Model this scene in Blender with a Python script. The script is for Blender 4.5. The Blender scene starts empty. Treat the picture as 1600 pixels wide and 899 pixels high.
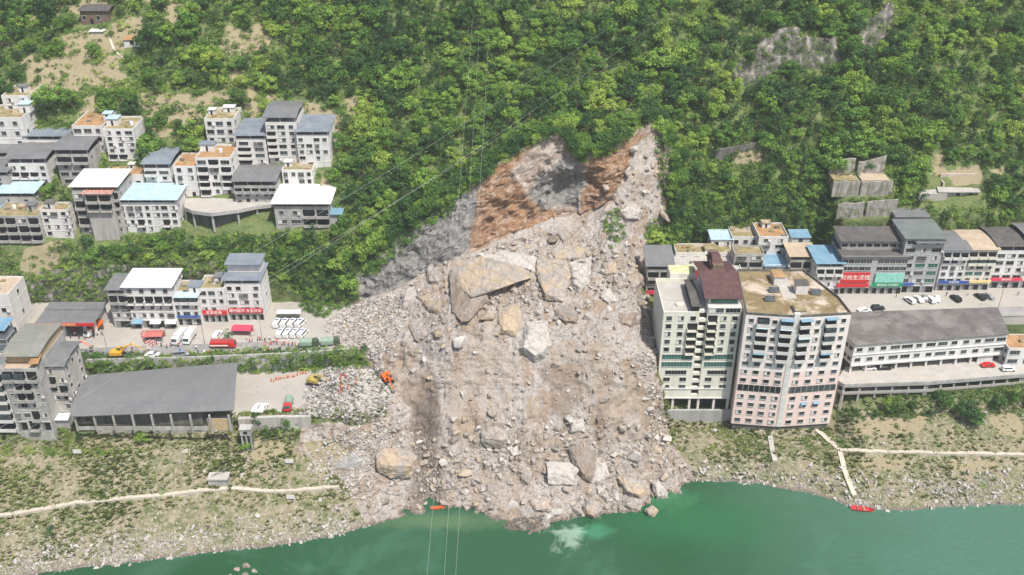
import bpy, bmesh, math, random
import numpy as np
from mathutils import Vector, Matrix, Euler
from mathutils.bvhtree import BVHTree
R = math.radians
random.seed(7)
rng = np.random.default_rng(7)
sc = bpy.context.scene
COL = sc.collection

# ---------------------------------------------------------------- camera
PITCH, FPX, CAMZ = 30.0, 1550.0, 203.0
cam_d = bpy.data.cameras.new('camera'); cam = bpy.data.objects.new('camera', cam_d); COL.objects.link(cam)
cam.location = (0, 0, CAMZ); cam.rotation_euler = (R(90 - PITCH), 0, 0)
cam_d.sensor_width = 36; cam_d.lens = FPX / 1600 * 36; cam_d.clip_end = 3000; cam_d.clip_start = 1
sc.camera = cam
# ---------------------------------------------------------------- world, sun, exposure
SUN_EL, SUN_AZ = 61, 142      # azimuth clockwise from +Y: the sun stands high, behind the camera's right shoulder
w = bpy.data.worlds.new('World'); sc.world = w; w.use_nodes = True
nt = w.node_tree; nt.nodes.clear()
sky = nt.nodes.new('ShaderNodeTexSky'); sky.sky_type = 'NISHITA'; sky.sun_disc = False
sky.sun_elevation = R(SUN_EL); sky.sun_rotation = R(SUN_AZ); sky.dust_density = 3.0; sky.air_density = 0.8
bg = nt.nodes.new('ShaderNodeBackground'); bg.inputs['Strength'].default_value = 0.12
wo = nt.nodes.new('ShaderNodeOutputWorld')
nt.links.new(sky.outputs[0], bg.inputs[0]); nt.links.new(bg.outputs[0], wo.inputs[0])
sl = bpy.data.lights.new('sun', 'SUN'); sl.energy = 4.2; sl.angle = R(2.0); sl.color = (1, 0.955, 0.88)
sun = bpy.data.objects.new('sun', sl); COL.objects.link(sun)
sd = Vector((math.sin(R(SUN_AZ)) * math.cos(R(SUN_EL)), math.cos(R(SUN_AZ)) * math.cos(R(SUN_EL)), math.sin(R(SUN_EL))))
sun.rotation_euler = sd.to_track_quat('Z', 'Y').to_euler()
sun.location = (0, 200, 300)
sc.view_settings.view_transform = 'Standard'; sc.view_settings.look = 'None'
sc.view_settings.gamma = 1; sc.view_settings.exposure = 0.42; sc.view_settings.use_curve_mapping = False
sc.cycles.max_bounces = 5; sc.cycles.diffuse_bounces = 3; sc.cycles.glossy_bounces = 2; sc.cycles.transmission_bounces = 2
sc.cycles.volume_bounces = 1; sc.cycles.use_denoising = True; sc.cycles.volume_step_rate = 4

# ---------------------------------------------------------------- pixel <-> world
CP, SP = math.cos(R(PITCH)), math.sin(R(PITCH))
def ray(px, py):
    u = (px - 800) / FPX; v = (py - 449.5) / FPX
    return Vector((u, CP - v * SP, -SP - v * CP))
CAMP = Vector((0, 0, CAMZ))
def at_y(px, py, Y):
    d = ray(px, py); return CAMP + d * (Y / d.y)
def at_z(px, py, z):
    d = ray(px, py); return CAMP + d * ((z - CAMZ) / d.z)
def to_px(P):
    x, y, z = P[0], P[1], P[2] - CAMZ
    f = y * CP - z * SP; u = y * SP + z * CP
    return 800 + FPX * x / f, 449.5 - FPX * u / f
def px_np(P):
    x, y, z = P[:, 0], P[:, 1], P[:, 2] - CAMZ
    f = y * CP - z * SP; u = y * SP + z * CP
    return 800 + FPX * x / f, 449.5 - FPX * u / f

# ---------------------------------------------------------------- vector noise
def _h(ix, iy, iz, s):
    n = (ix * 374761393 + iy * 668265263 + iz * 2147483647 + s * 1274126177).astype(np.int64)
    n = (n ^ (n >> 13)) * 1274126177; n = n ^ (n >> 16)
    return ((n & 0xffff) / 32767.5) - 1
def vnoise(P, f, s=0):
    Q = P * f + 1000.0
    i = np.floor(Q).astype(np.int64); t = Q - i; t = t * t * (3 - 2 * t)
    out = 0
    for dx in (0, 1):
        for dy in (0, 1):
            for dz in (0, 1):
                wt = (t[:, 0] if dx else 1 - t[:, 0]) * (t[:, 1] if dy else 1 - t[:, 1]) * (t[:, 2] if dz else 1 - t[:, 2])
                out = out + wt * _h(i[:, 0] + dx, i[:, 1] + dy, i[:, 2] + dz, s)
    return out
def fbm(P, f, o=4, s=0, g=0.5, ridge=False):
    a, tot, nrm = 1.0, 0, 0
    for k in range(o):
        n = vnoise(P, f, s + k * 17)
        if ridge: n = 1 - 2 * np.abs(n)
        tot = tot + a * n; nrm += a; a *= g; f *= 2.03
    return tot / nrm
def in_poly(x, y, poly):
    c = np.zeros(x.shape, bool); n = len(poly)
    for i in range(n):
        x1, y1 = poly[i]; x2, y2 = poly[(i + 1) % n]
        if y1 == y2: continue
        m = ((y1 > y) != (y2 > y)) & (x < (x2 - x1) * (y - y1) / (y2 - y1) + x1)
        c ^= m
    return c

# ---------------------------------------------------------------- materials
MATS = {}
def new_mat(name):
    m = bpy.data.materials.new(name); m.use_nodes = True; nt = m.node_tree
    b = nt.nodes['Principled BSDF']; b.inputs['Specular IOR Level'].default_value = 0.25
    return m, nt, b
def nd(nt, t, **k):
    n = nt.nodes.new(t)
    for a, v in k.items(): setattr(n, a, v)
    return n
def mixc(nt, fac, a, b, mode='MIX'):
    n = nd(nt, 'ShaderNodeMix', data_type='RGBA', blend_type=mode)
    for i, v in ((0, fac), (6, a), (7, b)):
        if isinstance(v, (int, float)): n.inputs[i].default_value = v
        elif isinstance(v, tuple): n.inputs[i].default_value = (*v[:3], 1)
        else: nt.links.new(v, n.inputs[i])
    return n.outputs[2]
def noise(nt, scale, detail=4, rough=0.6, vec=None, dist=0):
    n = nd(nt, 'ShaderNodeTexNoise'); n.inputs['Scale'].default_value = scale; n.inputs['Detail'].default_value = detail
    n.inputs['Roughness'].default_value = rough; n.inputs['Distortion'].default_value = dist
    if vec is not None: nt.links.new(vec, n.inputs['Vector'])
    return n.outputs[0]
def ramp(nt, fac, stops):
    r = nd(nt, 'ShaderNodeValToRGB'); e = r.color_ramp.elements
    while len(e) < len(stops): e.new(0.5)
    for k, (p, c) in enumerate(stops):
        e[k].position = p; e[k].color = (c, c, c, 1) if isinstance(c, (int, float)) else (*c[:3], 1)
    nt.links.new(fac, r.inputs[0]); return r.outputs[0]
def coords(nt, kind='Object', scale=None):
    t = nd(nt, 'ShaderNodeTexCoord').outputs[kind]
    if scale:
        m = nd(nt, 'ShaderNodeMapping'); m.inputs['Scale'].default_value = scale; nt.links.new(t, m.inputs[0]); t = m.outputs[0]
    return t
def bump(nt, b, h, strength=0.5, dist=0.1):
    n = nd(nt, 'ShaderNodeBump'); n.inputs['Strength'].default_value = strength; n.inputs['Distance'].default_value = dist
    nt.links.new(h, n.inputs['Height']); nt.links.new(n.outputs[0], b.inputs['Normal']); return n
def mat(name, c1, c2=None, scale=1.0, rough=0.8, metal=0.0, bm=0.0, streak=False, wave=0, c3=None):
    """paint, concrete, tile: two or three own colours mottled by noise; optional corrugation"""
    if name in MATS: return MATS[name]
    m, nt, b = new_mat(name)
    b.inputs['Roughness'].default_value = rough; b.inputs['Metallic'].default_value = metal
    if c2:
        v = coords(nt, 'Object', (1, 1, 0.15) if streak else None)
        n1 = noise(nt, scale, 5, 0.65, v)
        c = mixc(nt, ramp(nt, n1, [(0.38, 0.0), (0.62, 1.0)]), c1, c2)
        if c3:
            n2 = noise(nt, scale * 0.35, 5, 0.7, coords(nt), 0.4)
            c = mixc(nt, ramp(nt, n2, [(0.5, 0.0), (0.6, 1.0)]), c, c3)
        nt.links.new(c, b.inputs['Base Color'])
        if wave:
            jt = nd(nt, 'ShaderNodeTexWave', bands_direction='Y', wave_profile='SAW'); jt.inputs['Scale'].default_value = .055; jt.inputs['Distortion'].default_value = .3; nt.links.new(coords(nt), jt.inputs[0])
            n3 = noise(nt, .9, 5, .7, coords(nt, 'Object', (2.5, .25, 1)))
            c = mixc(nt, ramp(nt, n3, [(.52, 0.), (.68, .35)]), c, tuple(q * .55 for q in c1)); c = mixc(nt, ramp(nt, jt.outputs[1], [(0., .5), (.03, 0.)]), c, tuple(q * .4 for q in c1)); nt.links.new(c, b.inputs['Base Color'])
        if bm: bump(nt, b, n1, bm, 0.15)
    else: b.inputs['Base Color'].default_value = (*c1, 1)
    if wave:
        wv = nd(nt, 'ShaderNodeTexWave', bands_direction='X'); wv.inputs['Scale'].default_value = wave
        nt.links.new(coords(nt), wv.inputs[0]); bump(nt, b, wv.outputs[1], 0.6, 0.06)
    MATS[name] = m; return m
W_ = lambda *a, **k: mat(*a, **k)
M_WHITE = W_('white_render', (.68, .675, .655), (.54, .53, .51), 0.5, bm=.1, streak=True, c3=(.61, .60, .575))
M_CREAM = W_('cream_tile', (.68, .665, .58), (.58, .56, .48), 0.4, streak=True)
M_PINK = W_('pink_tile', (.76, .60, .545), (.68, .53, .48), 0.35, streak=True, c3=(.70, .58, .54))
M_PALE = W_('pale_render', (.64, .62, .59), (.54, .52, .49), 0.5, streak=True)
M_CONC = W_('grey_concrete', (.44, .43, .41), (.30, .295, .28), 0.5, bm=.2, streak=True, c3=(.30, .29, .265))
M_RAW = W_('raw_brick_render', (.46, .44, .41), (.30, .285, .26), 0.6, bm=.2, streak=True, c3=(.38, .36, .33))
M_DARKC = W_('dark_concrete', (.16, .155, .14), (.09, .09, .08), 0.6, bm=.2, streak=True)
M_SLAB = W_('pale_slab', (.42, .40, .37), (.34, .325, .30), 0.3, bm=.1, c3=(.38, .355, .315))
M_DARK = W_('dark_opening', (.018, .02, .022), rough=.35)
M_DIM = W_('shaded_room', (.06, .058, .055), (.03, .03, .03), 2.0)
M_GLASS = W_('window_glass', (.035, .045, .05), (.09, .10, .105), 0.8, rough=.12)
M_GLASSG = W_('green_glass', (.03, .10, .085), (.05, .15, .12), 0.8, rough=.12)
M_FRAME = W_('window_frame', (.42, .42, .41), rough=.5)
M_RGREY = W_('grey_metal_roof', (.15, .155, .16), (.19, .195, .20), 0.25, rough=.55, wave=1.6, c3=(.165, .165, .165))
M_RDARK = W_('dark_tile_roof', (.075, .07, .068), (.115, .108, .10), 0.35, rough=.9, bm=.5, c3=(.09, .088, .082))
M_RWHITE = W_('white_metal_roof', (.68, .68, .66), (.58, .58, .56), 0.2, rough=.5, wave=1.6, c3=(.6, .58, .54))
M_RBLUE = W_('blue_metal_roof', (.15, .28, .39), (.21, .34, .43), 0.3, rough=.5, wave=1.6)
M_RPBLUE = W_('pale_blue_roof', (.36, .50, .56), (.45, .56, .60), 0.3, rough=.5, wave=1.6)
M_RSLATE = W_('slate_blue_roof', (.17, .20, .235), (.23, .26, .29), 0.3, rough=.55, wave=1.6)
M_RTAN = W_('tan_roof', (.46, .37, .27), (.38, .31, .23), 0.3, rough=.8, wave=1.2)
M_MOSS = W_('mossy_roof', (.17, .155, .06), (.30, .24, .14), 0.45, rough=.95, bm=.4, c3=(.36, .30, .22))
M_RUST = W_('rusty_brown_roof', (.30, .16, .065), (.38, .25, .14), 0.4, rough=.95, bm=.4, c3=(.25, .17, .10))
M_RROOF = W_('red_striped_roof', (.40, .10, .07), (.52, .36, .32), 1.6, rough=.7, wave=1.0)
M_MAROON = W_('maroon_tile_roof', (.085, .045, .045), (.12, .065, .062), 0.5, rough=.7, wave=1.5)
M_RED = W_('red_paint', (.55, .03, .035), (.46, .04, .04), 1.0, rough=.5)
M_PKRED = W_('pink_red_cloth', (.66, .05, .10), (.58, .06, .10), 1.0, rough=.8)
M_GRSIGN = W_('green_sign', (.02, .25, .13), rough=.5)
M_TEAL = W_('teal_sign', (.20, .50, .42), (.30, .58, .5), 1.0, rough=.5)
M_BLSIGN = W_('blue_sign', (.05, .10, .32), rough=.5)
M_YEL = W_('yellow_paint', (.62, .33, .03), (.5, .28, .04), 1.2, rough=.55)
M_ORG = W_('orange_paint', (.72, .13, .02), (.6, .12, .03), 1.2, rough=.55)
M_CAR_W = W_('white_car_paint', (.72, .72, .71), rough=.25)
M_CAR_K = W_('black_car_paint', (.02, .02, .022), rough=.2)
M_CAR_R = W_('red_car_paint', (.5, .02, .02), rough=.25)
M_CAR_G = W_('silver_car_paint', (.35, .36, .37), rough=.3, metal=.4)
M_TYRE = W_('rubber', (.02, .02, .02), rough=.9)
M_STEEL = W_('steel', (.28, .28, .28), (.2, .19, .18), 2., rough=.5, metal=.3)
M_GRNCAN = W_('green_canvas', (.18, .27, .21), (.26, .33, .27), 1., rough=.9)
M_WTEXT = W_('white_lettering', (.8, .78, .74), rough=.6)
M_YTEXT = W_('gold_lettering', (.75, .55, .25), rough=.6)
M_WOOD = W_('weathered_wood', (.12, .085, .06), (.20, .15, .11), 1.5, rough=.9, bm=.3)
M_TANW = W_('tan_wall', (.47, .36, .22), (.40, .30, .18), .8)
M_SKIN = W_('skin', (.45, .27, .19), rough=.6)
M_HAIR = W_('black_hair', (.015, .013, .012), rough=.6)
M_TROU = W_('dark_trousers', (.03, .035, .05), rough=.9)
M_PATH = W_('path_concrete', (.50, .46, .38), (.42, .38, .31), .6, rough=.95, bm=.2)
M_ASPH = W_('pale_asphalt', (.26, .255, .245), (.20, .195, .19), .25, rough=.95, bm=.1, c3=(.30, .29, .27))
M_STWALL = W_('stone_retaining_wall', (.40, .37, .32), (.24, .22, .19), .6, rough=.95, bm=.6, c3=(.33, .31, .27))

def rock_mat(name, tan, tan_amt, base=(.40, .365, .33), dark=(.21, .185, .165)):
    if name in MATS: return MATS[name]
    m, nt, b = new_mat(name); b.inputs['Roughness'].default_value = .92
    v = coords(nt); oi = nd(nt, 'ShaderNodeObjectInfo')
    add = nd(nt, 'ShaderNodeVectorMath', operation='ADD'); cb = nd(nt, 'ShaderNodeCombineXYZ')
    ml = nd(nt, 'ShaderNodeMath', operation='MULTIPLY'); ml.inputs[1].default_value = 50
    nt.links.new(oi.outputs['Random'], ml.inputs[0]); nt.links.new(ml.outputs[0], cb.inputs[0])
    nt.links.new(v, add.inputs[0]); nt.links.new(cb.outputs[0], add.inputs[1]); v = add.outputs[0]
    n1 = noise(nt, .9, 6, .7, v); n2 = noise(nt, .16, 4, .6, v, .6); n3 = noise(nt, 3.5, 4, .7, v)
    c = mixc(nt, ramp(nt, n1, [(.35, 0.), (.65, 1.)]), base, dark)
    c = mixc(nt, ramp(nt, n1, [(.55, 0.), (.75, .6)]), c, (.52, .50, .47))
    c = mixc(nt, ramp(nt, n2, [(.52 - tan_amt * .14, 0.), (.66 - tan_amt * .12, min(.9, tan_amt * 1.1))]), c, tan)
    c = mixc(nt, .35, c, mixc(nt, n3, (.25, .25, .25), (.8, .8, .8)), 'OVERLAY')
    vo = nd(nt, 'ShaderNodeTexVoronoi', feature='DISTANCE_TO_EDGE'); vo.inputs['Scale'].default_value = .2
    dst = nd(nt, 'ShaderNodeVectorMath', operation='MULTIPLY_ADD'); nc = nd(nt, 'ShaderNodeTexNoise'); nc.inputs['Scale'].default_value = .5; nt.links.new(v, nc.inputs['Vector']); nt.links.new(nc.outputs['Color'], dst.inputs[0]); dst.inputs[1].default_value = (2.2, 2.2, 2.2); nt.links.new(v, dst.inputs[2]); nt.links.new(dst.outputs[0], vo.inputs['Vector'])
    bw_ = nd(nt, 'ShaderNodeTexWave', bands_direction='DIAGONAL'); bw_.inputs['Scale'].default_value = .09; bw_.inputs['Distortion'].default_value = 5; bw_.inputs['Detail'].default_value = 4; bw_.inputs['Detail Scale'].default_value = 1.5; nt.links.new(v, bw_.inputs[0])
    c = mixc(nt, ramp(nt, bw_.outputs[1], [(0., .3), (.14, 0.)]), c, (.17, .13, .10)); c = mixc(nt, ramp(nt, n3, [(.56, 0.), (.68, .6)]), c, (.56, .53, .50)); c = mixc(nt, ramp(nt, n3, [(.30, .6), (.40, 0.)]), c, (.13, .105, .085))
    c = mixc(nt, ramp(nt, vo.outputs['Distance'], [(0., .45), (.022, 0.)]), c, (.12, .095, .07))
    nt.links.new(c, b.inputs['Base Color']); bump(nt, b, n1, .9, .45)
    MATS[name] = m; return m
M_ROCK = rock_mat('limestone', (.42, .31, .20), .35)
M_ROCKT = rock_mat('tan_limestone', (.42, .325, .215), .75)
M_ROCKW = rock_mat('white_limestone', (.52, .46, .38), .15, (.50, .475, .44), (.33, .305, .28))
M_ROCKB = rock_mat('brown_limestone', (.24, .175, .12), .6, (.30, .265, .235), (.16, .135, .115))

def leaf_mat(name, cols, tr=.35):
    m, nt, b = new_mat(name); b.inputs['Roughness'].default_value = .6; b.inputs['Specular IOR Level'].default_value = .2
    oi = nd(nt, 'ShaderNodeObjectInfo'); at = nd(nt, 'ShaderNodeAttribute', attribute_name='tint')
    geo = nd(nt, 'ShaderNodeNewGeometry')
    n = noise(nt, .035, 3, .6, geo.outputs['Position'])
    a = nd(nt, 'ShaderNodeMath', operation='MULTIPLY_ADD'); a.inputs[1].default_value = .8
    nt.links.new(oi.outputs['Random'], a.inputs[0])
    s = nd(nt, 'ShaderNodeMath', operation='MULTIPLY_ADD'); s.inputs[1].default_value = 1.6; s.inputs[2].default_value = -.8
    nt.links.new(n, s.inputs[0]); nt.links.new(s.outputs[0], a.inputs[2])
    st = [(i / (len(cols) - 1) * .8 + .1, c) for i, c in enumerate(cols)]
    c = ramp(nt, a.outputs[0], st)
    tv = ramp(nt, at.outputs['Fac'], [(0., (.65, .68, .68)), (1., (1.65, 1.6, 1.25))])
    c = mixc(nt, 1.0, c, tv, 'MULTIPLY')
    nt.links.new(c, b.inputs['Base Color'])
    t = nd(nt, 'ShaderNodeBsdfTranslucent'); nt.links.new(c, t.inputs[0]); ms = nd(nt, 'ShaderNodeMixShader'); ms.inputs[0].default_value = tr
    nt.links.new(b.outputs[0], ms.inputs[1]); nt.links.new(t.outputs[0], ms.inputs[2])
    nt.links.new(ms.outputs[0], nt.nodes['Material Output'].inputs[0])
    MATS[name] = m; return m
M_LEAF = leaf_mat('broadleaf_foliage', [(.05, .115, .042), (.095, .195, .05), (.15, .275, .06), (.225, .35, .075), (.32, .42, .10)])
M_LEAFD = leaf_mat('dark_foliage', [(.038, .09, .042), (.058, .125, .05), (.09, .165, .06)])
M_SHRUB = leaf_mat('shrub_foliage', [(.075, .145, .042), (.13, .225, .055), (.20, .29, .08), (.27, .32, .12)])
M_GRASS = leaf_mat('dry_grass', [(.12, .17, .06), (.21, .25, .10), (.32, .31, .17)], .4)
M_BARK = W_('bark', (.07, .05, .035), (.12, .09, .065), 2., rough=.95)
# ---------------------------------------------------------------- object helpers
def tag(o, label=None, cat=None, group=None, kind=None):
    if label: o['label'] = label
    if cat: o['category'] = cat
    if group: o['group'] = group
    if kind: o['kind'] = kind
    return o
class MB:
    def __init__(s): s.v = []; s.f = []; s.m = []
    def add(s, vs, fs, m=0):
        n = len(s.v); s.v += [tuple(v) for v in vs]; s.f += [tuple(i + n for i in f) for f in fs]; s.m += [m] * len(fs); return s
    def box(s, x0, x1, y0, y1, z0, z1, m=0, M=None):
        vs = [(x, y, z) for z in (z0, z1) for y in (y0, y1) for x in (x0, x1)]
        if M is not None: vs = [M @ Vector(v) for v in vs]
        return s.add(vs, [(0, 2, 3, 1), (4, 5, 7, 6), (0, 1, 5, 4), (2, 6, 7, 3), (0, 4, 6, 2), (1, 3, 7, 5)], m)
    def prism(s, poly, z0, z1, m=0):
        n = len(poly); z0 = z0 if hasattr(z0, '__len__') else [z0] * n; z1 = z1 if hasattr(z1, '__len__') else [z1] * n
        vs = [(x, y, z) for (x, y), z in zip(poly, z0)] + [(x, y, z) for (x, y), z in zip(poly, z1)]
        return s.add(vs, [tuple(range(n - 1, -1, -1)), tuple(range(n, 2 * n))] + [(i, (i + 1) % n, n + (i + 1) % n, n + i) for i in range(n)], m)
    def tube(s, pts, r, n=6, m=0):
        pts = [Vector(p) for p in pts]; base = len(s.v); rr = r if hasattr(r, '__len__') else [r] * len(pts)
        for i, p in enumerate(pts):
            d = (pts[min(i + 1, len(pts) - 1)] - pts[max(i - 1, 0)]).normalized()
            a = d.cross(Vector((0, 0, 1))); a = a.normalized() if a.length > 1e-3 else Vector((1, 0, 0)); b = d.cross(a)
            for k in range(n):
                t = 2 * math.pi * k / n; s.v.append(tuple(p + (a * math.cos(t) + b * math.sin(t)) * rr[i]))
        for i in range(len(pts) - 1):
            for k in range(n):
                s.f.append((base + i * n + k, base + i * n + (k + 1) % n, base + (i + 1) * n + (k + 1) % n, base + (i + 1) * n + k)); s.m.append(m)
        e = base + (len(pts) - 1) * n
        s.f.append(tuple(range(base, base + n))[::-1]); s.f.append(tuple(range(e, e + n))); s.m += [m, m]; return s
    def mesh(s, name, mats):
        me = bpy.data.meshes.new(name); me.from_pydata(s.v, [], s.f)
        for m in (mats if isinstance(mats, (list, tuple)) else [mats]): me.materials.append(m)
        if any(s.m): me.polygons.foreach_set('material_index', s.m)
        me.update(); return me
    def build(s, name, mats, parent=None, loc=(0, 0, 0), rz=0):
        return link(name, s.mesh(name, mats), parent, loc, rz)
def link(name, me, parent=None, loc=(0, 0, 0), rz=0):
    o = bpy.data.objects.new(name, me); COL.objects.link(o); o.location = loc; o.rotation_euler = (0, 0, rz)
    if parent: o.parent = parent
    return o
def empty(name, loc, rz=0):
    o = bpy.data.objects.new(name, None); COL.objects.link(o); o.location = loc; o.rotation_euler = (0, 0, rz); o.empty_display_size = .5; return o
KIDS = {}
def copy_tree(o, parent=None):
    c = o.copy(); COL.objects.link(c); c.parent = parent
    for ch in [x for x in bpy.data.objects if x.parent == o] if o.name not in KIDS else KIDS[o.name]: copy_tree(ch, c)
    return c
def np_mesh(name, V, F, mats, smooth=False, attrs=None, midx=None):
    me = bpy.data.meshes.new(name); V = np.asarray(V, np.float32); F = np.asarray(F, np.int32); k = F.shape[1]
    me.vertices.add(len(V)); me.vertices.foreach_set('co', V.ravel())
    me.loops.add(F.size); me.loops.foreach_set('vertex_index', F.ravel())
    me.polygons.add(len(F)); me.polygons.foreach_set('loop_start', np.arange(0, F.size, k, dtype=np.int32))
    me.polygons.foreach_set('loop_total', np.full(len(F), k, np.int32))
    for m in (mats if isinstance(mats, (list, tuple)) else [mats]): me.materials.append(m)
    if midx is not None: me.polygons.foreach_set('material_index', np.asarray(midx, np.int32))
    me.update(calc_edges=True)
    me.polygons.foreach_set('use_smooth', np.full(len(F), smooth, bool))
    for n, (dom, tp, val) in (attrs or {}).items():
        a = me.attributes.new(n, tp, dom); a.data.foreach_set({'FLOAT': 'value', 'INT': 'value', 'FLOAT_VECTOR': 'vector', 'FLOAT_COLOR': 'color'}[tp], np.asarray(val).ravel())
    return me

# ---------------------------------------------------------------- terrain: a lofted surface over node lines running along the river
def kyz(px, Y, z):   # a point seen at column px with known depth and height
    f = Y * CP - (z - CAMZ) * SP; return ((px - 800) / FPX * f, Y, z)
def kz(px, py, z): return tuple(at_z(px, py, z))
def kY(px, py, Y): return tuple(at_y(px, py, Y))
N1 = [kz(*a, 0) for a in [(-300, 950), (0, 905), (53, 898), (162, 884), (250, 873), (328, 862), (390, 857), (500, 843), (560, 826), (600, 802), (640, 798), (680, 792), (740, 795), (775, 812), (800, 826), (830, 822), (900, 802), (960, 806), (1000, 792), (1040, 772), (1080, 752), (1150, 752), (1250, 766), (1330, 792), (1400, 798), (1470, 792), (1600, 787), (1900, 780)]]
N2 = [kz(*a) for a in [(-300, 860, 9), (0, 808, 9), (120, 785, 9), (360, 763, 9), (540, 757, 8), (600, 752, 6), (700, 750, 5), (900, 752, 5), (1000, 730, 5), (1060, 712, 5.5), (1150, 710, 6), (1310, 703, 7.5), (1600, 712, 7.5), (1900, 715, 8)]]
N3 = [kz(*a) for a in [(-300, 730, 15.5), (0, 700, 16), (150, 690, 17), (360, 668, 18), (440, 690, 14), (560, 705, 13), (590, 690, 14), (640, 690, 13), (700, 700, 11.3), (900, 700, 11.3), (1000, 690, 10), (1032, 669, 6.5), (1135, 668, 6.5), (1150, 679, 6.3), (1225, 689, 6.3), (1305, 677, 6.3), (1335, 657, 12), (1600, 628, 15), (1900, 620, 16)]]
N4 = [kz(*a) for a in [(-300, 690, 21), (0, 672, 21), (110, 662, 21), (370, 652, 21.5), (480, 646, 21.5), (560, 652, 21.5), (598, 640, 21), (640, 640, 20), (700, 610, 25.3), (950, 610, 25.3), (1020, 610, 24)]] + [kyz(1062, 264, 20), kyz(1150, 272, 20), kyz(1300, 270, 20), kyz(1340, 260, 20), kyz(1600, 262, 20), kyz(1900, 262, 20)]
N5 = [kz(*a) for a in [(-300, 590, 22), (0, 585, 22), (380, 577, 22), (480, 575, 22), (560, 572, 22.5), (600, 580, 24), (640, 585, 25.5), (700, 560, 33.1), (950, 560, 33.1), (1020, 560, 32)]] + [kyz(1062, 279, 22), kyz(1300, 280, 22), kyz(1600, 280, 22), kyz(1900, 280, 22)]
N6 = [kz(*a) for a in [(-300, 566, 28), (0, 562, 28), (300, 556, 28), (555, 545, 28), (600, 545, 29), (640, 532, 33), (700, 515, 39.5), (960, 515, 39.5), (984, 512, 38)]] + [kyz(1010, 281, 31), kyz(1062, 281, 29.9), kyz(1300, 281, 30), kyz(1600, 281, 30), kyz(1900, 281, 30)]
N7 = [kz(*a) for a in [(-300, 472, 28), (0, 472, 28), (440, 472, 28), (520, 475, 28.5), (545, 475, 30)]] + [kY(*a) for a in [(575, 468, 286), (620, 450, 288), (700, 410, 292), (740, 390, 296), (800, 365, 303), (860, 342, 312), (900, 332, 317), (930, 325, 316), (960, 308, 315)]] + [kyz(1000, 306, 36), kyz(1022, 308, 31), kyz(1066, 321.5, 30), kyz(1285, 321.5, 30), kyz(1312, 311, 30), kyz(1600, 311, 30), kyz(1900, 311, 30)]
N8 = [kY(*a) for a in [(-300, 430, 297), (0, 425, 297), (230, 410, 297), (400, 402, 297), (500, 400, 298), (545, 415, 293), (600, 385, 296), (640, 345, 300), (740, 290, 306), (790, 248, 312), (850, 214, 318), (880, 212, 318), (897, 240, 316), (950, 234, 318), (1010, 193, 334), (1030, 196, 336), (1056, 250, 328), (1075, 338, 325), (1285, 342, 325), (1312, 340, 316), (1600, 332, 316), (1900, 332, 316)]]
N9 = [kY(*a) for a in [(-300, 375, 304), (0, 375, 304), (250, 372, 304), (430, 355, 306), (540, 345, 308), (640, 305, 313), (740, 262, 321), (870, 190, 333), (950, 195, 332), (1020, 172, 346), (1070, 230, 338), (1110, 292, 331), (1290, 292, 331), (1320, 285, 327), (1400, 282, 327), (1600, 285, 327), (1900, 285, 327)]]
N10 = [kY(*a) for a in [(-300, 240, 335), (0, 240, 335), (530, 230, 335), (740, 200, 339), (870, 150, 348), (1010, 140, 356), (1100, 178, 350), (1600, 178, 350), (1900, 178, 350)]]
N11 = [kY(*a) for a in [(-300, 0, 396), (0, 0, 396), (500, 0, 393), (900, 0, 392), (1100, 0, 390), (1600, 0, 388), (1900, 0, 388)]]
lines = [N1, N2, N3, N4, N5, N6, N7, N8, N9, N10, N11]
XS = np.arange(-300, 300.01, 0.75)
def resamp(L, sm):
    a = np.array(sorted(L)); y = np.interp(XS, a[:, 0], a[:, 1]); z = np.interp(XS, a[:, 0], a[:, 2])
    if sm:
        k = np.exp(-0.5 * (np.arange(-6, 7) / sm) ** 2); k /= k.sum()
        y = np.convolve(np.pad(y, 6, 'edge'), k, 'valid'); z = np.convolve(np.pad(z, 6, 'edge'), k, 'valid')
    return np.stack([XS, y, z], 1)
LN = [resamp(L, 2.0) for L in lines]
far = LN[-1].copy(); far[:, 1] = 540; far[:, 2] = 215
bed = LN[0].copy(); bed[:, 1] -= 7; bed[:, 2] = -3
bed2 = LN[0].copy(); bed2[:, 1] -= 60; bed2[:, 2] = -10
LN = [bed2, bed] + LN + [far]
segs = [6, 8, 30, 28, 16, 26, 16, 42, 40, 24, 50, 90, 40]
rows, vpar = [], []
for i, n in enumerate(segs):
    for k in range(n):
        t = k / n; rows.append(LN[i] * (1 - t) + LN[i + 1] * t); vpar.append(i + t)
rows.append(LN[-1]); vpar.append(len(segs))
G = np.stack(rows, 0); nr, ncx = G.shape[:2]; vp = np.repeat(np.array(vpar), ncx)   # vp: 2=waterline 8=building line 9=scarp top
P = G.reshape(-1, 3).astype(float)
PX, PY = px_np(P)
Z_SLIDE = [(545, 470), (600, 448), (660, 425), (700, 405), (745, 385), (800, 362), (860, 338), (905, 328), (940, 300), (985, 225), (1000, 192), (1035, 190), (1050, 240), (1044, 300), (1040, 340), (1012, 375), (1003, 440), (1020, 520), (1034, 640), (1045, 690), (1085, 740), (1085, 770), (1030, 840), (800, 870), (590, 850), (560, 800), (540, 750), (465, 705), (475, 662), (560, 664), (602, 648), (612, 610), (580, 570), (530, 520)]
Z_SCARP = [(560, 470), (555, 430), (600, 385), (640, 345), (740, 290), (788, 246), (850, 212), (882, 208), (897, 238), (950, 232), (1008, 190), (1030, 192), (990, 235), (962, 306), (930, 326), (860, 344), (800, 370), (740, 394), (700, 412), (620, 455)]
Z_ORANGE = [(735, 395), (735, 330), (765, 265), (800, 245), (845, 215), (835, 260), (815, 300), (870, 330), (905, 330), (905, 250), (950, 240), (1010, 195), (1005, 230), (962, 306), (930, 324), (860, 344), (800, 370)]
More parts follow.
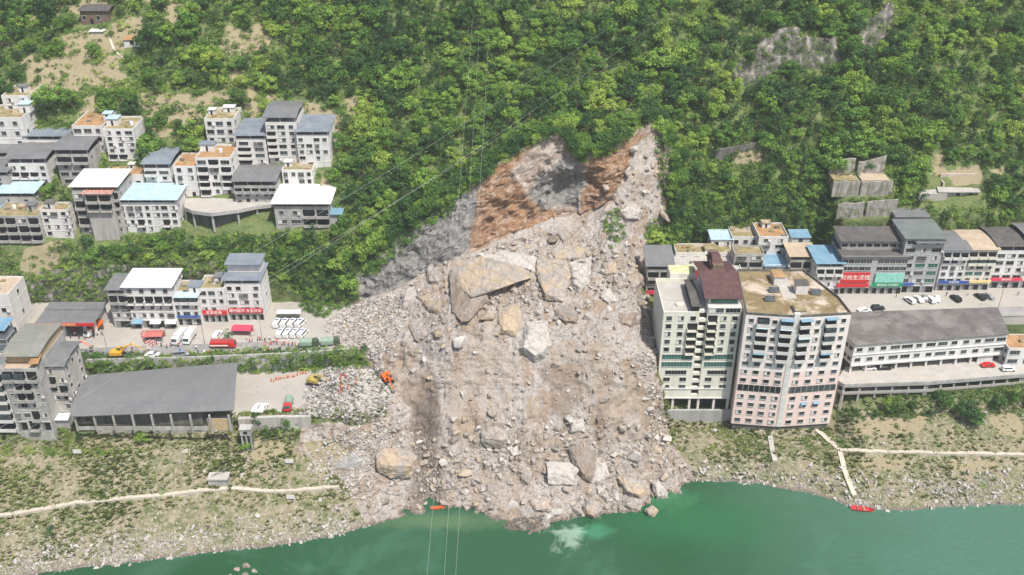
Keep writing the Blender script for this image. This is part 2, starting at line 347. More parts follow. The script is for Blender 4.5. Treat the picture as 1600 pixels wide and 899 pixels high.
Z_BROWNTOP = [(790, 250), (850, 212), (880, 210), (880, 235), (830, 262)]
Z_WHITE = [(815, 250), (850, 214), (880, 214), (875, 260), (850, 290), (820, 300), (800, 280)]
Z_GREYC = [(840, 275), (905, 245), (915, 290), (900, 330), (850, 325), (820, 300)]
Z_GREYL = [(560, 470), (555, 430), (640, 345), (715, 305), (755, 300), (735, 340), (732, 390), (700, 412), (620, 455)]
Z_ROCK = [[(1138, 134), (1150, 92), (1164, 92), (1172, 112), (1188, 72), (1212, 54), (1246, 48), (1244, 80), (1214, 112), (1178, 132)], [(1335, 85), (1352, 40), (1378, 12), (1400, 20), (1392, 55), (1365, 82)], [(1225, 100), (1250, 60), (1300, 65), (1320, 90), (1300, 110)],
          [(20, 475), (35, 440), (120, 430), (165, 440), (165, 475)], [(270, 430), (330, 405), (350, 440), (300, 445)]]
Z_DARKCL = [(-50, 480), (-50, 435), (60, 425), (300, 405), (345, 420), (345, 480)]
Z_SOIL = [[(60, 115), (95, 115), (130, 140), (110, 150), (75, 140)], [(350, 70), (385, 60), (370, 95), (345, 90)], [(540, 155), (560, 150), (570, 175), (545, 180)], [(1430, 250), (1470, 240), (1480, 270), (1450, 275)], [(1480, 270), (1530, 258), (1530, 290), (1490, 290)],
          [(1540, 268), (1570, 262), (1560, 280)], [(450, 155), (500, 165), (540, 185), (525, 240), (500, 270), (520, 300), (500, 300), (520, 210), (480, 180)], [(1150, 240), (1190, 238), (1190, 260), (1150, 262)], [(40, 390), (100, 375), (90, 420), (30, 440)],
          [(470, 690), (530, 685), (560, 710), (555, 745), (500, 740)], [(1330, 655), (1450, 652), (1440, 675), (1340, 680)], [(1545, 650), (1590, 645), (1600, 685), (1560, 680)], [(200, 150), (260, 150), (330, 145), (420, 140), (330, 165), (230, 175)], [(380, 690), (420, 680), (460, 700), (400, 720)],
          [(1340, 716), (1420, 718), (1410, 735), (1350, 730)], [(1480, 720), (1560, 722), (1540, 738), (1490, 734)]]
PV = [[(-300, 672), (-300, 475), (545, 472), (560, 540), (552, 560), (375, 560), (375, 655), (-300, 690)], [(370, 575), (460, 572), (560, 570), (605, 610), (598, 645), (480, 650), (370, 655)], [(1045, 475), (1300, 455), (1900, 440), (1900, 500), (1045, 520)]]
jx = PX + 7 * fbm(P, .25, 3, 3); jy = PY + 6 * fbm(P, .25, 3, 9)
m_slide = in_poly(jx, jy, Z_SLIDE) & (vp < 9.05)
m_scarp = in_poly(jx, jy, Z_SCARP) & (vp >= 7.7)
m_rock = np.zeros(len(P), bool)
for z in Z_ROCK: m_rock |= in_poly(jx, jy, z)
m_soil = np.zeros(len(P), bool)
for z in Z_SOIL: m_soil |= in_poly(jx, jy, z)
SPARSE = [(-150, -80), (330, -80), (420, 60), (440, 180), (330, 260), (-150, 260)]
m_soil |= in_poly(PX, PY, SPARSE) & (fbm(P, .085, 4, 33) > .13) & (vp > 9)
m_pave = np.zeros(len(P), bool)
for z in PV: m_pave |= in_poly(PX, PY, z)
m_pave &= (vp > 4.95) & (vp < 8.05) & ~((vp > 6.05) & (vp < 6.95) & (P[:, 0] < -60)) & ~m_slide
def smooth_mask(m, n=2):
    a = m.reshape(nr, ncx).astype(float)
    for _ in range(n):
        b = np.pad(a, 1, 'edge'); a = (b[1:-1, 1:-1] * 2 + b[:-2, 1:-1] + b[2:, 1:-1] + b[1:-1, :-2] + b[1:-1, 2:]) / 6
    return a.ravel()
s_slide, s_scarp, s_rock, s_soil, s_pave = [smooth_mask(m) for m in (m_slide, m_scarp, m_rock, m_soil, m_pave)]
# normals of the smooth surface
def grid_normals(Q):
    g = Q.reshape(nr, ncx, 3); du = np.gradient(g, axis=1); dv = np.gradient(g, axis=0)
    n = np.cross(du, dv); n /= np.linalg.norm(n, axis=2, keepdims=True) + 1e-9; return n.reshape(-1, 3)
Nn = grid_normals(P)
flat = np.zeros(len(P)); flat[(vp >= 5) & (vp <= 6)] = 1; flat[(vp >= 7) & (vp <= 8)] = 1
flat = smooth_mask(flat, 1) * (1 - s_slide)
hill = np.clip((vp - 9) / .7, 0, 1) * (1 - s_slide) * (1 - s_scarp)
bank = ((vp > 1.5) & (vp < 5)).astype(float) * (1 - s_slide)
d = hill * (2.6 * fbm(P, .035, 3, 1) + .5 * fbm(P, .25, 3, 2))
d += bank * (.9 * fbm(P, .12, 3, 5) + .45 * fbm(P, .7, 3, 6)) * np.clip((vp - 1.6) / .8, .25, 1) * np.where((vp > 3.6) & (PX > 1020) & (PX < 1320), .15, 1)
SL = s_slide * (1 - s_scarp)
PS = P.copy(); PS[:, 1] *= .45
blk = lambda f, s_, k: np.round(fbm(P, f, 2, s_) * k) / k
mid = np.clip((PY - 505) / 40, 0, 1) * np.clip((670 - PY) / 30, 0, 1) * np.clip((PX - 690) / 30, 0, 1)
d += SL * ((1 - .8 * mid) * np.clip((8.0 - vp) * 3, .25, 1) * (1.1 * blk(.16, 71, 3.) + .9 * blk(.4, 72, 2.)) + 1.8 * fbm(P, .07, 3, 11) + .5 * fbm(P, .35, 3, 12, ridge=True) + .35 * fbm(P, 1.1, 2, 13) + .12 * (fbm(P * np.array([1, .25, .25]), .35, 3, 14))) 
# the dark gully beside the broken platform
gx = np.exp(-((PX + 22 * fbm(P, .08, 3, 91) - (672 - (PY - 650) * .05)) / 22) ** 2) * np.clip((PY - 590) / 60, 0, 1) * np.clip((800 - PY) / 20, 0, 1)
d -= SL * gx * 2.6
st = np.floor(fbm(P * np.array([1, 1, 1.6]), .12, 3, 21) * 5) / 5
d += s_scarp * np.clip((9.1 - vp) * 2.5, .15, 1) * (3.0 * st + 1.0 * np.round(fbm(P * np.array([1, 1, 2.]), .3, 2, 27) * 3) / 3 + 1.5 * fbm(P * np.array([1, 1, .5]), .22, 2, 23, ridge=True) + .9 * fbm(P * np.array([1, 1, .5]), .5, 4, 22, ridge=True))
cave = np.exp(-(((PX - 880) / 34) ** 2 + ((PY - 292) / 30) ** 2)); d -= s_scarp * cave * 5
cyr = np.where(PX > 1330, 48, 92); d += s_rock * (PY < 150) * (PX > 1000) * np.clip((cyr - PY) / 30, -1, 1) * 4.
d += np.clip(s_rock, 0, 1) * (1.2 * fbm(P * np.array([1, 1, .4]), .4, 4, 31, ridge=True) + .3)
cl = ((vp > 8) & (vp < 9)) * (1 - s_scarp) * (1 - s_slide)
d += cl * (1.1 * fbm(P, .18, 4, 41, ridge=True) * np.clip((vp - 8) * 6, 0, 1))
d *= (1 - flat)
d += 5.5 * np.exp(-((PX - 550) / 42) ** 2 - ((PY - 612) / 22) ** 2) * (vp > 4.9) * (vp < 6.2) * (1 + .35 * fbm(P, .5, 3, 88))
P2 = P + Nn * d[:, None]
idx = np.arange(nr * ncx).reshape(nr, ncx)
F = np.stack([idx[:-1, :-1], idx[:-1, 1:], idx[1:, 1:], idx[1:, :-1]], -1).reshape(-1, 4)
# zone colours carried as attributes
jx2 = PX + 16 * fbm(P, .16, 4, 63); jy2 = PY + 16 * fbm(P, .16, 4, 69)
def soft(poly): return smooth_mask(in_poly(jx2, jy2, poly), 6)
z_or = soft(Z_ORANGE); z_wh = soft(Z_WHITE); z_gc = soft(Z_GREYC); z_gl = soft(Z_GREYL)
fcl = smooth_mask(in_poly(jx, jy, Z_DARKCL) & (vp > 8), 2)
A = np.stack([np.clip(s_slide - s_scarp, 0, 1), s_scarp, s_pave, np.ones(len(P))], 1)
B = np.stack([z_or * (1 - z_wh) * (1 - z_gc), np.clip(z_gc + z_gl, 0, 1), s_soil, np.ones(len(P))], 1)
bankz = np.clip((5.0 - vp) / 1.5, 0, 1) * (vp > 1)
wet = np.exp(-np.clip(P2[:, 2], 0, 9) / .35) * (vp < 4)
rockz = np.clip(s_rock + fcl * .9, 0, 1)
Cc = np.stack([bankz, rockz, np.clip(gx * 1.1 + wet, 0, 1), np.ones(len(P))], 1)

def softp(poly, n=9): return smooth_mask(in_poly(jx2, jy2, poly), n)
sm1 = np.maximum.reduce([softp([(700, 560), (745, 545), (760, 640), (720, 690)]), softp([(870, 535), (965, 540), (950, 610), (880, 600)]), softp([(930, 610), (1025, 590), (1035, 690), (925, 690)]), softp([(740, 520), (790, 530), (800, 600), (750, 600)]), softp([(835, 690), (880, 690), (900, 730), (840, 735)]), softp([(730, 740), (800, 735), (830, 790), (740, 790)]), softp([(600, 560), (660, 590), (650, 640), (615, 610)])])
sm2 = np.maximum.reduce([softp([(845, 572), (890, 575), (905, 600), (890, 650), (868, 640)], 6), softp([(928, 640), (945, 640), (945, 690), (930, 690)], 2), softp([(930, 575), (960, 580), (945, 600)], 2), softp([(620, 590), (660, 600), (668, 640), (640, 640)], 3)])
Dd = np.stack([sm1, sm2, np.zeros(len(P)), np.ones(len(P))], 1)
def terrain_mat():
    m, nt, b = new_mat('ground'); b.inputs['Roughness'].default_value = .95; b.inputs['Specular IOR Level'].default_value = .1
    L = nt.links
    geo = nd(nt, 'ShaderNodeNewGeometry'); pos = geo.outputs['Position']
    def sep(n):
        a = nd(nt, 'ShaderNodeAttribute', attribute_name=n); s = nd(nt, 'ShaderNodeSeparateColor'); L.new(a.outputs['Color'], s.inputs[0]); return s.outputs
    a, bb, c, dd_ = sep('za'), sep('zb'), sep('zc'), sep('zd')
    n05 = noise(nt, .05, 5, .6, pos); n2 = noise(nt, .22, 6, .7, pos, .3); n1 = noise(nt, .9, 6, .75, pos); n4 = noise(nt, 3.2, 5, .75, pos)
    def wide(mask, k=.8):
        t = nd(nt, 'ShaderNodeMath', operation='MULTIPLY_ADD'); t.inputs[1].default_value = k; L.new(n2, t.inputs[0]); L.new(mask, t.inputs[2])
        return ramp(nt, t.outputs[0], [(k * .5 + .12, 0.), (min(.99, k * .5 + .75), 1.)])
    def edge(mask, k=.5):   # roughen a mask edge
        t = nd(nt, 'ShaderNodeMath', operation='MULTIPLY_ADD'); t.inputs[1].default_value = k; L.new(n2, t.inputs[0]); L.new(mask, t.inputs[2])
        return ramp(nt, t.outputs[0], [(.5 + k * .5 - .12, 0.), (.5 + k * .5 + .12, 1.)])
    # hill floor: green with dry grass
    g = mixc(nt, ramp(nt, n2, [(.4, 0.), (.6, 1.)]), (.06, .11, .035), (.13, .19, .06))
    g = mixc(nt, ramp(nt, n1, [(.45, 0.), (.62, .8)]), g, (.19, .18, .09)); g = mixc(nt, ramp(nt, n4, [(.55, 0.), (.66, .6)]), g, (.27, .235, .16))
    # bank: grass, tan soil, pale stones
    s = mixc(nt, ramp(nt, n2, [(.42, 0.), (.58, 1.)]), (.105, .125, .045), (.25, .215, .145))
    s = mixc(nt, ramp(nt, n1, [(.50, 0.), (.62, .95)]), s, (.36, .32, .25))
    s = mixc(nt, ramp(nt, n4, [(.55, 0.), (.68, .8)]), s, (.50, .46, .38))
    s = mixc(nt, ramp(nt, n4, [(.25, .6), (.4, 0.)]), s, (.08, .085, .04))
    col = mixc(nt, edge(c[0], .6), g, s)
    soil = mixc(nt, n1, (.36, .30, .205), (.26, .225, .14)); soil = mixc(nt, ramp(nt, n4, [(.52, 0.), (.62, .7)]), soil, (.13, .15, .06))
    # exposed limestone faces: vertical streaks
    mp = nd(nt, 'ShaderNodeMapping'); mp.inputs['Scale'].default_value = (1, 1, .18); L.new(pos, mp.inputs[0])
    ns = noise(nt, .5, 6, .7, mp.outputs[0], .3)
    rk = mixc(nt, ramp(nt, ns, [(.38, 0.), (.62, 1.)]), (.075, .075, .07), (.26, .24, .22))
    rk = mixc(nt, ramp(nt, ns, [(.55, 0.), (.68, .8)]), rk, (.50, .47, .42))
    rk2 = mixc(nt, ramp(nt, n2, [(.45, 0.), (.6, .8)]), rk, (.06, .09, .03))
    col = mixc(nt, edge(c[1], .7), col, rk2)
    # scarp: banded brown-orange, grey and white rock
    mb = nd(nt, 'ShaderNodeMapping'); mb.inputs['Rotation'].default_value = (0, R(-38), R(0)); mb.inputs['Scale'].default_value = (.4, .6, 1.1); L.new(pos, mb.inputs[0])
    nb = noise(nt, .45, 7, .72, mb.outputs[0], .5); nb2 = noise(nt, .8, 7, .7, mb.outputs[0], .7)
    wh = mixc(nt, ramp(nt, nb, [(.4, 0.), (.6, 1.)]), (.40, .355, .32), (.27, .21, .17))
    wh = mixc(nt, ramp(nt, nb2, [(.55, 0.), (.65, .8)]), wh, (.50, .47, .44))
    orr = mixc(nt, ramp(nt, nb, [(.36, 0.), (.6, 1.)]), (.17, .088, .05), (.30, .185, .11))
    orr = mixc(nt, ramp(nt, nb2, [(.48, 0.), (.64, .8)]), orr, (.42, .34, .27))
    orr = mixc(nt, ramp(nt, n1, [(.30, .8), (.42, 0.)]), orr, (.10, .055, .035))
    gr = mixc(nt, ramp(nt, ns, [(.35, 0.), (.6, 1.)]), (.14, .138, .132), (.27, .262, .25))
    gr = mixc(nt, ramp(nt, nb2, [(.58, 0.), (.7, .7)]), gr, (.40, .38, .355))
    sc_ = mixc(nt, wide(bb[0], .5), wh, orr); sc_ = mixc(nt, wide(bb[1], .5), sc_, gr); sc_ = mixc(nt, ramp(nt, nb2, [(.60, 0.), (.68, .7)]), sc_, wh); sc_ = mixc(nt, ramp(nt, n1, [(.30, .55), (.42, 0.)]), sc_, (.09, .065, .05))
    # debris: pinkish grey crushed limestone with brown smears running down the slope
    md = nd(nt, 'ShaderNodeMapping'); md.inputs['Scale'].default_value = (1, .7, .7); L.new(pos, md.inputs[0])
    nsd = noise(nt, .10, 6, .68, md.outputs[0], 1.6)
    vor = nd(nt, 'ShaderNodeTexVoronoi', feature='F1'); vor.inputs['Scale'].default_value = 1.1; L.new(pos, vor.inputs[0])
    vsep = nd(nt, 'ShaderNodeSeparateColor'); L.new(vor.outputs['Color'], vsep.inputs[0])
    db = mixc(nt, ramp(nt, n1, [(.38, 0.), (.62, 1.)]), (.30, .268, .245), (.42, .385, .36))
    db = mixc(nt, ramp(nt, n4, [(.5, 0.), (.64, .75)]), db, (.50, .475, .45))
    db = mixc(nt, ramp(nt, n4, [(.28, .7), (.42, 0.)]), db, (.11, .095, .08))
    db = mixc(nt, ramp(nt, vsep.outputs[0], [(.7, 0.), (.75, .5)]), db, (.43, .40, .375))
    db = mixc(nt, ramp(nt, nsd, [(.47, 0.), (.60, .85)]), db, (.30, .225, .16))
    db = mixc(nt, ramp(nt, n2, [(.62, 0.), (.70, .5)]), db, (.25, .17, .11))
    smr = mixc(nt, n1, (.37, .30, .235), (.28, .22, .175)); smk = nd(nt, 'ShaderNodeMath', operation='MULTIPLY'); smk.inputs[1].default_value = .42; L.new(wide(dd_[0], 1.3), smk.inputs[0]); db = mixc(nt, smk.outputs[0], db, smr)
    smk2 = nd(nt, 'ShaderNodeMath', operation='MULTIPLY'); smk2.inputs[1].default_value = .6; L.new(wide(dd_[1], 1.), smk2.inputs[0]); db = mixc(nt, smk2.outputs[0], db, (.20, .15, .11))
    vo = nd(nt, 'ShaderNodeTexVoronoi', feature='DISTANCE_TO_EDGE'); vo.inputs['Scale'].default_value = .42; dst = nd(nt, 'ShaderNodeVectorMath', operation='MULTIPLY_ADD'); nc = nd(nt, 'ShaderNodeTexNoise'); nc.inputs['Scale'].default_value = .6; L.new(pos, nc.inputs['Vector']); L.new(nc.outputs['Color'], dst.inputs[0]); dst.inputs[1].default_value = (2, 2, 2); L.new(pos, dst.inputs[2]); L.new(dst.outputs[0], vo.inputs['Vector'])
    crk = nd(nt, 'ShaderNodeMath', operation='MULTIPLY'); L.new(ramp(nt, vo.outputs['Distance'], [(0., 1.), (.05, 0.)]), crk.inputs[0]); L.new(ramp(nt, n2, [(.45, 0.), (.6, .8)]), crk.inputs[1]); db = mixc(nt, crk.outputs[0], db, (.10, .08, .065)); sc_ = mixc(nt, crk.outputs[0], sc_, (.06, .04, .03))
    col = mixc(nt, edge(a[0], .35), col, db); col = mixc(nt, edge(a[1], .25), col, sc_)
    col = mixc(nt, edge(bb[2], .9), col, soil)
    # yards and plazas
    pv = mixc(nt, n2, (.33, .31, .28), (.41, .385, .35)); pv = mixc(nt, ramp(nt, n05, [(.45, 0.), (.6, .6)]), pv, (.30, .28, .25))
    pv = mixc(nt, ramp(nt, n1, [(.54, 0.), (.66, .6)]), pv, (.23, .215, .19))
    col = mixc(nt, ramp(nt, a[2], [(.4, 0.), (.6, 1.)]), col, pv)
    col = mixc(nt, wide(c[2], .8), col, (.17, .14, .12))
    L.new(col, b.inputs['Base Color'])
    ad = nd(nt, 'ShaderNodeMath', operation='ADD'); L.new(n1, ad.inputs[0]); L.new(n4, ad.inputs[1])
    bn = bump(nt, b, ad.outputs[0], .8, .35)
    inv = nd(nt, 'ShaderNodeMath', operation='MULTIPLY_ADD'); inv.inputs[1].default_value = -.75; inv.inputs[2].default_value = .8; L.new(a[2], inv.inputs[0]); L.new(inv.outputs[0], bn.inputs['Strength'])
    return m
sm_ = (np.maximum(s_slide, s_scarp)[F].mean(1) < .5)
me = np_mesh('ground', P2, F, terrain_mat(), smooth=True, attrs={'za': ('POINT', 'FLOAT_COLOR', A), 'zb': ('POINT', 'FLOAT_COLOR', B), 'zc': ('POINT', 'FLOAT_COLOR', Cc), 'zd': ('POINT', 'FLOAT_COLOR', Dd)})
me.polygons.foreach_set('use_smooth', sm_)
tag(link('ground', me), kind='structure')
TRI = np.concatenate([F[:, [0, 1, 2]], F[:, [0, 2, 3]]])
BVH = BVHTree.FromPolygons(P2.tolist(), F.tolist())
def hit(px, py):
    h = BVH.ray_cast(CAMP, ray(px, py).normalized()); return h[0], h[1]
def drop(x, y):
    h = BVH.ray_cast(Vector((x, y, 400)), Vector((0, 0, -1))); return h[0], h[1]

# ---------------------------------------------------------------- river
def water_mat():
    m, nt, b = new_mat('river_water'); L = nt.links
    geo = nd(nt, 'ShaderNodeNewGeometry'); pos = geo.outputs['Position']
    b.inputs['Roughness'].default_value = .2; b.inputs['Specular IOR Level'].default_value = .35
    n = noise(nt, .03, 4, .6, pos, .8); n2 = noise(nt, .009, 3, .5, pos, .3)
    c = mixc(nt, ramp(nt, n2, [(.4, 0.), (.6, 1.)]), (.016, .070, .027), (.030, .092, .048))
    c = mixc(nt, ramp(nt, n, [(.55, 0.), (.7, .35)]), c, (.09, .20, .14))
    def blob(x, y, rx, ry, colr, amt, warp=.8):
        q = nd(nt, 'ShaderNodeMapping', vector_type='TEXTURE'); q.inputs['Location'].default_value = (x, y, 0); q.inputs['Scale'].default_value = (rx, ry, 1000); L.new(pos, q.inputs[0])
        ln = nd(nt, 'ShaderNodeVectorMath', operation='LENGTH'); L.new(q.outputs[0], ln.inputs[0])
        nn = noise(nt, .22, 5, .65, pos, .5)
        mm = nd(nt, 'ShaderNodeMath', operation='MULTIPLY_ADD'); mm.inputs[1].default_value = warp * 2; L.new(nn, mm.inputs[0]); sb = nd(nt, 'ShaderNodeMath', operation='SUBTRACT'); L.new(ln.outputs['Value'], sb.inputs[0]); sb.inputs[1].default_value = warp; L.new(sb.outputs[0], mm.inputs[2])
        f = ramp(nt, mm.outputs[0], [(.25, amt), (.95, 0.)])
        return mixc(nt, f, c, colr)
    sx = nd(nt, 'ShaderNodeSeparateXYZ'); L.new(pos, sx.inputs[0]); mr = nd(nt, 'ShaderNodeMapRange'); mr.inputs['From Min'].default_value = 35; mr.inputs['From Max'].default_value = 150; L.new(sx.outputs[0], mr.inputs[0])
    ad_ = nd(nt, 'ShaderNodeMath', operation='MULTIPLY_ADD'); L.new(n, ad_.inputs[0]); ad_.inputs[1].default_value = .5; L.new(mr.outputs[0], ad_.inputs[2]); c = mixc(nt, ramp(nt, ad_.outputs[0], [(.3, 0.), (1.1, 1.)]), c, (.062, .145, .10))
    p = at_z(1080, 815, 0); c = blob(p.x, p.y, 34, 14, (.022, .115, .048), .8, .35)
    p = at_z(1045, 778, 0); c = blob(p.x, p.y, 10, 6, (.04, .16, .07), .8, .9)
    p = at_z(930, 832, 0); c = blob(p.x, p.y, 9, 4, (.05, .20, .11), .8, 1.0)
    p = at_z(690, 815, 0); c = blob(p.x, p.y, 30, 5, (.085, .15, .075), .8, .5)
    p = at_z(888, 838, 0); c = blob(p.x, p.y, 5.5, 7, (.36, .48, .40), .5, 1.8)
    n8 = noise(nt, .9, 5, .7, pos, .6); nf = noise(nt, .035, 3, .6, pos, 1.)
    mul = nd(nt, 'ShaderNodeMath', operation='MULTIPLY'); L.new(ramp(nt, n8, [(.70, 0.), (.74, 1.)]), mul.inputs[0]); L.new(ramp(nt, nf, [(.56, 0.), (.60, 1.)]), mul.inputs[1])
    c = mixc(nt, mul.outputs[0], c, (.40, .42, .36))
    L.new(c, b.inputs['Base Color'])
    mp = nd(nt, 'ShaderNodeMapping'); mp.inputs['Scale'].default_value = (.6, 1, 1); L.new(pos, mp.inputs[0])
    wv = noise(nt, .9, 5, .6, mp.outputs[0], .4); wv2 = noise(nt, .16, 4, .6, mp.outputs[0], .8); aw = nd(nt, 'ShaderNodeMath', operation='MULTIPLY_ADD'); L.new(wv2, aw.inputs[0]); aw.inputs[1].default_value = 1.5; L.new(wv, aw.inputs[2]); bump(nt, b, aw.outputs[0], .9, .3)
    return m
mb = MB(); mb.add([(-500, -100, 0), (500, -100, 0), (500, 262, 0), (-500, 262, 0)], [(0, 1, 2, 3)])
tag(mb.build('water', water_mat()), kind='structure')
# ---------------------------------------------------------------- vegetation prototypes
def leaf_cloud(centers, radii, n_per, size, rg, squash=.8):
    V, Tn = [], []
    for (c, r) in zip(centers, radii):
        n = max(8, int(n_per * r * r))
        u = rg.normal(size=(n, 3)); u /= np.linalg.norm(u, axis=1, keepdims=True)
        keep = u[:, 2] > -.45; u = u[keep]; n = len(u)
        rad = r * (0.78 + .3 * rg.random(n)) ; p = c + u * rad[:, None] * np.array([1, 1, squash])
        t1 = np.cross(u, rg.normal(size=(n, 3))); t1 /= np.linalg.norm(t1, axis=1, keepdims=True) + 1e-9
        nn = u + .9 * rg.normal(size=(n, 3)) * .5; nn /= np.linalg.norm(nn, axis=1, keepdims=True)
        t1 = np.cross(nn, t1); t1 /= np.linalg.norm(t1, axis=1, keepdims=True) + 1e-9; t2 = np.cross(nn, t1)
        s = size * (.6 + .9 * rg.random(n))[:, None]
        q = np.stack([p + t1 * s, p + t2 * s * .55, p - t1 * s, p - t2 * s * .55], 1)
        V.append(q.reshape(-1, 3)); tb = rg.random() * .5; Tn.append(np.repeat(np.clip(tb + .5 * rg.random(n), 0, 1), 1))
    V = np.concatenate(V); F = np.arange(len(V)).reshape(-1, 4); return V, F, np.concatenate(Tn)
def crown_mesh(name, seed, R_, H, mat_, n_blobs, n_per, size, z0=0., cone=False):
    rg = np.random.default_rng(seed); cs, rs = [], []
    for i in range(n_blobs):
        a = rg.random() * 6.283; h = rg.random(); rr = R_ * (1 - h if cone else math.sqrt(max(.05, 1 - (2 * h - .8) ** 2 * .55))) * (.3 + .8 * rg.random())
        cs.append(np.array([math.cos(a) * rr, math.sin(a) * rr, z0 + H * (.12 + .8 * h)])); rs.append(R_ * (.18 + .30 * rg.random()) * (1.1 - .6 * h if cone else 1))
    V, F, T = leaf_cloud(cs, rs, n_per, size, rg)
    return np_mesh(name, V, F, mat_, attrs={'tint': ('FACE', 'FLOAT', T)}), list(zip(cs, rs))
def trunk_mesh(name, seed, H, r, blobs):
    mb = MB(); rg = random.Random(seed)
    mb.tube([(0, 0, -.8), (rg.uniform(-.1, .1), rg.uniform(-.1, .1), H * .35), (rg.uniform(-.25, .25), rg.uniform(-.25, .25), H * .8)], [r, r * .75, r * .35], 6)
    for c, rr in blobs[:6]:
        c = Vector(c); mb.tube([(0, 0, H * .3), tuple(c * .55 + Vector((0, 0, H * .12))), tuple(c)], [r * .45, r * .3, r * .1], 5)
    return mb.mesh(name, M_BARK)
TREES = []   # (crown mesh, trunk mesh, radius)
for k in range(7):
    cm, bl = crown_mesh('crown', 100 + k, 3.0 + .25 * (k % 3), 5.2, M_LEAF, 20, 75, .25 + .03 * (k % 3), 1.4); TREES.append((cm, trunk_mesh('trunk', k, 5.5, .2, bl), 'broad'))
for k in range(3):
    cm, bl = crown_mesh('crown', 200 + k, 2.5, 5.5, M_LEAFD, 14, 80, .26, 1.5); TREES.append((cm, trunk_mesh('trunk', 30 + k, 5.5, .18, bl), 'dark'))
for k in range(2):
    cm, bl = crown_mesh('crown', 300 + k, 1.9, 8.0, M_LEAFD, 20, 95, .22, .8, True); TREES.append((cm, trunk_mesh('trunk', 60 + k, 8.0, .16, bl), 'cone'))
BUSH = [crown_mesh('shrub', 400 + k, 1.5, 1.5, M_SHRUB if k < 3 else M_LEAF, 7, 90, .2, -.2)[0] for k in range(5)]
def tuft_mesh(seed):
    rg = np.random.default_rng(seed); n = 60; a = rg.random(n) * 6.283; r = .5 * np.sqrt(rg.random(n)); p = np.stack([np.cos(a) * r, np.sin(a) * r, np.zeros(n) - .05], 1)
    t = np.stack([np.cos(a + 1.5), np.sin(a + 1.5), 0 * a], 1) * .14; up = np.stack([np.cos(a) * .4, np.sin(a) * .4, .15 + .25 * rg.random(n)], 1)
    V = np.stack([p - t, p + t, p + up + t * .3, p + up - t * .3], 1).reshape(-1, 3)
    return np_mesh('grass_tuft', V, np.arange(len(V)).reshape(-1, 4), M_GRASS, attrs={'tint': ('FACE', 'FLOAT', rg.random(n))})
TUFT = [tuft_mesh(k) for k in range(3)]
def rock_mesh(seed, m, n=14, e=(1, 1, .7), sub=0):
    rg = random.Random(seed); bm = bmesh.new()
    for _ in range(n):
        v = Vector((rg.gauss(0, 1), rg.gauss(0, 1), rg.gauss(0, 1))).normalized() * rg.uniform(.75, 1)
        q = Vector((max(-.72, min(.72, v.x)), max(-.72, min(.72, v.y)), max(-.7, min(.7, v.z))))
        bm.verts.new((q.x * e[0], q.y * e[1], q.z * e[2]))
    r = bmesh.ops.convex_hull(bm, input=bm.verts); bmesh.ops.delete(bm, geom=[g for g in r['geom_interior'] if isinstance(g, bmesh.types.BMVert)], context='VERTS')
    bmesh.ops.bevel(bm, geom=bm.edges[:], offset=.05, segments=1, affect='EDGES')
    me = bpy.data.meshes.new('rock'); bm.to_mesh(me); bm.free(); me.materials.append(m); return me

# ---------------------------------------------------------------- scattering of uncountable stuff through geometry nodes
def scatter(name, protos, pts, rots, scls, label, cat):
    c = bpy.data.collections.new(name + '_kinds')
    for i, me in enumerate(protos):
        if isinstance(me, tuple):   # crown with its trunk joined into one mesh
            bm = bmesh.new(); bm.from_mesh(me[0]); nf = len(bm.faces); bm.from_mesh(me[1])
            bm.faces.ensure_lookup_table()
            for f in bm.faces[nf:]: f.material_index = 1
            m2 = bpy.data.meshes.new('tree_kind'); bm.to_mesh(m2); bm.free(); m2.materials.append(me[0].materials[0]); m2.materials.append(M_BARK); me = m2
        o = bpy.data.objects.new('%s_kind' % name, me); c.objects.link(o)
    pts = np.asarray(pts, np.float32); n = len(pts)
    me = bpy.data.meshes.new(name); me.vertices.add(n); me.vertices.foreach_set('co', pts.ravel())
    for nm, tp, val in (('rot', 'FLOAT_VECTOR', rots), ('scl', 'FLOAT_VECTOR', scls)):
        a = me.attributes.new(nm, tp, 'POINT'); a.data.foreach_set('vector', np.asarray(val, np.float32).ravel())
    a = me.attributes.new('idx', 'INT', 'POINT'); a.data.foreach_set('value', rng.integers(0, len(protos), n).astype(np.int32))
    o = link(name, me)
    ng = bpy.data.node_groups.new(name, 'GeometryNodeTree')
    ng.interface.new_socket('Geometry', in_out='INPUT', socket_type='NodeSocketGeometry'); ng.interface.new_socket('Geometry', in_out='OUTPUT', socket_type='NodeSocketGeometry')
    gi = ng.nodes.new('NodeGroupInput'); go = ng.nodes.new('NodeGroupOutput'); ci = ng.nodes.new('GeometryNodeCollectionInfo'); ip = ng.nodes.new('GeometryNodeInstanceOnPoints')
    ci.inputs['Collection'].default_value = c; ci.inputs['Separate Children'].default_value = True; ci.inputs['Reset Children'].default_value = True
    ip.inputs['Pick Instance'].default_value = True
    def na(nm, t):
        q = ng.nodes.new('GeometryNodeInputNamedAttribute'); q.data_type = t; q.inputs[0].default_value = nm; return q.outputs[0]
    L = ng.links; L.new(gi.outputs[0], ip.inputs['Points']); L.new(ci.outputs[0], ip.inputs['Instance']); L.new(na('idx', 'INT'), ip.inputs['Instance Index'])
    L.new(na('rot', 'FLOAT_VECTOR'), ip.inputs['Rotation']); L.new(na('scl', 'FLOAT_VECTOR'), ip.inputs['Scale']); L.new(ip.outputs[0], go.inputs[0])
    md = o.modifiers.new('scatter', 'NODES'); md.node_group = ng
    tag(o, label, cat, kind='stuff'); return o

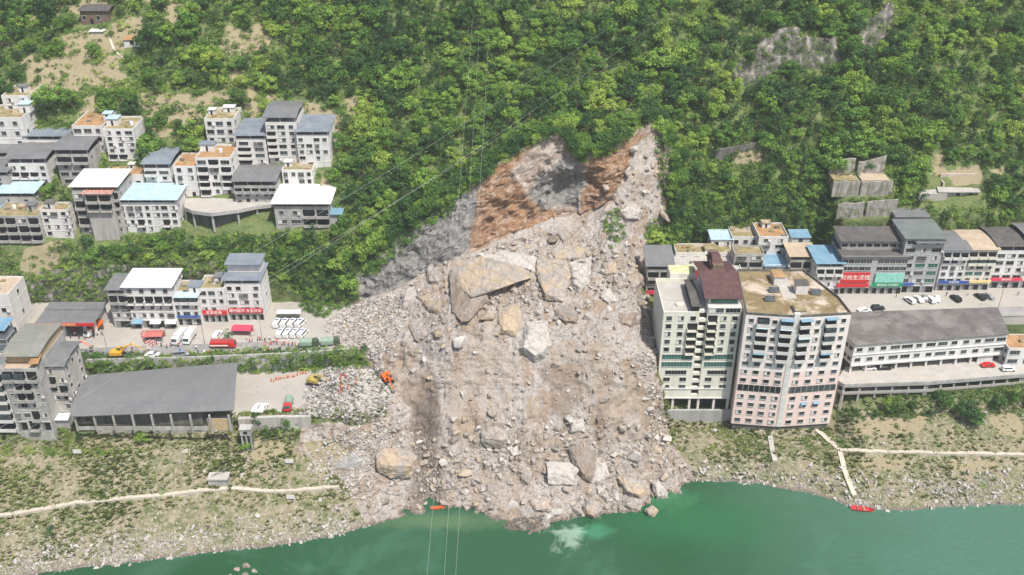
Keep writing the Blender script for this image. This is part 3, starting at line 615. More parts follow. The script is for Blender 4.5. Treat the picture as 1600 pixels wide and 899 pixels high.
# ---------------------------------------------------------------- surface samples, used by everything that grows or lies on the ground
tri = P2[TRI]; cr = np.cross(tri[:, 1] - tri[:, 0], tri[:, 2] - tri[:, 0]); ar = np.linalg.norm(cr, axis=1) / 2; tn = cr / (2 * ar[:, None] + 1e-9); tn[tn[:, 2] < 0] *= -1
tc = tri.mean(1); tpx, tpy = px_np(tc); tv = vp[TRI].mean(1)
inview = (tpx > -120) & (tpx < 1720) & (tpy > -70) & (tpy < 930) & (tc[:, 2] > -.3)
att = lambda a: a[TRI].mean(1)
t_slide, t_scarp, t_rock, t_soil, t_pave = att(s_slide), att(s_scarp), att(rockz), att(s_soil), att(s_pave)
def sample(weight, n):
    p = weight * ar * inview; p = p / p.sum(); k = rng.choice(len(TRI), n, p=p); u = rng.random((n, 2)); fl = u.sum(1) > 1; u[fl] = 1 - u[fl]
    a, b, c = tri[k, 0], tri[k, 1], tri[k, 2]; return a + (b - a) * u[:, :1] + (c - a) * u[:, 1:], k
BLOCK = []   # ground footprints (pixel boxes are not used: world x0,x1,y0,y1) of everything built
def blocked(x, y, pad=0, z=None):
    m = np.zeros(len(x), bool); z = np.zeros(len(x)) if z is None else z
    for b_ in BLOCK: x0, x1, y0, y1 = b_[:4]; m |= (z < (b_[4] if len(b_) > 4 else 999)) & (x > x0 - pad) & (x < x1 + pad) & (y > y0 - pad) & (y < y1 + pad)
    return m
# ---------------------------------------------------------------- buildings
WCACHE = {}
def window_mesh(w, h, kind):
    k = (round(w, 1), round(h, 1), kind)
    if k in WCACHE: return WCACHE[k]
    w, h = k[0], k[1]; mb = MB()
    g = {'g': 2, 'n': 1}.get(kind, 1)
    mb.box(-w / 2, w / 2, -.03, .05, 0, h, 1)
    f = .07
    for a in ((-w / 2 - f, -w / 2 + .02), (w / 2 - .02, w / 2 + f)): mb.box(*a, -.10, .04, -f, h + f, 0)
    mb.box(-w / 2, w / 2, -.10, .04, h - .02, h + f, 0); mb.box(-w / 2 - .1, w / 2 + .1, -.16, .04, -f - .06, .01, 0)
    n = max(1, int(w / .9))
    for i in range(1, n + 1 if n > 1 else 1):
        if i < n or n == 1: x = -w / 2 + w * i / n; mb.box(x - .025, x + .025, -.06, -.03, .01, h - .02, 0)
    mb.box(-w / 2 - .1, w / 2 + .1, -.2, .04, h + f + .004, h + f + .07, 3)
    if kind == 'c': mb.box(-w / 2 + .06, -w / 2 + w * .45, -.045, -.028, .06, h - .06, 2)
    me = mb.mesh('window', [M_FRAME, M_GLASSG if kind == 'g' else (M_GLASS if kind in 'nc' else M_DARK), M_PALE, M_CONC]); WCACHE[k] = me; return me
def _ac():
    mb = MB(); mb.box(-.42, .42, -.38, -.02, 0, .58); mb.box(-.5, .5, -.45, .02, -.06, -.005, 1); mb.tube([(-.1, -.395, .28), (-.1, -.383, .28)], .22, 8, 1); return mb.mesh('air_conditioner', [M_PALE, M_STEEL])
AC = _ac()
def cage_mesh(w, h):
    k = (round(w, 1), round(h, 1), 'cage')
    if k in WCACHE: return WCACHE[k]
    w, h = k[0], k[1]; mb = MB()
    for i in range(int(w / .3) + 1): x = -w / 2 + i * w / int(w / .3); mb.box(x - .025, x + .025, -.52, -.47, -.1, h)
    for z in (-.1, h / 2, h): mb.box(-w / 2, w / 2, -.5, -.21, z, z + .04)
    me = mb.mesh('window_cage', M_STEEL); WCACHE[k] = me; return me
def balcony_mesh(w, h, rail, wm, glass=False):
    k = (round(w, 1), round(h, 1), rail, wm.name, glass, 'b')
    if k in WCACHE: return WCACHE[k]
    w, h = k[0], k[1]; mb = MB(); D = 1.15
    mb.box(-w / 2 + .05, w / 2 - .05, -.03, .05, .02, h - .35, 1)
    mb.box(-w / 2, w / 2, -D, .04, -.16, 0, 0)
    if rail: 
        mb.box(-w / 2, w / 2, -D, -D + .06, .92, 1.0, 2)
        for i in range(int(w / .35) + 1): x = -w / 2 + i * .35; mb.box(x, x + .04, -D + .01, -D + .05, .004, .915, 2)
    else: mb.box(-w / 2, w / 2, -D, -D + .12, .004, .95, 0)
    for s in (-1, 1): mb.box(min(s * w / 2, s * (w / 2 - .12)), max(s * w / 2, s * (w / 2 - .12)), -D + .13, .03, .004, .95, 0)
    if glass: mb.box(-w / 2 + .1, w / 2 - .1, -D + .03, -D + .08, 1.02, h - .3, 3)
    me = mb.mesh('balcony', [wm, M_DARK, M_STEEL, M_GLASS]); WCACHE[k] = me; return me
def shop_mesh(w, h):
    k = (round(w, 1), round(h, 1), 'shop')
    if k in WCACHE: return WCACHE[k]
    w, h = k[0], k[1]; mb = MB(); mb.box(-w / 2, w / 2, -.03, .05, 0, h, 1); mb.box(-w / 2, w / 2, -.25, .04, h, h + .3, 0)
    for s in (-1, 1): mb.box(s * w / 2 - .12, s * w / 2 + .12, -.18, .03, 0, h, 0)
    mb.box(-w / 2 + .14, -w / 2 + .14 + w * .3, -.07, -.035, .02, h - .05, 2)
    me = mb.mesh('shopfront', [M_FRAME, M_DARK, M_STEEL]); WCACHE[k] = me; return me
def facade(root, W, H, pats, M, wm, side=False, y0=0., kinds='dnc', ledge=True, rl=False):
    """pats: one string per storey from the ground up; each letter is a bay"""
    n = len(pats); fh = H / n
    for i, p in enumerate(pats):
        m = len(p)
        for j, c in enumerate(p):
            if c == '.': continue
            bw = W / m; x = -W / 2 + bw * (j + .5); z = i * fh
            if c in 'wWghvl':
                ww = {'w': min(1.5, bw * .5), 'W': min(3.2, bw * .72), 'g': min(3.2, bw * .8), 'h': min(1.0, bw * .6), 'v': min(1.2, bw * .45), 'l': bw * .93}[c]
                hh = min(1.5, fh * .52) if c != 'h' else .7
                k = 'g' if c == 'g' else kinds[random.randrange(len(kinds))]
                o = link('window', window_mesh(ww, hh, k), root)
                o.matrix_local = M @ Matrix.Translation((x, y0, z + fh * .33 if c != 'h' else z + fh * .55))
                if random.random() < .16 and bw > ww + 1.2: o = link('air_conditioner', AC, root); o.matrix_local = M @ Matrix.Translation((x + ww / 2 + .55, y0, z + fh * .3))
                elif random.random() < .10 and c in 'wW': o = link('window_cage', cage_mesh(ww, hh), root); o.matrix_local = M @ Matrix.Translation((x, y0, z + fh * .33))
            elif c in 'bBG':
                o = link('balcony', balcony_mesh(bw * .9, fh, c == 'B', wm, c == 'G'), root); o.matrix_local = M @ Matrix.Translation((x, y0, z + .12))
            elif c == 's':
                o = link('shopfront', shop_mesh(bw * .86, min(2.9, fh * .85)), root); o.matrix_local = M @ Matrix.Translation((x, y0, z + .03))
            elif c == 'd':
                mb = MB(); mb.box(-.6, .6, -.05, .04, 0, 2.1); o = mb.build('door', M_DARK, root); o.matrix_local = M @ Matrix.Translation((x, y0, z + .03))
def roof_sheet(mb, W, D, ov, kind, z, rise, m=0, th=.14):
    x0, x1 = -W / 2 - ov, W / 2 + ov; y0, y1 = -ov, D + ov; n = 10 if kind == 'curve' else 1
    top, bot = [], []
    for i in range(n + 1):
        t = i / n; y = y0 + (y1 - y0) * t; zz = z + (rise * math.sin(math.pi * (.12 + .76 * t)) if kind == 'curve' else rise * t)
        top += [(x0, y, zz + th), (x1, y, zz + th)]; bot += [(x0, y, zz), (x1, y, zz)]
    k = len(top); vs = top + bot; fs = []
    for i in range(n):
        a = 2 * i; fs += [(a, a + 1, a + 3, a + 2), (k + a, k + a + 2, k + a + 3, k + a + 1), (a, a + 2, k + a + 2, k + a), (a + 1, k + a + 1, k + a + 3, a + 3)]
    fs += [(0, k, k + 1, 1), (2 * n, 2 * n + 1, k + 2 * n + 1, k + 2 * n)]
    mb.add(vs, fs, m)
def house(label, xl, xr, yb, ye, yr, pats, roof='flat', rm=None, wm=None, cat='house', name='house', side=None, Yf=None, zb=None, open_top=None, raised=None,
          hut=None, group=None, skirt=4, yaw=0, left=None, rise=.5, ov=.7, kinds='dnc', parapet=.6, ledges=True, dep=None, tank=0):
    """a building from where its front stands in the valley: left/right edges and eave at the eave line, base line, rear roof line"""
    wm = wm or M_CONC; rm = rm or M_RGREY; xm = (xl + xr) / 2
    if zb is not None: P0 = at_z(xm, yb, zb)
    elif Yf is not None: P0 = at_y(xm, yb, Yf)
    else: P0 = hit(xm, yb)[0]
    Y = P0.y if Yf is None else Yf; zb = P0.z
    A_, B_ = at_y(xl, ye, Y), at_y(xr, ye, Y); H = A_.z - zb; W = B_.x - A_.x
    D = dep or max(5., at_z(xm, yr, zb + H).y - Y)
    root = empty(name, ((A_.x + B_.x) / 2, Y, zb), R(yaw)); tag(root, label, cat, group)
    BLOCK.append((A_.x - 1, B_.x + 1, Y - 1.5, Y + D + 1, zb + H - .5))
    raised = (2.3 if roof in ('shed', 'curve') else 0) if raised is None else raised
    Hb = H - raised; I = Matrix.Identity(4)
    mb = MB(); mb.box(-W / 2, W / 2, 0, D, -skirt, Hb)
    n = len(pats)
    if ledges:
        for i in range(1, n):
            z = Hb * i / n; mb.box(-W / 2 - .06, W / 2 + .06, -.08, D + .06, z - .12, z + .02)
    mb.build('wall', wm, root)
    facade(root, W, Hb, pats, I, wm, kinds=kinds)
    sp = side if side is not None else ['v.v' if random.random() < .6 else '.v.' for _ in pats]
    Mr = Matrix.Translation((W / 2, D / 2, 0)) @ Matrix.Rotation(R(90), 4, 'Z'); Ml = Matrix.Translation((-W / 2, D / 2, 0)) @ Matrix.Rotation(R(-90), 4, 'Z')
    cx = (A_.x + B_.x) / 2
    if cx < 30: facade(root, D, Hb, sp, Mr, wm, kinds=kinds)
    else: facade(root, D, Hb, sp, Ml, wm, kinds=kinds)
    if roof in ('shed', 'curve'):
        mb = MB(); roof_sheet(mb, W, D, ov, roof, H - .14, rise); mb.build('roof', rm, root)
        if raised > .5:
            mb = MB(); t = .18
            mb.box(-W / 2 + .02, W / 2 - .02, .02, t, Hb, Hb + .9); mb.box(-W / 2 + .02, -W / 2 + t, t + .002, D - t, Hb, Hb + .9); mb.box(W / 2 - t, W / 2 - .02, t + .002, D - t, Hb, Hb + .9)
            nx = max(2, int(W / 4))
            for i in range(nx + 1):
                x = -W / 2 + .2 + (W - .4) * i / nx
                for y in (.3, D - .3): mb.box(x - .12, x + .12, y - .1, y + .1, Hb + .004, H + (rise * .8 if y > 1 and roof == 'shed' else 0) - .1)
            mb.build('parapet', wm, root)
            mb = MB(); mb.box(-W / 2 + .8, W / 2 - .8, D * .45, D - .5, Hb + .002, H - .3); mb.build('attic_room', M_DIM, root)  # near-black box painted as the shade inside the open top storey
    else:
        mb = MB(); mb.box(-W / 2 + .2, W / 2 - .2, .2, D - .2, Hb - .02, Hb + .06); mb.build('roof', rm, root)
        mb = MB(); q = parapet; t = .2
        mb.box(-W / 2, W / 2, 0, t, Hb, Hb + q); mb.box(-W / 2, W / 2, D - t, D, Hb, Hb + q); mb.box(-W / 2, -W / 2 + t, t + .002, D - t - .002, Hb, Hb + q); mb.box(W / 2 - t, W / 2, t + .002, D - t - .002, Hb, Hb + q)
        mb.build('parapet', wm, root)
        for _ in range(random.randrange(2, 6)):
            x, y = random.uniform(-W / 2 + 1, W / 2 - 1), random.uniform(1, D - 1); a, b = random.uniform(.3, .9), random.uniform(.25, .6); mb = MB(); mb.box(x - a, x + a, y - b, y + b, Hb + .065, Hb + random.uniform(.3, .9)); mb.build('planter', random.choice([M_CONC, M_MOSS, M_DARKC, M_RUST, M_STEEL]), root)
        for (hx, hy, hw, hd, hh, hm) in (hut or []):
            x = -W / 2 + W * hx; y = D * hy
            mb = MB(); mb.box(x - hw / 2, x + hw / 2, y - hd / 2, y + hd / 2, Hb + .06, Hb + hh); mb.box(x - hw / 2 - .25, x + hw / 2 + .25, y - hd / 2 - .3, y + hd / 2 + .2, Hb + hh, Hb + hh + .14, 1)
            mb.box(x - .4, x + .3, y - hd / 2 - .03, y - hd / 2 + .02, Hb + .08, Hb + min(2, hh - .3), 2)
            mb.build('stair_hut', [wm, hm or wm, M_DARK], root)
    root['_w'] = W
    return root, W, Hb, D, H, Vector((cx, Y, zb))
def water_tank(root_info, fx, fy, label, dz=.06):
    r, W, Hb, D, H, P0 = root_info; mb = MB(); n = 10
    mb.tube([(0, 0, .15), (0, 0, .2), (0, 0, 1.3), (0, 0, 1.5)], [.55, .62, .62, .25], 12); mb.box(-.5, .5, -.5, .5, 0, .149)
    o = mb.build('water_tank', M_CAR_W, None, (P0.x - W / 2 + W * fx, P0.y + D * fy, P0.z + Hb + dz)); tag(o, label, 'water tank'); return o
def text(root, s, size, loc, m, name='lettering', rx=90, ext=.02):
    cu = bpy.data.curves.new(name, 'FONT'); cu.body = s; cu.size = size; cu.extrude = ext; cu.align_x = 'CENTER'; cu.align_y = 'CENTER'; cu.resolution_u = 2
    o = bpy.data.objects.new(name, cu); COL.objects.link(o); dg = bpy.context.evaluated_depsgraph_get(); me = bpy.data.meshes.new_from_object(o.evaluated_get(dg))
    bpy.data.objects.remove(o); me.materials.clear(); me.materials.append(m); q = link(name, me, root, loc); q.rotation_euler = (R(rx), 0, 0); return q
def signboard(root, x0, x1, z0, z1, m, txt=None, ty=M_WTEXT, y=-.9, th=.25, size=None):
    mb = MB(); mb.box(x0, x1, y, y + th, z0, z1); o = mb.build('signboard', m, root)
    if txt: text(o, txt, size or (z1 - z0) * .62, ((x0 + x1) / 2, y - .03, (z0 + z1) / 2), ty)
    return o

HV = 'houses stacked on the hillside above the road'
F3 = ['wBw.', 'wbbw', 'wbbw']
# --- upper village, left
house('white house with a flat concrete roof at the top left edge of the village', 2, 44, 188, 152, 134, ['..', 'ww', 'ww'], wm=M_WHITE, rm=M_MOSS, hut=[(.6, .5, 3, 3, 2.2, M_RGREY)], group=HV)
house('big white house with large dark windows and a mossy roof at the village top left', -40, 34, 232, 186, 166, ['W.w', 'WWw', 'WWw'], wm=M_WHITE, rm=M_MOSS, hut=[(.92, .6, 4, 4, 3.2, M_RPBLUE)], group=HV)
house('long white house with a blue grey metal roof below the top left white houses', 38, 103, 234, 212, 191, ['w..W', 'W.ww'], roof='shed', rm=M_RSLATE, wm=M_WHITE, group=HV)
house('white house with a rusty brown flat roof beside the mossy roofed white block', 112, 160, 238, 199, 167, ['WWw', 'wWw', 'WWw'], rm=M_RUST, wm=M_PALE, hut=[(.95, .4, 3, 3, 2.4, M_RPBLUE)], group=HV)
T = house('tall white house with a mossy roof and a tall blank right wall', 161, 208, 250, 204, 184, ['BB.', 'www', 'wwW', 'wvW', 'wwW'], rm=M_MOSS, wm=M_WHITE, side=['.', '.', 'v.', '.', '.'], hut=[(.18, .5, 4, 4, 2.6, M_RPBLUE)], group=HV)
water_tank(T, .8, .4, 'white water tank on the mossy roof of the tall white house')
house('grey concrete house with an arched grey roof in the middle of the left cluster', 84, 136, 290, 235, 211, ['WW', 'WWw', 'ww', 'bb'], roof='curve', rm=M_RGREY, wm=M_CONC, rise=1.2, group=HV)
house('white house with a broad grey roof and pale balconies, second row from the left edge', 10, 70, 289, 249, 224, ['w.ww', 'bBbw', 'ww.w'], roof='curve', rm=M_RGREY, wm=M_WHITE, rise=1.2, group=HV)
house('dark grey roofed house at the left edge of the village, upper one', -40, 12, 262, 238, 214, ['ww', 'ww'], roof='shed', rm=M_RGREY, wm=M_CONC, group=HV)
house('dark grey roofed house at the left edge of the village, lower one', -50, 10, 300, 268, 246, ['ww', 'ww', 'ww'], roof='shed', rm=M_RGREY, wm=M_CONC, group=HV)
house('low house with an orange brown flat roof behind the pale blue roofed block', 160, 222, 296, 274, 254, ['wwww'], rm=M_RUST, wm=M_PALE, parapet=.3, hut=[(.6, .6, 2, 2, 1.6, M_WHITE)], group=HV)
house('raw concrete house with a white metal roof and a red striped lean-to', 110, 182, 366, 291, 266, ['wwvw', 'bbWw', 'Wwww', 'bBBb', 'WWbb'], roof='shed', rm=M_RWHITE, wm=M_RAW, rise=.3, group=HV)
h = house('narrow front annex with a rusty red striped roof on the raw concrete house', 131, 172, 330, 302, 288, ['BB', 'bb'], roof='shed', rm=M_RROOF, wm=M_RAW, dep=4, Yf=hit(146, 364)[0].y - 2.5, skirt=12, raised=.6, group=HV)
house('five storey white block under a wide pale blue roof', 180, 274, 364, 311, 288, ['w.Wv.Ww', 'wvBv.Bw', 'wWWvWWw', 'wWWvWWw'], roof='shed', rm=M_RPBLUE, wm=M_WHITE, rise=.2, ov=.9, group=HV)
house('grey roofed house left of the small orange roof in the village middle', 223, 264, 300, 257, 232, ['WB', 'WB', 'ww', 'GW'], roof='curve', rm=M_RSLATE, wm=M_WHITE, rise=1., group=HV)
house('small white house with an orange flat roof between two taller houses', 270, 305, 309, 261, 240, ['wd', 'w.', 'ww', 'ww'], rm=M_RUST, wm=M_WHITE, parapet=.3, group=HV)
T = house('five storey white house with a bright mossy orange roof', 305, 360, 306, 249, 228, ['Bvd', 'bWb', 'BvB', 'bWb', 'WbW'], rm=M_RUST, wm=M_WHITE, hut=[(.2, .7, 5, 3.5, 2.6, M_RSLATE)], group=HV)
water_tank(T, .6, .5, 'white water tank on the bright mossy orange roof')
T = house('square white house with a cluttered flat roof, leftmost of the upper middle row', 319, 365, 226, 188, 170, ['wWw', 'WWw', 'wWw'], rm=M_MOSS, wm=M_WHITE, hut=[(.15, .5, 2.4, 2.4, 2.1, None), (.65, .8, 4, 3, 1.8, M_RWHITE)], group=HV)
house('white house with a slate blue roof right of the square flat roofed house', 367, 414, 258, 211, 187, ['Bw', 'bW', 'bW', 'WW'], roof='shed', rm=M_RSLATE, wm=M_PALE, rise=.3, group=HV)
house('tallest grey roofed house with stacked pink balconies', 413, 461, 255, 185, 161, ['w.', 'bWw', 'bWw', 'bWw', 'bWw', 'WWw'], roof='curve', rm=M_RGREY, wm=M_PALE, rise=1.4, group=HV)
house('white house with a slate grey roof and blank right wall, last of the upper row', 462, 512, 262, 205, 183, ['.w..', 'W.v.', 'wWww', 'WWw.', 'w.Ww'], roof='shed', rm=M_RSLATE, wm=M_WHITE, rise=.8, side=['.', '.', 'v', '.', '.'], group=HV)
house('grey house with a dark hipped sheet roof on the village road', 364, 430, 318, 284, 259, ['wdv.w', 'wwvWw', 'bbbbb'], roof='curve', rm=M_RGREY, wm=M_CONC, rise=1., group=HV)
T = house('small white two storey house with a mossy flat roof behind the big white roof', 440, 488, 290, 268, 250, ['w.Ww', 'wwWw'], rm=M_MOSS, wm=M_WHITE, hut=[(.15, .5, 2.5, 2.5, 1.8, None)], group=HV)
water_tank(T, .6, .7, 'water tank on the small white house behind the big white roof')
T = house('grey house with a broad white metal roof at the right end of the village', 427, 513, 354, 317, 286, ['WWbb', 'wwbb'], roof='shed', rm=M_RWHITE, wm=M_CONC, rise=.2, ov=1., group=HV)
house('lean-to shed with a sky blue roof on the side of the white roofed grey house', 514, 532, 350, 334, 321, ['.'], roof='shed', rm=M_RBLUE, wm=M_CONC, rise=.2, raised=0, dep=5, cat='shed', name='lean_to_shed')
house('house under a pale blue metal roof at the left edge, below the grey roofs', -6, 52, 325, 301, 286, ['ww', 'ww'], roof='shed', rm=M_RPBLUE, wm=M_CONC, group=HV)
house('shed house with a bright blue roof corner at the far left edge', -45, 14, 350, 333, 318, ['ww'], roof='shed', rm=M_RBLUE, wm=M_CONC, group=HV)
T = house('rounded grey house with stacked balconies and a mossy roof at the left edge', -12, 60, 378, 340, 318, ['bbBb', 'Bbbb', 'bbWb'], rm=M_MOSS, wm=M_CONC, hut=[(.7, .6, 3, 3, 2, M_RGREY)], group=HV)
water_tank(T, .3, .6, 'water tank on the mossy roof of the rounded balcony house')
house('pale house with small windows right of the rounded balcony house', 62, 105, 371, 330, 318, ['w.w', 'wwv', 'w.w', 'wWw'], rm=M_MOSS, wm=M_PALE, hut=[(.3, .5, 3, 3, 2.2, M_DARKC)], group=HV)
# --- farm buildings high on the left
r = hit(150, 40)[0]
house('old dark timber farmhouse with a grey tiled roof high on the left slope', 124, 168, 38, 18, 2, ['wdw.'], roof='curve', rm=M_RDARK, wm=M_WOOD, rise=1., raised=0, dep=9, cat='farmhouse', name='farmhouse', side=['.'])
house('small white roofed shed below the timber farmhouse', 140, 160, 54, 49, 42, ['.'], roof='shed', rm=M_RWHITE, wm=M_CONC, raised=0, cat='shed', name='shed', ov=.4)
house('small white hut with an orange tiled roof alone on the left slope', 192, 218, 74, 62, 54, ['w'], roof='shed', rm=M_RUST, wm=M_WHITE, raised=0, cat='hut', name='hut', ov=.4, side=['.'])
# --- row along the left road
HR = 'buildings along the left road'
house('grey house with a mossy tan flat roof at the left edge beside the rock face', -40, 13, 523, 462, 434, ['ss', 'ww', 'bw', 'w.'], rm=M_RTAN, wm=M_PALE, side=['.', 'v', '.', 'v'], group=HR, zb=28)
house('blue sided building sliced by the left edge, above the concrete blocks', -60, 5, 580, 515, 500, ['lll', 'lll', 'lll'], roof='shed', rm=M_RBLUE, wm=M_RSLATE, side=['ll', 'll', 'll'], group=HR, zb=26, kinds='n')
house('set back grey house between fuel canopy and long white block', 166, 196, 512, 452, 430, ['s', 'WW', 'WW', 'bb'], roof='shed', rm=M_RGREY, wm=M_CONC, group=HR, zb=28, dep=9)
T = house('long white block with a big cream metal roof and a blue shop awning', 191, 266, 512, 448, 421, ['ssss', 'wWvwW', 'wWWvW', 'BBBBB', 'wwww'], roof='shed', rm=M_RWHITE, wm=M_WHITE, rise=.1, group=HR, zb=28, raised=.5)
for x, m_ in ((-5, M_RBLUE), (1, M_WHITE), (6, M_WHITE)):
    mb = MB(); mb.add([(x - 1.8, -.1, 3.3), (x + 1.8, -.1, 3.3), (x + 1.8, -1.9, 2.6), (x - 1.8, -1.9, 2.6), (x - 1.8, -.1, 3.2), (x + 1.8, -.1, 3.2), (x + 1.8, -1.9, 2.5), (x - 1.8, -1.9, 2.5)], [(0, 3, 2, 1), (4, 5, 6, 7), (0, 4, 7, 3), (1, 2, 6, 5), (2, 3, 7, 6)]); mb.build('awning', m_, T[0])
T = house('narrow white block with a pale blue canopy beside the red shops', 265, 309, 508, 463, 440, ['sss', 'wWv', 'wWw', 'GGG'], rm=M_MOSS, wm=M_WHITE, hut=[(.85, .4, 4, 4, 2.5, M_RSLATE)], group=HR, zb=28)
mb = MB(); mb.box(-T[1] / 2 - .3, T[1] / 2 + .3, -1.4, 3, T[2] + .1, T[2] + .25); mb.build('canopy', M_RPBLUE, T[0]); signboard(T[0], -T[1] / 2, T[1] / 2, 3.3, 4.1, M_BLSIGN, None)
T = house('white block with a mossy roof over the left half of the red shop fascia', 309, 350, 503, 453, 432, ['ssss', 'ww.', 'wWv', 'WWw'], rm=M_MOSS, wm=M_WHITE, hut=[(.7, .75, 4, 3, 1.8, M_RGREY)], group=HR, zb=28)
signboard(T[0], -T[1] / 2, T[1] / 2, 3.2, 4.9, M_RED, '家具家电', M_WTEXT, size=1.3)
T = house('tall white block with a two step slate blue roof above the red shops', 349, 405, 500, 437, 424, ['sssss', 'wWw', 'WWw', 'wWw', 'ww.w'], roof='shed', rm=M_RSLATE, wm=M_WHITE, rise=.2, group=HR, zb=28, side=['.', '.', 'v', '.', '.'], dep=11)
signboard(T[0], -T[1] / 2, T[1] / 2, 3.2, 4.9, M_RED, '建材超市 五金日杂', M_WTEXT, size=1.3)
W5, H5 = T[1], T[4]
mb = MB(); mb.box(-W5 / 2 + .4, W5 / 2 - .4, 4.5, 10.5, H5 + .2, H5 + 3.6); mb.build('penthouse', M_PALE, T[0]); mb = MB(); mb.box(-W5 / 2 - .2, W5 / 2 + .2, 3.2, 11.3, H5 + 3.6, H5 + 3.75); mb.build('upper_roof', M_RSLATE, T[0])
# fuel station
def fuel_station():
    c = at_z(105, 523, 28); rt = empty('fuel_station', (c.x, c.y, 28)); tag(rt, 'fuel station canopy with a grey roof and a red lettered fascia', 'fuel station')
    zr = 6.2; A0 = at_z(54, 506, 28 + zr); B0 = at_z(151, 500, 28 + zr); C0 = at_z(158, 474, 28 + zr); 
    W = B0.x - A0.x; x0 = A0.x - c.x; x1 = x0 + W; y0 = A0.y - c.y; y1 = C0.y - c.y; ym = y0 + (y1 - y0) * .62
    BLOCK.append((c.x + x0, c.x + x1, c.y + y0, c.y + y1))
    mb = MB(); mb.box(x0, x1, y0, ym, zr, zr + .25); mb.box(x0, x1, ym + .02, y1, zr + .3, zr + .55); mb.build('roof', M_RGREY, rt)
    f = MB(); f.box(x0 - .1, x1 + .1, y0 - .35, y0 - .02, zr - .75, zr + .3); f = f.build('fascia', M_RED, rt)
    text(f, '石油加油站服务区', .95, ((x0 + x1) / 2, y0 - .38, zr - .22), M_YTEXT)
    for i, t in enumerate((.14, .4, .75, .93)):
        mb = MB(); x = x0 + W * t; mb.box(x - .4, x + .4, y0 + 2.5, y0 + 3.3, 0, zr - .01); mb.build('column', M_WHITE, rt)
    mb = MB(); mb.box(x0 + 1, x1 - 1, y1 - 5, y1 - .2, 0, zr - .1); b = mb.build('back_building', M_PALE, rt)
    for i in range(5):
        o = link('window', window_mesh(2.2, 1.6, 'd'), rt, (x0 + 3 + i * (W - 6) / 4, y1 - 5, 1.2))
    for i in range(3):
        mb = MB(); x = x0 + W * (.3 + .2 * i); mb.box(x - .5, x + .5, y0 + 4.6, y0 + 5.3, 0, .15, 1); mb.box(x - .3, x + .3, y0 + 4.7, y0 + 5.2, .15, 1.7, 0); mb.build('fuel_pump', [M_RED, M_SLAB], rt)
fuel_station()
# --- grey blocks on the lower terrace, left corner
HL = 'concrete apartment blocks in the lower left corner'
T = house('tall raw concrete block with a green grey roof over a yellow roof terrace', 1, 57, 672, 580, 545, ['sBs', 'wWbw', 'hWWh', 'hbbh', 'hbbh', 'GGb'], roof='flat', rm=M_RTAN, wm=M_CONC, zb=21.5, side=['.', '.', '.', 'v', '.', '.'], group=HL, dep=20, parapet=.9)
W1, H1, D1 = T[1], T[2], T[3]
mb = MB(); mb.box(-W1 / 2 + .3, W1 / 2 - .3, 4, D1 - .3, H1 + .07, H1 + 2.9); mb.build('attic_room', M_TANW, T[0])
mb = MB(); roof_sheet(mb, W1, D1 - 3, .4, 'curve', H1 + 2.9, 1.2); o = mb.build('upper_roof', W_('green_grey_roof', (.20, .205, .18), (.25, .25, .22), .3, rough=.7, wave=1.6), T[0]); o.location = (0, 2.5, 0)
mb = MB(); mb.add([(3, 0, H1 + 2.2), (6, .2, H1 + 2.4), (5.6, 4, H1 + 3.2), (3.4, 4, H1 + 3.1), (3, 0, H1 + 2.1), (6, .2, H1 + 2.3), (5.6, 4, H1 + 3.1), (3.4, 4, H1 + 3.)], [(0, 1, 2, 3), (7, 6, 5, 4), (0, 4, 5, 1), (1, 5, 6, 2), (3, 2, 6, 7), (0, 3, 7, 4)]); mb.build('terrace_awning', M_RUST, T[0])
house('narrower grey concrete block with a dark arched roof beside the warehouse', 67, 98, 655, 573, 537, ['W.', '.w', 'Wv', 'Wb', 'bw', 'w.'], roof='curve', rm=M_RGREY, wm=M_RAW, zb=21.5, side=['..', 'v.v', 'vvv', 'v.v', 'v.v', 'vvv'], rise=1.2, raised=.4, group=HL)
house('pale slice of a balcony block cut by the left edge of the corner', -60, 2, 672, 585, 560, ['bb', 'GG', 'GG', 'GG', 'GG', 'GG'], rm=M_RGREY, wm=M_WHITE, zb=21, group=HL, dep=10)
mb = MB(); p = hit(98, 655)[0]; mb.box(-2.6, 2.6, -2.5, 2.2, 2.4, 2.55); mb.box(-2.4, 2.4, -1.8, 2, -2, 2.39, 1); tag(mb.build('shed', [M_RWHITE, M_CONC], None, (p.x + 1, p.y - 1.5, 21.2)), 'tiny white roofed shed against the foot of the narrow grey block', 'shed')
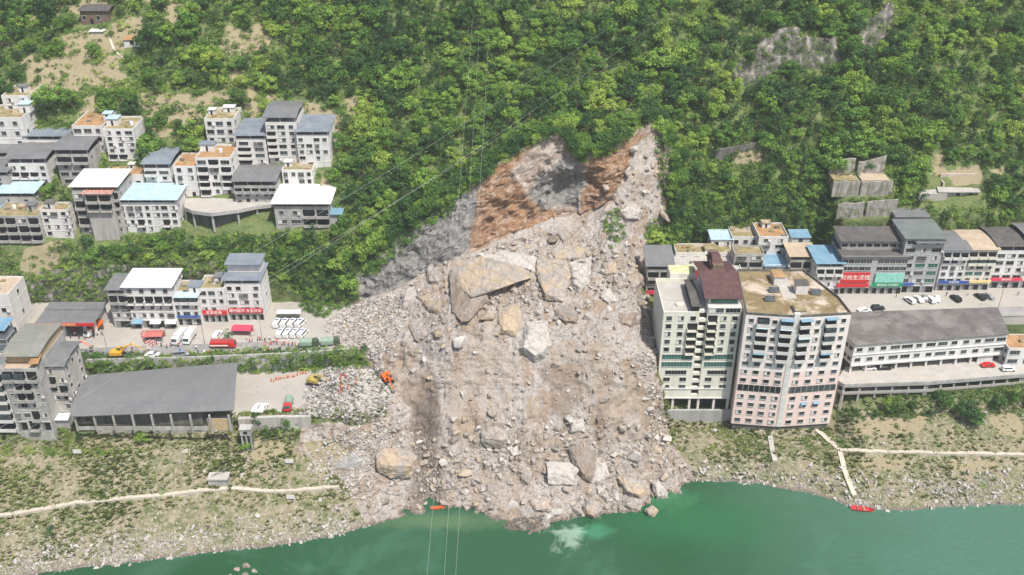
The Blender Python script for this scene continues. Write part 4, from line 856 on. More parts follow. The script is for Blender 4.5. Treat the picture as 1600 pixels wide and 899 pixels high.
# --- long warehouse on the lower terrace
def warehouse():
    ze = 27.6; a, b = at_z(108, 652, ze), at_z(366, 642, ze); c, d_ = at_z(372, 568, ze + .6), at_z(137, 588, ze + .6)
    c0 = Vector(((a.x + b.x) / 2, a.y, 21.8)); rt = empty('warehouse', c0); tag(rt, 'long warehouse with a plain dark grey metal roof behind the stone retaining wall', 'warehouse')
    BLOCK.append((min(a.x, d_.x), max(b.x, c.x), a.y, c.y))
    n = 16; top = []; vs = []; fs = []
    for i in range(n + 1):
        t = i / n; L_ = a.lerp(d_, t) - c0; R_ = b.lerp(c, t) - c0; zz = 1.3 * math.sin(math.pi * (t * .85 + .05)); vs += [(L_.x, L_.y, L_.z + zz), (R_.x, R_.y, R_.z + zz)]
    k = len(vs); vs += [(x, y, z - .2) for x, y, z in vs]
    for i in range(n): q = 2 * i; fs += [(q, q + 1, q + 3, q + 2), (k + q, k + q + 2, k + q + 3, k + q + 1), (q, q + 2, k + q + 2, k + q), (q + 1, k + q + 1, k + q + 3, q + 3)]
    fs += [(0, k, k + 1, 1), (2 * n, 2 * n + 1, k + 2 * n + 1, k + 2 * n)]
    mb = MB(); mb.add(vs, fs); mb.build('roof', W_('warehouse_roof', (.15, .155, .16), (.175, .178, .18), .15, rough=.6, wave=1.2, c3=(.16, .165, .165)), rt)
    x0, x1 = a.x - c0.x + 1, b.x - c0.x - 1.2; D = d_.y - a.y
    mb = MB(); mb.box(x0 + 3, x1 - 9, 4, D - 1, 0, 6.3); mb.build('wall', M_DARKC, rt)
    for i in range(9): mb = MB(); x = x0 + (x1 - x0) * i / 8; mb.box(x - .25, x + .25, .8, 1.3, 0, ze - 21.8 - .02); mb.build('column', M_CONC, rt)
    mb = MB(); mb.box(x0, x1 - 7, 1.35, 1.5, 0, 1.3); mb.build('low_wall', M_CONC, rt)
    mb = MB(); mb.box(x1 - 6.5, x1 - .3, 1.35, 1.5, 0, 4.2); mb.build('hoarding', M_TANW, rt)
warehouse()
# --- retaining walls
def wall_strip(name, label, pts, z0, z1, th, m, cat='retaining wall'):
    """pts: plan points (world x,y); wall thickness behind them"""
    mb = MB(); pts = [Vector(p) for p in pts]; n = len(pts); z0 = z0 if hasattr(z0, '__len__') else [z0] * n; z1 = z1 if hasattr(z1, '__len__') else [z1] * n; vs = []; c = pts[n // 2]
    for p, a, b in zip(pts, z0, z1): x, y = p.x - c.x, p.y - c.y; vs += [(x, y, a), (x, y, b), (x, y + th, b), (x, y + th, a)]
    fs = [(0, 1, 2, 3), (4 * n - 1, 4 * n - 2, 4 * n - 3, 4 * n - 4)]
    for i in range(n - 1):
        q = 4 * i
        for j in range(4): fs.append((q + j, q + 4 + j, q + 4 + (j + 1) % 4, q + (j + 1) % 4))
    mb.add(vs, fs); o = mb.build(name, m, None, (c.x, c.y, 0)); tag(o, label, cat); return o
def wp(px, py, z): p = at_z(px, py, z); return (p.x, p.y - .5)
wall_strip('retaining_wall', 'pale stone retaining wall under the long warehouse', [wp(150, 663, 21.9), wp(250, 659, 21.9), wp(362, 653, 21.9)], 14.5, 22.1, 1.2, M_STWALL)
wall_strip('retaining_wall', 'grey stone wall under the cleared rubble platform left of the slide', [wp(372, 654, 21.9), wp(440, 651, 21.9), wp(485, 650, 21.9)], 11, [22, 22, 21.8], 1.2, M_RAW)
wall_strip('road_wall', 'stained concrete wall holding up the left road above the warehouse', [wp(-120, 567, 28), wp(140, 563, 28), wp(300, 559, 28), wp(440, 553, 28), wp(556, 546, 28)], 21, [28.5] * 5, .5, M_CONC)
wall_strip('retaining_wall', 'rough dark stone terrace wall in the forest at upper right', [(at_y(1118, 228, 338).x, 337), (at_y(1160, 222, 339).x, 338), (at_y(1195, 215, 340).x, 340)], [61, 62, 63], [66, 67.3, 68.5], 1, M_DARKC, 'terrace wall')
# ---------------------------------------------------------------- the two towers on the right bank
def tower_pink():
    zb = 8.; a = at_z(1143, 668, zb); Y = a.y; top = at_y(1166, 492, Y).z; H = top - zb
    xl = at_y(1166, 492, Y).x; xr = at_y(1330, 492, Y).x; D = at_z(1250, 424, top).y - Y; W = xr - xl; xc = (xl + xr) / 2
    rt = empty('apartment_tower', (xc, Y, zb)); tag(rt, 'tall pink and white apartment tower with a brown mossy flat roof by the river', 'apartment tower')
    BLOCK.append((xl, xr, Y - 2, Y + D)); V = 1.8   # the front is a shallow V pointing at the river
    mid = W * -.03
    foot = [(-W / 2, 0), (mid, -V), (W / 2, 0), (W / 2 - 1, D * .35), (W / 2 - 7.5, D), (-W / 2 + 2.5, D)]
    hw = H * .53
    mb = MB(); mb.prism(foot, 1.6, hw); mb.prism([(x * 1.003, y) for x, y in foot], hw + .003, H, 1); mb.build('wall', [M_PINK, W_('pinkish_white_tile', (.76, .70, .67), (.68, .62, .59), .4, streak=True)], rt)
    mb = MB(); mb.prism([(x * .97, y + (.5 if y < 1 else -.3)) for x, y in foot], -6, 1.6); mb.build('plinth', M_DARKC, rt)
    mb = MB(); mb.prism([(x * .985, y * .985 + .1) for x, y in foot], H, H + .08); mb.build('roof', W_('tower_roof', (.16, .115, .06), (.24, .19, .10), .25, rough=.95, bm=.3, c3=(.47, .40, .33)), rt)
    mb = MB()
    for i in range(len(foot)):
        p, q = Vector((*foot[i], 0)), Vector((*foot[(i + 1) % len(foot)], 0)); dd = (q - p).normalized(); nn = Vector((dd.y, -dd.x, 0)) * -.25
        vs = [p + Vector((0, 0, H + .003)), q + Vector((0, 0, H + .003)), q + nn + Vector((0, 0, H + .003)), p + nn + Vector((0, 0, H + .003))]; vs += [v + Vector((0, 0, .8)) for v in vs]
        mb.add(vs, [(0, 3, 2, 1), (4, 5, 6, 7), (0, 1, 5, 4), (1, 2, 6, 5), (2, 3, 7, 6), (3, 0, 4, 7)])
    mb.build('parapet', M_DARKC, rt)
    rows_ = 13; fh = (H - 2.2) / rows_
    for wing in (0, 1):
        p, q = (Vector((-W / 2, 0, 0)), Vector((mid - .9, -V, 0))) if wing == 0 else (Vector((mid + .9, -V, 0)), Vector((W / 2, 0, 0)))
        ln = (q - p).length; an = math.atan2(q.y - p.y, q.x - p.x); M = Matrix.Translation((p + q) / 2) @ Matrix.Rotation(an, 4, 'Z')
        for r_ in range(rows_):
            z = 1.9 + r_ * fh
            if r_ == 4:
                mb = MB(); mb.box(-ln / 2 + .4, ln / 2 - .4, -.08, .05, .5, fh * .9, 0)
                for i in range(9): x = -ln / 2 + .4 + i * (ln - .8) / 8; mb.box(x - .06, x + .06, -.14, .04, .5, fh * .9, 1)
                o = mb.build('strip_window', [M_DARK if wing == 0 else M_GLASS, M_FRAME], rt); o.matrix_local = M @ Matrix.Translation((0, 0, z)); continue
            if r_ < 8:
                for i in range(4):
                    o = link('window', window_mesh(1.7, 1.3, 'dnc'[random.randrange(3)]), rt); o.matrix_local = M @ Matrix.Translation((-ln / 2 + ln * (i + .5) / 4, 0, z + .8))
                    if r_ == 2 and wing == 1 and i in (1, 2):
                        mb = MB(); mb.add([(-1, 0, .3), (1, 0, .3), (1, -.8, 0), (-1, -.8, 0), (-1, 0, .2), (1, 0, .2), (1, -.8, -.1), (-1, -.8, -.1)], [(0, 3, 2, 1), (4, 5, 6, 7), (3, 7, 6, 2), (0, 4, 7, 3), (1, 2, 6, 5)]); q_ = mb.build('awning', M_RBLUE, rt); q_.matrix_local = M @ Matrix.Translation((-ln / 2 + ln * (i + .5) / 4, -.05, z + 2.3))
            else:
                for i, c in enumerate(('w', 'b', 'w', 'b') if wing == 0 else ('b', 'w', 'b', 'w')):
                    x = -ln / 2 + ln * (i + .5) / 4
                    if c == 'w': o = link('window', window_mesh(1.3, 1.3, 'dnc'[random.randrange(3)]), rt); o.matrix_local = M @ Matrix.Translation((x, 0, z + .8))
                    else:
                        o = link('balcony', balcony_mesh(3.6, fh, False, M_PALE, random.random() < .3), rt); o.matrix_local = M @ Matrix.Translation((x, 0, z + .1))
                        if random.random() < .35:
                            mb = MB(); mb.box(-1.9, 1.9, -1.7, .02, 0, .08); q_ = mb.build('awning', random.choice([M_RPBLUE, M_RPBLUE, M_RBLUE]), rt); q_.matrix_local = M @ Matrix.Translation((x, 0, z + fh - .25))
        if wing == 0:
            for r_ in range(rows_): o = link('window', window_mesh(1.2, .8, 'd'), rt, (mid, -V - .03 + .1, 1.9 + r_ * fh + .2))
    Ml = Matrix.Translation((-W / 2 + 1.25, D / 2, 0)) @ Matrix.Rotation(math.atan2(-D, -2.5), 4, 'Z')
    mb = MB(); mb.box(mid - .85, mid + .85, -V - .06, -V + 1, 1.7, H + 1.3); mb.build('stair_shaft', M_PALE, rt)
    for (fx, fy, w_, d__, h_, wm, rm) in ((.44, .75, 3.2, 5, 2.8, M_PALE, M_RUST), (.62, .5, 3.6, 3.2, 3.4, M_PALE, M_RDARK), (.52, .08, 3, 4, 1.2, M_PALE, M_MOSS)):
        x = -W / 2 + W * fx; y = D * fy; mb = MB(); mb.box(x - w_ / 2, x + w_ / 2, y - d__ / 2, y + d__ / 2, H + .08, H + h_); mb.box(x - w_ / 2 - .2, x + w_ / 2 + .2, y - d__ / 2 - .2, y + d__ / 2 + .2, H + h_, H + h_ + .15, 1); mb.box(x + w_ / 2, x + w_ / 2 + .04, y - .5, y + .4, H + .1, H + min(h_ - .2, 2), 2); mb.build('roof_hut', [wm, rm, M_DARK], rt)
    mb = MB(); x = -W / 2 + W * .5; mb.box(x - 2.2, x + 1.8, D * .35, D * .9, H + .085, H + .1); mb.build('roof_patch', M_SLAB, rt)
    for i, (fx, fy) in enumerate(((.36, .5), (.28, .3), (.76, .45))):
        mb = MB(); mb.add([(-1.6, -.8, .3), (1.6, -.8, .3), (1.6, .8, 1.3), (-1.6, .8, 1.3), (-1.6, -.8, .2), (1.6, -.8, .2), (1.6, .8, 1.2), (-1.6, .8, 1.2)], [(0, 1, 2, 3), (7, 6, 5, 4), (0, 4, 5, 1), (2, 6, 7, 3), (1, 5, 6, 2), (0, 3, 7, 4)]); mb.tube([(-1.5, .8, 1.35), (1.5, .8, 1.35)], .25, 8, 1)
        for x in (-1.4, 1.4): mb.box(x - .05, x + .05, .7, .8, 0, 1.2, 1); mb.box(x - .05, x + .05, -.8, -.7, 0, .22, 1)
        o = mb.build('solar_heater', [M_GLASS, M_STEEL], None, (xc - W / 2 + W * fx, Y + D * fy, zb + H + .08)); tag(o, ['solar water heater in the middle of the brown tower roof', 'front left solar water heater on the brown tower roof', 'solar water heater on the right half of the brown tower roof'][i], 'solar heater', 'solar heaters on the tower roof')
tower_pink()
def tower_cream():
    zb = 12.; a = at_z(1028, 640, zb); Y = a.y; zt = at_y(1040, 492, Y).z; H = zt - zb
    xl, xr = at_y(1037, 490, Y).x, at_y(1158, 490, Y).x; W = xr - xl; D = at_z(1090, 440, zt).y - Y; xc = (xl + xr) / 2
    rt = empty('apartment_tower', (xc, Y, zb)); tag(rt, 'cream apartment tower with a maroon tiled penthouse beside the debris slope', 'apartment tower'); BLOCK.append((xl, xr, Y - 2, Y + D + 8))
    Hr = H + 2.6
    mb = MB(); mb.box(-W / 2, -.8, 0, D, 4.6, H); mb.box(1.6, W / 2, -.02, D, 4.6, Hr); mb.box(-.798, 1.598, 1.2, D - .02, 4.6, H + .6, 1); mb.build('wall', [M_CREAM, M_PALE], rt)
    mb = MB()
    for x in (-W / 2 + .4, -W / 4 - .4, -.9, 1.9, W / 4 + 1, W / 2 - .4): mb.box(x - .35, x + .35, .2, .9, 0, 4.6)
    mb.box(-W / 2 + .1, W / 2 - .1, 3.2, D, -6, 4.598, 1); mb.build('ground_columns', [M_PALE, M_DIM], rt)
    mb = MB(); mb.box(-W / 2 - 1, W / 2 + 1, -.9, 0, -9, .2); mb.build('foundation_wall', W_('grey_foundation', (.36, .36, .345), (.28, .28, .265), .4, streak=True), rt)
    fh = (H - 4.6) / 11
    for s, (x0, x1) in enumerate(((-W / 2, -.8), (1.6, W / 2))):
        n = 12 if s else 11
        for r_ in range(n):
            z = 4.6 + r_ * fh; w_ = x1 - x0
            if r_ == 0: continue
            if r_ in (4, 5):
                o = link('green_window', window_mesh(w_ * .86, fh * .6, 'g'), rt, ((x0 + x1) / 2, 0 - .02 * s, z + .7)); continue
            if r_ == 3: o = link('strip_window', window_mesh(w_ * .6, 1.5, 'd'), rt, ((x0 + x1) / 2, -.02 * s, z + .6)); continue
            if r_ < 3:
                for k in (.25, .72): link('window', window_mesh(2., 1.4, 'dn'[r_ % 2]), rt, (x0 + w_ * k, -.02 * s, z + .8))
                continue
            bays = ('w', 'w', 'b') if s == 0 else ('b', 'w', 'w')
            if r_ == n - 1: bays = ('w', 'w', 'w') if s == 0 else ('W', 'W')
            for k, c in enumerate(bays):
                x = x0 + w_ * (k + .5) / len(bays)
                if c == 'b': link('balcony', balcony_mesh(w_ / 3 * .9, fh, True, M_CREAM), rt, (x, -.02 * s, z + .1))
                else: link('window', window_mesh(1.6 if c == 'w' else 4.4, 1.5, 'dnc'[(r_ + k) % 3]), rt, (x, -.02 * s, z + .75))
    for r_ in range(11):
        z = 4.6 + r_ * fh; mb = MB(); mb.box(-.8, 1.6, .2, 1.2, z + .1, z + 1.2); mb.box(-.7, 1.5, 1.14, 1.19, z + 1.2, z + fh - .1, 1); mb.build('landing', [M_CREAM, M_DARK], rt)
    for z in (4.6, 8.2): mb = MB(); mb.box(-W / 2 - .15, W / 2 + .15, -.25, -.03, z - .2, z + .2); mb.build('cornice', M_WHITE, rt)
    # roof terrace, planter, penthouse
    mb = MB(); mb.box(-W / 2 + .25, -.9, .25, D - .2, H, H + .1); mb.build('terrace_floor', M_SLAB, rt)
    mb = MB(); q = 1.
    for b_ in ((-W / 2, -.8, 0, .25), (-W / 2, -W / 2 + .25, .252, D), (-W / 2, -.8, D + .001, D + .25)): mb.box(*b_, H + .002, H + q)
    mb.build('parapet', M_CREAM, rt)
    mb = MB(); mb.tube([(0, 0, 0), (0, 0, .5)], 1.25, 14); o = mb.build('planter', M_CREAM, rt, (-W / 4 - .2, D * .28, H + .1)); me_, _ = crown_mesh('shrub_ball', 5, .95, .9, M_SHRUB, 7, 160, .1, .3); link('shrub_ball', me_, o)
    mb = MB(); mb.box(2, W / 2 - .3, 2, D + 3, Hr, Hr + 2.6); mb.box(2.5, W / 2 - 1, 1.95, 1.99, Hr + .2, Hr + 2.2, 1); mb.build('penthouse', [M_CREAM, M_GLASSG], rt)
    def gable(x0, x1, y0, y1, z, r, nm, m=M_MAROON):
        ym = (y0 + y1) / 2; vs = [(x0, y0, z), (x1, y0, z), (x1, ym, z + r), (x0, ym, z + r), (x0, y1, z), (x1, y1, z)]; vs += [(a_, b_, c_ - .2) for a_, b_, c_ in vs]
        mb = MB(); mb.add(vs, [(0, 1, 2, 3), (3, 2, 5, 4), (6, 9, 8, 7), (9, 10, 11, 8), (0, 6, 7, 1), (4, 5, 11, 10), (0, 3, 9, 6), (3, 4, 10, 9), (1, 7, 8, 2), (2, 8, 11, 5)]); mb.build(nm, m, rt)
    gable(.4, W / 2 + .3, .6, D + 4, Hr + 2.6, 3.0, 'tiled_roof')
    gable(4.2, 8.2, D * .55, D + 3.5, Hr + 5.2, 1.7, 'upper_tiled_roof'); gable(4.8, 7.6, D * .7, D + 2.2, Hr + 7.0, 1.3, 'top_tiled_roof')
    mb = MB(); mb.box(4.6, 7.8, D * .65, D + 2.8, Hr + 4, Hr + 7.1); mb.build('roof_lantern', M_WOOD, rt)
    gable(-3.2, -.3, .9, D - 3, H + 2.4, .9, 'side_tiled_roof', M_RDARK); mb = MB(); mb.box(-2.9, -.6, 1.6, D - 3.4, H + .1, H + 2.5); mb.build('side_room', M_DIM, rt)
    mb = MB(); mb.box(-W / 2 + 4.6, 1.4, D + .3, D + 6, H - 5, H + 2.6); mb.box(-W / 2 + 4.8, 1.2, D + .5, D + 5.8, H + 2.6, H + 2.75, 1); mb.build('rear_wing', [M_CREAM, W_('yellow_green_roof', (.42, .43, .20), (.55, .54, .38), .6)], rt)
tower_cream()
# --- low white block with a dark roof and its parking deck
def deck_block():
    z0 = 21.3; Y = at_z(1400, 576, z0).y
    rt = empty('market_hall', (at_z(1450, 576, z0).x, Y, z0)); cx = rt.location.x; tag(rt, 'long low white hall with a weathered dark roof over a parking deck', 'market hall')
    ze = at_y(1400, 533, Y).z - z0; f = lambda px, py, z: (lambda p: (p.x - cx, p.y - Y))(at_z(px, py, z0 + z))
    A_, B_, C_ = f(1321, 527, ze), f(1336, 541, ze), f(1577, 523, ze); D_, E_ = f(1559, 481, ze + 1.6), f(1322, 489, ze + 1.6)
    BLOCK.append((cx + A_[0], cx + C_[0], Y - 2, Y + D_[1] + 1))
    foot = [A_, B_, C_, D_, E_]; print('deck', foot, ze)
    mb = MB(); mb.prism([(x * .995, y + (.5 if y < 8 else -.3)) for x, y in foot], 3.0, ze - .05); mb.build('wall', M_WHITE, rt)
    mb = MB(); zt = [ze, ze, ze, ze + 1.6, ze + 1.6]; mb.prism(foot, [z - .05 + .06 for z in zt], [z + .22 for z in zt]); mb.build('roof', W_('weathered_dark_roof', (.105, .095, .09), (.15, .14, .13), .3, rough=.95, bm=.3, c3=(.19, .175, .165)), rt)
    P_, Q_ = Vector((*B_, 0)), Vector((*C_, 0)); ln = (Q_ - P_).length; M = Matrix.Translation((P_ + Q_) / 2 + Vector((0, .5, 0))) @ Matrix.Rotation(math.atan2(Q_.y - P_.y, Q_.x - P_.x), 4, 'Z')
    fh = (ze - 3.) / 2
    for r_ in range(2):
        z = 3. + r_ * fh; pat = 'wwwWlwWWwwwWW' if r_ else 'wwwWWwwlwwwwW'
        for i, c in enumerate(pat):
            x = -ln / 2 + ln * (i + .5) / len(pat); o = link('window', window_mesh({'w': 1.8, 'W': 3., 'l': 3.6}[c], 1.3, 'dn'[i % 2]), rt); o.matrix_local = M @ Matrix.Translation((x, 0, z + fh * .32))
    mb = MB(); mb.box(-ln / 2, ln / 2, -.5, .02, 2.7, 3.3); mb.box(-ln / 2, ln / 2, -.25, .02, 3 + fh - .12, 3 + fh + .12); o = mb.build('fascia', M_WHITE, rt); o.matrix_local = M
    mb = MB()
    for i in range(11): x = -ln / 2 + .4 + (ln - .8) * i / 10; mb.box(x - .3, x + .3, 0, .6, -.1, 2.7)
    mb.box(ln * .34, ln / 2 - 3, 0.02, .4, -.1, 2.7); o = mb.build('columns', M_PALE, rt); o.matrix_local = M
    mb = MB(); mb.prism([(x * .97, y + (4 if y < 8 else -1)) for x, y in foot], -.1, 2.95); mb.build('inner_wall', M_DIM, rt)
    P_, Q_ = Vector((*A_, 0)), Vector((*B_, 0)); ln = (Q_ - P_).length; M = Matrix.Translation((P_ + Q_) / 2 + Vector((0, .45, 0))) @ Matrix.Rotation(math.atan2(Q_.y - P_.y, Q_.x - P_.x), 4, 'Z')
    for r_ in range(2):
        for k in (-.25, .25): o = link('window', window_mesh(1.8, 1.3, 'd'), rt); o.matrix_local = M @ Matrix.Translation((ln * k, 0, 3. + r_ * fh + fh * .32))
    # parking deck: a thing of its own
    g = lambda px, py: (lambda p: (p.x, p.y))(at_z(px, py, z0))
    fp = [g(1306, 596), g(1318, 604), g(1450, 600), g(1600, 588), g(1760, 580), g(1760, 560), g(1330, 560)]
    dk = empty('parking_deck', (0, 0, z0)); tag(dk, 'concrete parking deck on pillars above the green bank', 'parking deck')
    mb = MB(); mb.prism(fp, -.5, 0); mb.build('deck_slab', M_SLAB, dk)
    fr = [Vector((*q, 0)) for q in fp[:5]]
    for i in range(4):
        p, q = fr[i], fr[i + 1]; ln = (q - p).length; M = Matrix.Translation((p + q) / 2) @ Matrix.Rotation(math.atan2(q.y - p.y, q.x - p.x), 4, 'Z')
        mb = MB(); mb.box(-ln / 2, ln / 2, -.05, .12, .003, .9); o = mb.build('parapet', M_CONC, dk); o.matrix_local = M
        mb = MB(); mb.box(-ln / 2, ln / 2, .3, 5, -3.5, -3.1, 0); mb.box(-ln / 2, ln / 2, .2, .35, -3.1, -2.3, 0); o = mb.build('lower_slab', M_SLAB, dk); o.matrix_local = M
        for k in range(max(1, int(ln / 4.5)) + 1):
            x = -ln / 2 + .4 + (ln - .8) * k / max(1, int(ln / 4.5)); mb = MB(); mb.box(x - .3, x + .3, .5, 1.1, -11, -.5); o = mb.build('pillar', M_CONC, dk); o.matrix_local = M
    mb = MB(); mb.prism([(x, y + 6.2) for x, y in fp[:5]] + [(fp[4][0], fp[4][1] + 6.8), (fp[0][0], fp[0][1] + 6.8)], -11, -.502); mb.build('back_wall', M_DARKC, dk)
    return z0
DZ = deck_block()
house('small white building with an orange brown roof at the right edge of the deck', 1577, 1640, 572, 545, 523, ['Www', 'WwW'], rm=M_RUST, wm=M_WHITE, zb=DZ, parapet=.2, cat='building', name='building')
# --- houses behind the towers
HB = 'low houses between the towers and the cliff'
T = house('house with a sloping slate roof right against the debris', 1012, 1052, 470, 415, 398, ['s', 'WW', 'WW', 'bb'], roof='shed', rm=M_RGREY, wm=M_CONC, zb=30, rise=2.2, group=HB, dep=10, side=['.', 'v', 'v', '.'])
signboard(T[0], -T[1] / 2, T[1] / 2, 3., 4.4, M_PKRED, '超市')
T = house('pale terrace house with red and white front panels behind the cream tower', 1052, 1158, 446, 421, 400, ['WlWlW', 'WlWlW'], rm=M_SLAB, wm=M_WHITE, zb=30, group=HB, parapet=.5)
for k in range(6): mb = MB(); x = -T[1] / 2 + T[1] * (k + .02) / 6; mb.box(x, x + (2.2 if k == 0 else .7), -.5, -.3, .5, T[2]); mb.build('red_panel', M_RED, T[0])
zr = 40.
house('long house with a mossy flat roof and slate coping right of the slide head', 1056, 1144, 412, 396, 382, ['wwww'], rm=M_MOSS, wm=M_PALE, Yf=T[5].y + 9, group=HB, parapet=.4, skirt=6, hut=[(.62, .3, 4, 4, 1.6, M_MOSS)])
house('small house with a pale turquoise roof below the wooded slope', 1112, 1145, 388, 374, 361, ['ww'], roof='shed', rm=M_RPBLUE, wm=M_WHITE, Yf=T[5].y + 14, group=HB, skirt=9, raised=.3, ov=.4)
house('house with a mossy roof edged in blue beside the turquoise roof', 1144, 1188, 386, 371, 355, ['www'], rm=M_MOSS, wm=M_PALE, Yf=T[5].y + 14, group=HB, skirt=9, parapet=.3)
house('house with an orange patched flat roof, tallest behind the pink tower', 1186, 1232, 400, 372, 350, ['ww', 'WW', 'ww'], rm=M_RUST, wm=M_PALE, Yf=T[5].y + 10, group=HB, skirt=9, hut=[(.4, .8, 3, 2.5, 2, M_MOSS)])
house('grey house with a glazed balcony between the mossy roof and the blue roofs', 1148, 1194, 440, 399, 386, ['ss', 'GG', 'bb', 'WW'], rm=M_MOSS, wm=M_CONC, zb=30, group=HB)
house('house with bright blue sheet roofs behind the pink tower', 1196, 1240, 440, 415, 392, ['ww', 'WW'], roof='shed', rm=M_RBLUE, wm=M_WHITE, zb=30, group=HB, raised=.6, rise=.8)
house('house with a grey brown roof and open top floor right of the blue sheets', 1236, 1276, 444, 400, 382, ['ww', 'WW', 'bb'], roof='shed', rm=M_RTAN, wm=M_CONC, zb=30, group=HB, rise=.4)
house('little house with a bright blue roof tucked under the trees', 1238, 1266, 382, 371, 361, ['w'], roof='shed', rm=M_RBLUE, wm=M_PALE, Yf=T[5].y + 13, group=HB, raised=.2, skirt=9, ov=.4)
# --- shop row on the right
HS = 'shop buildings along the right plaza'
house('building with a light blue metal roof left of the red sign', 1278, 1320, 460, 411, 385, ['sss', 'www', 'WWW', 'bbb'], roof='shed', rm=M_RPBLUE if False else M_RBLUE, wm=M_WHITE, zb=30, group=HS, rise=.2)
T = house('wide grey building with double dark roofs over the red and green signs', 1318, 1420, 459, 401, 385, ['ssssssss', '........', 'lllll.lllll', 'lllll.lllll', 'lllll.lllll'], roof='shed', rm=M_RDARK, wm=W_('cool_grey_render', (.40, .41, .41), (.32, .33, .33), .5, streak=True), zb=30, group=HS, rise=.9, dep=13, raised=.8, kinds='nd')
W6, H6 = T[1], T[4]
mb = MB(); mb.box(-W6 / 2 + .4, W6 / 2 - .4, 4.4, 12.8, H6 - 1, H6 + 3.8); mb.build('upper_storey', M_RAW, T[0])
for k in range(8): link('window', window_mesh(2., 1.3, 'd'), T[0], (-W6 / 2 + W6 * (k + .5) / 8, 4.4, H6 + 1.3))
mb = MB(); roof_sheet(mb, W6, 9, .6, 'shed', H6 + 3.8, .8); o = mb.build('upper_roof', M_RDARK, T[0]); o.location = (0, 4, 0)
signboard(T[0], -W6 / 2 + .3, -1, 4.6, 8.6, M_RED, '时尚生活馆', M_WTEXT, size=2.0, y=-.6); signboard(T[0], -W6 / 2 - 1, -1, 3.2, 4.5, M_RED, None, y=-1.2)
signboard(T[0], 1, W6 / 2 - .2, 4.7, 8.2, M_TEAL, None, y=-.6); signboard(T[0], .2, W6 / 2 - .2, 3.2, 4.65, M_GRSIGN, '便民药店 平价超市', M_WTEXT, size=.9, y=-1.)
T = house('slender grey tower house with stepped slate green roofs', 1417, 1478, 457, 372, 348, ['sss', 'WWg', 'WWg', 'Wgg', 'WWw', 'WwW', 'Www'], roof='shed', rm=W_('slate_green_roof', (.13, .155, .15), (.17, .19, .185), .3, rough=.6, wave=1.6), wm=W_('cool_grey_render'  , (.40, .41, .41)), zb=30, group=HS, rise=.3, raised=.5, dep=13)
mb = MB(); mb.box(-T[1] / 2 + 3, T[1] / 2 + 1, -1.6, 2.5, T[4] - 1.3, T[4] - 1.15); mb.build('lower_roof', M_RGREY, T[0]); signboard(T[0], -T[1] / 2, -1, 3.2, 4.2, M_BLSIGN, None)
house('rear house with a slate roof just behind the slender grey tower', 1402, 1450, 360, 338, 314, ['ww', 'WW'], roof='shed', rm=M_RGREY, wm=M_PALE, Yf=T[5].y + 16, group=HS, skirt=9, raised=1.)
T = house('white six storey building half dark and half tan roofed', 1476, 1516, 454, 392, 360, ['sss', 'WWw', 'www', 'Www', 'WWw', 'bbb'], roof='curve', rm=M_RGREY, wm=M_WHITE, zb=30, group=HS, rise=1.2, raised=.6, dep=14)
signboard(T[0], -T[1] / 2, T[1] / 2 + 2, 3.2, 4.3, M_BLSIGN, '五金机电', M_WTEXT, size=.9)
T = house('white building with a tan curved roof and green glazed bays', 1516, 1560, 453, 391, 359, ['sss', 'www', 'ggw', 'WWw', 'GGG', 'bbb'], roof='curve', rm=M_RTAN, wm=M_CREAM, zb=30, group=HS, rise=1.2, raised=.6, dep=14)
signboard(T[0], -T[1] / 2, T[1] / 2, 3.2, 4.2, M_YTEXT, None)
T = house('white building with a charcoal curved roof and a pink red shop fascia', 1560, 1610, 450, 386, 352, ['sss', 'WWW', 'www', 'WWw', 'WWW'], roof='curve', rm=M_RDARK, wm=M_WHITE, zb=30, group=HS, rise=1.3, dep=14)
signboard(T[0], -T[1] / 2, T[1] / 2, 3.2, 4.4, M_PKRED, '通讯手机', M_WTEXT, size=.9)
house('last building of the row with a grey roof at the right edge', 1611, 1660, 450, 380, 350, ['sss', 'WWW', 'www', 'WWw'], roof='curve', rm=M_RGREY, wm=M_WHITE, zb=30, group=HS, rise=1.2, dep=14)
# --- terraces above the shop row
def tw(label, px0, px1, py_top, py_bot, th=.6, m=W_('streaked_terrace_stone', (.42, .40, .37), (.20, .185, .165), 1.0, rough=.95, bm=.6, streak=True, c3=(.16, .17, .10)), slope=0):
    a, b = hit(px0, py_bot)[0], hit(px1, py_bot)[0]; Y = min(a.y, b.y) - .8; pts, t0, t1 = [], [], []
    for k in range(6):
        px = px0 + (px1 - px0) * k / 5; p = at_y(px, py_top + slope * k / 5 + random.uniform(-2, 2), Y); pts.append((p.x, Y)); t1.append(p.z); t0.append(at_y(px, py_bot, Y).z - 1.5)
    BLOCK.append((pts[0][0], pts[-1][0], Y - .6, Y + 1))
    return wall_strip('retaining_wall', label, pts, t0, t1, th, m, 'retaining wall'), Y
HW = 'stone terrace walls above the shop row'
for lab, x0, x1, yt, yb, s in (('topmost ragged stone wall, left piece, above the grassy plots', 1298, 1338, 252, 268, -3), ('topmost ragged stone wall, right piece, rising to a peak', 1342, 1386, 254, 268, -12), ('middle stone wall holding the left grassy plot', 1303, 1345, 284, 302, 0), ('middle stone wall holding the right tan plot', 1347, 1396, 284, 302, 0), ('lowest long stone wall, left piece, above the dark roofs', 1310, 1352, 320, 336, -3), ('lowest long stone wall, right piece, above the dark roofs', 1356, 1404, 316, 334, -4)):
    tw(lab, x0, x1, yt, yb, slope=s)
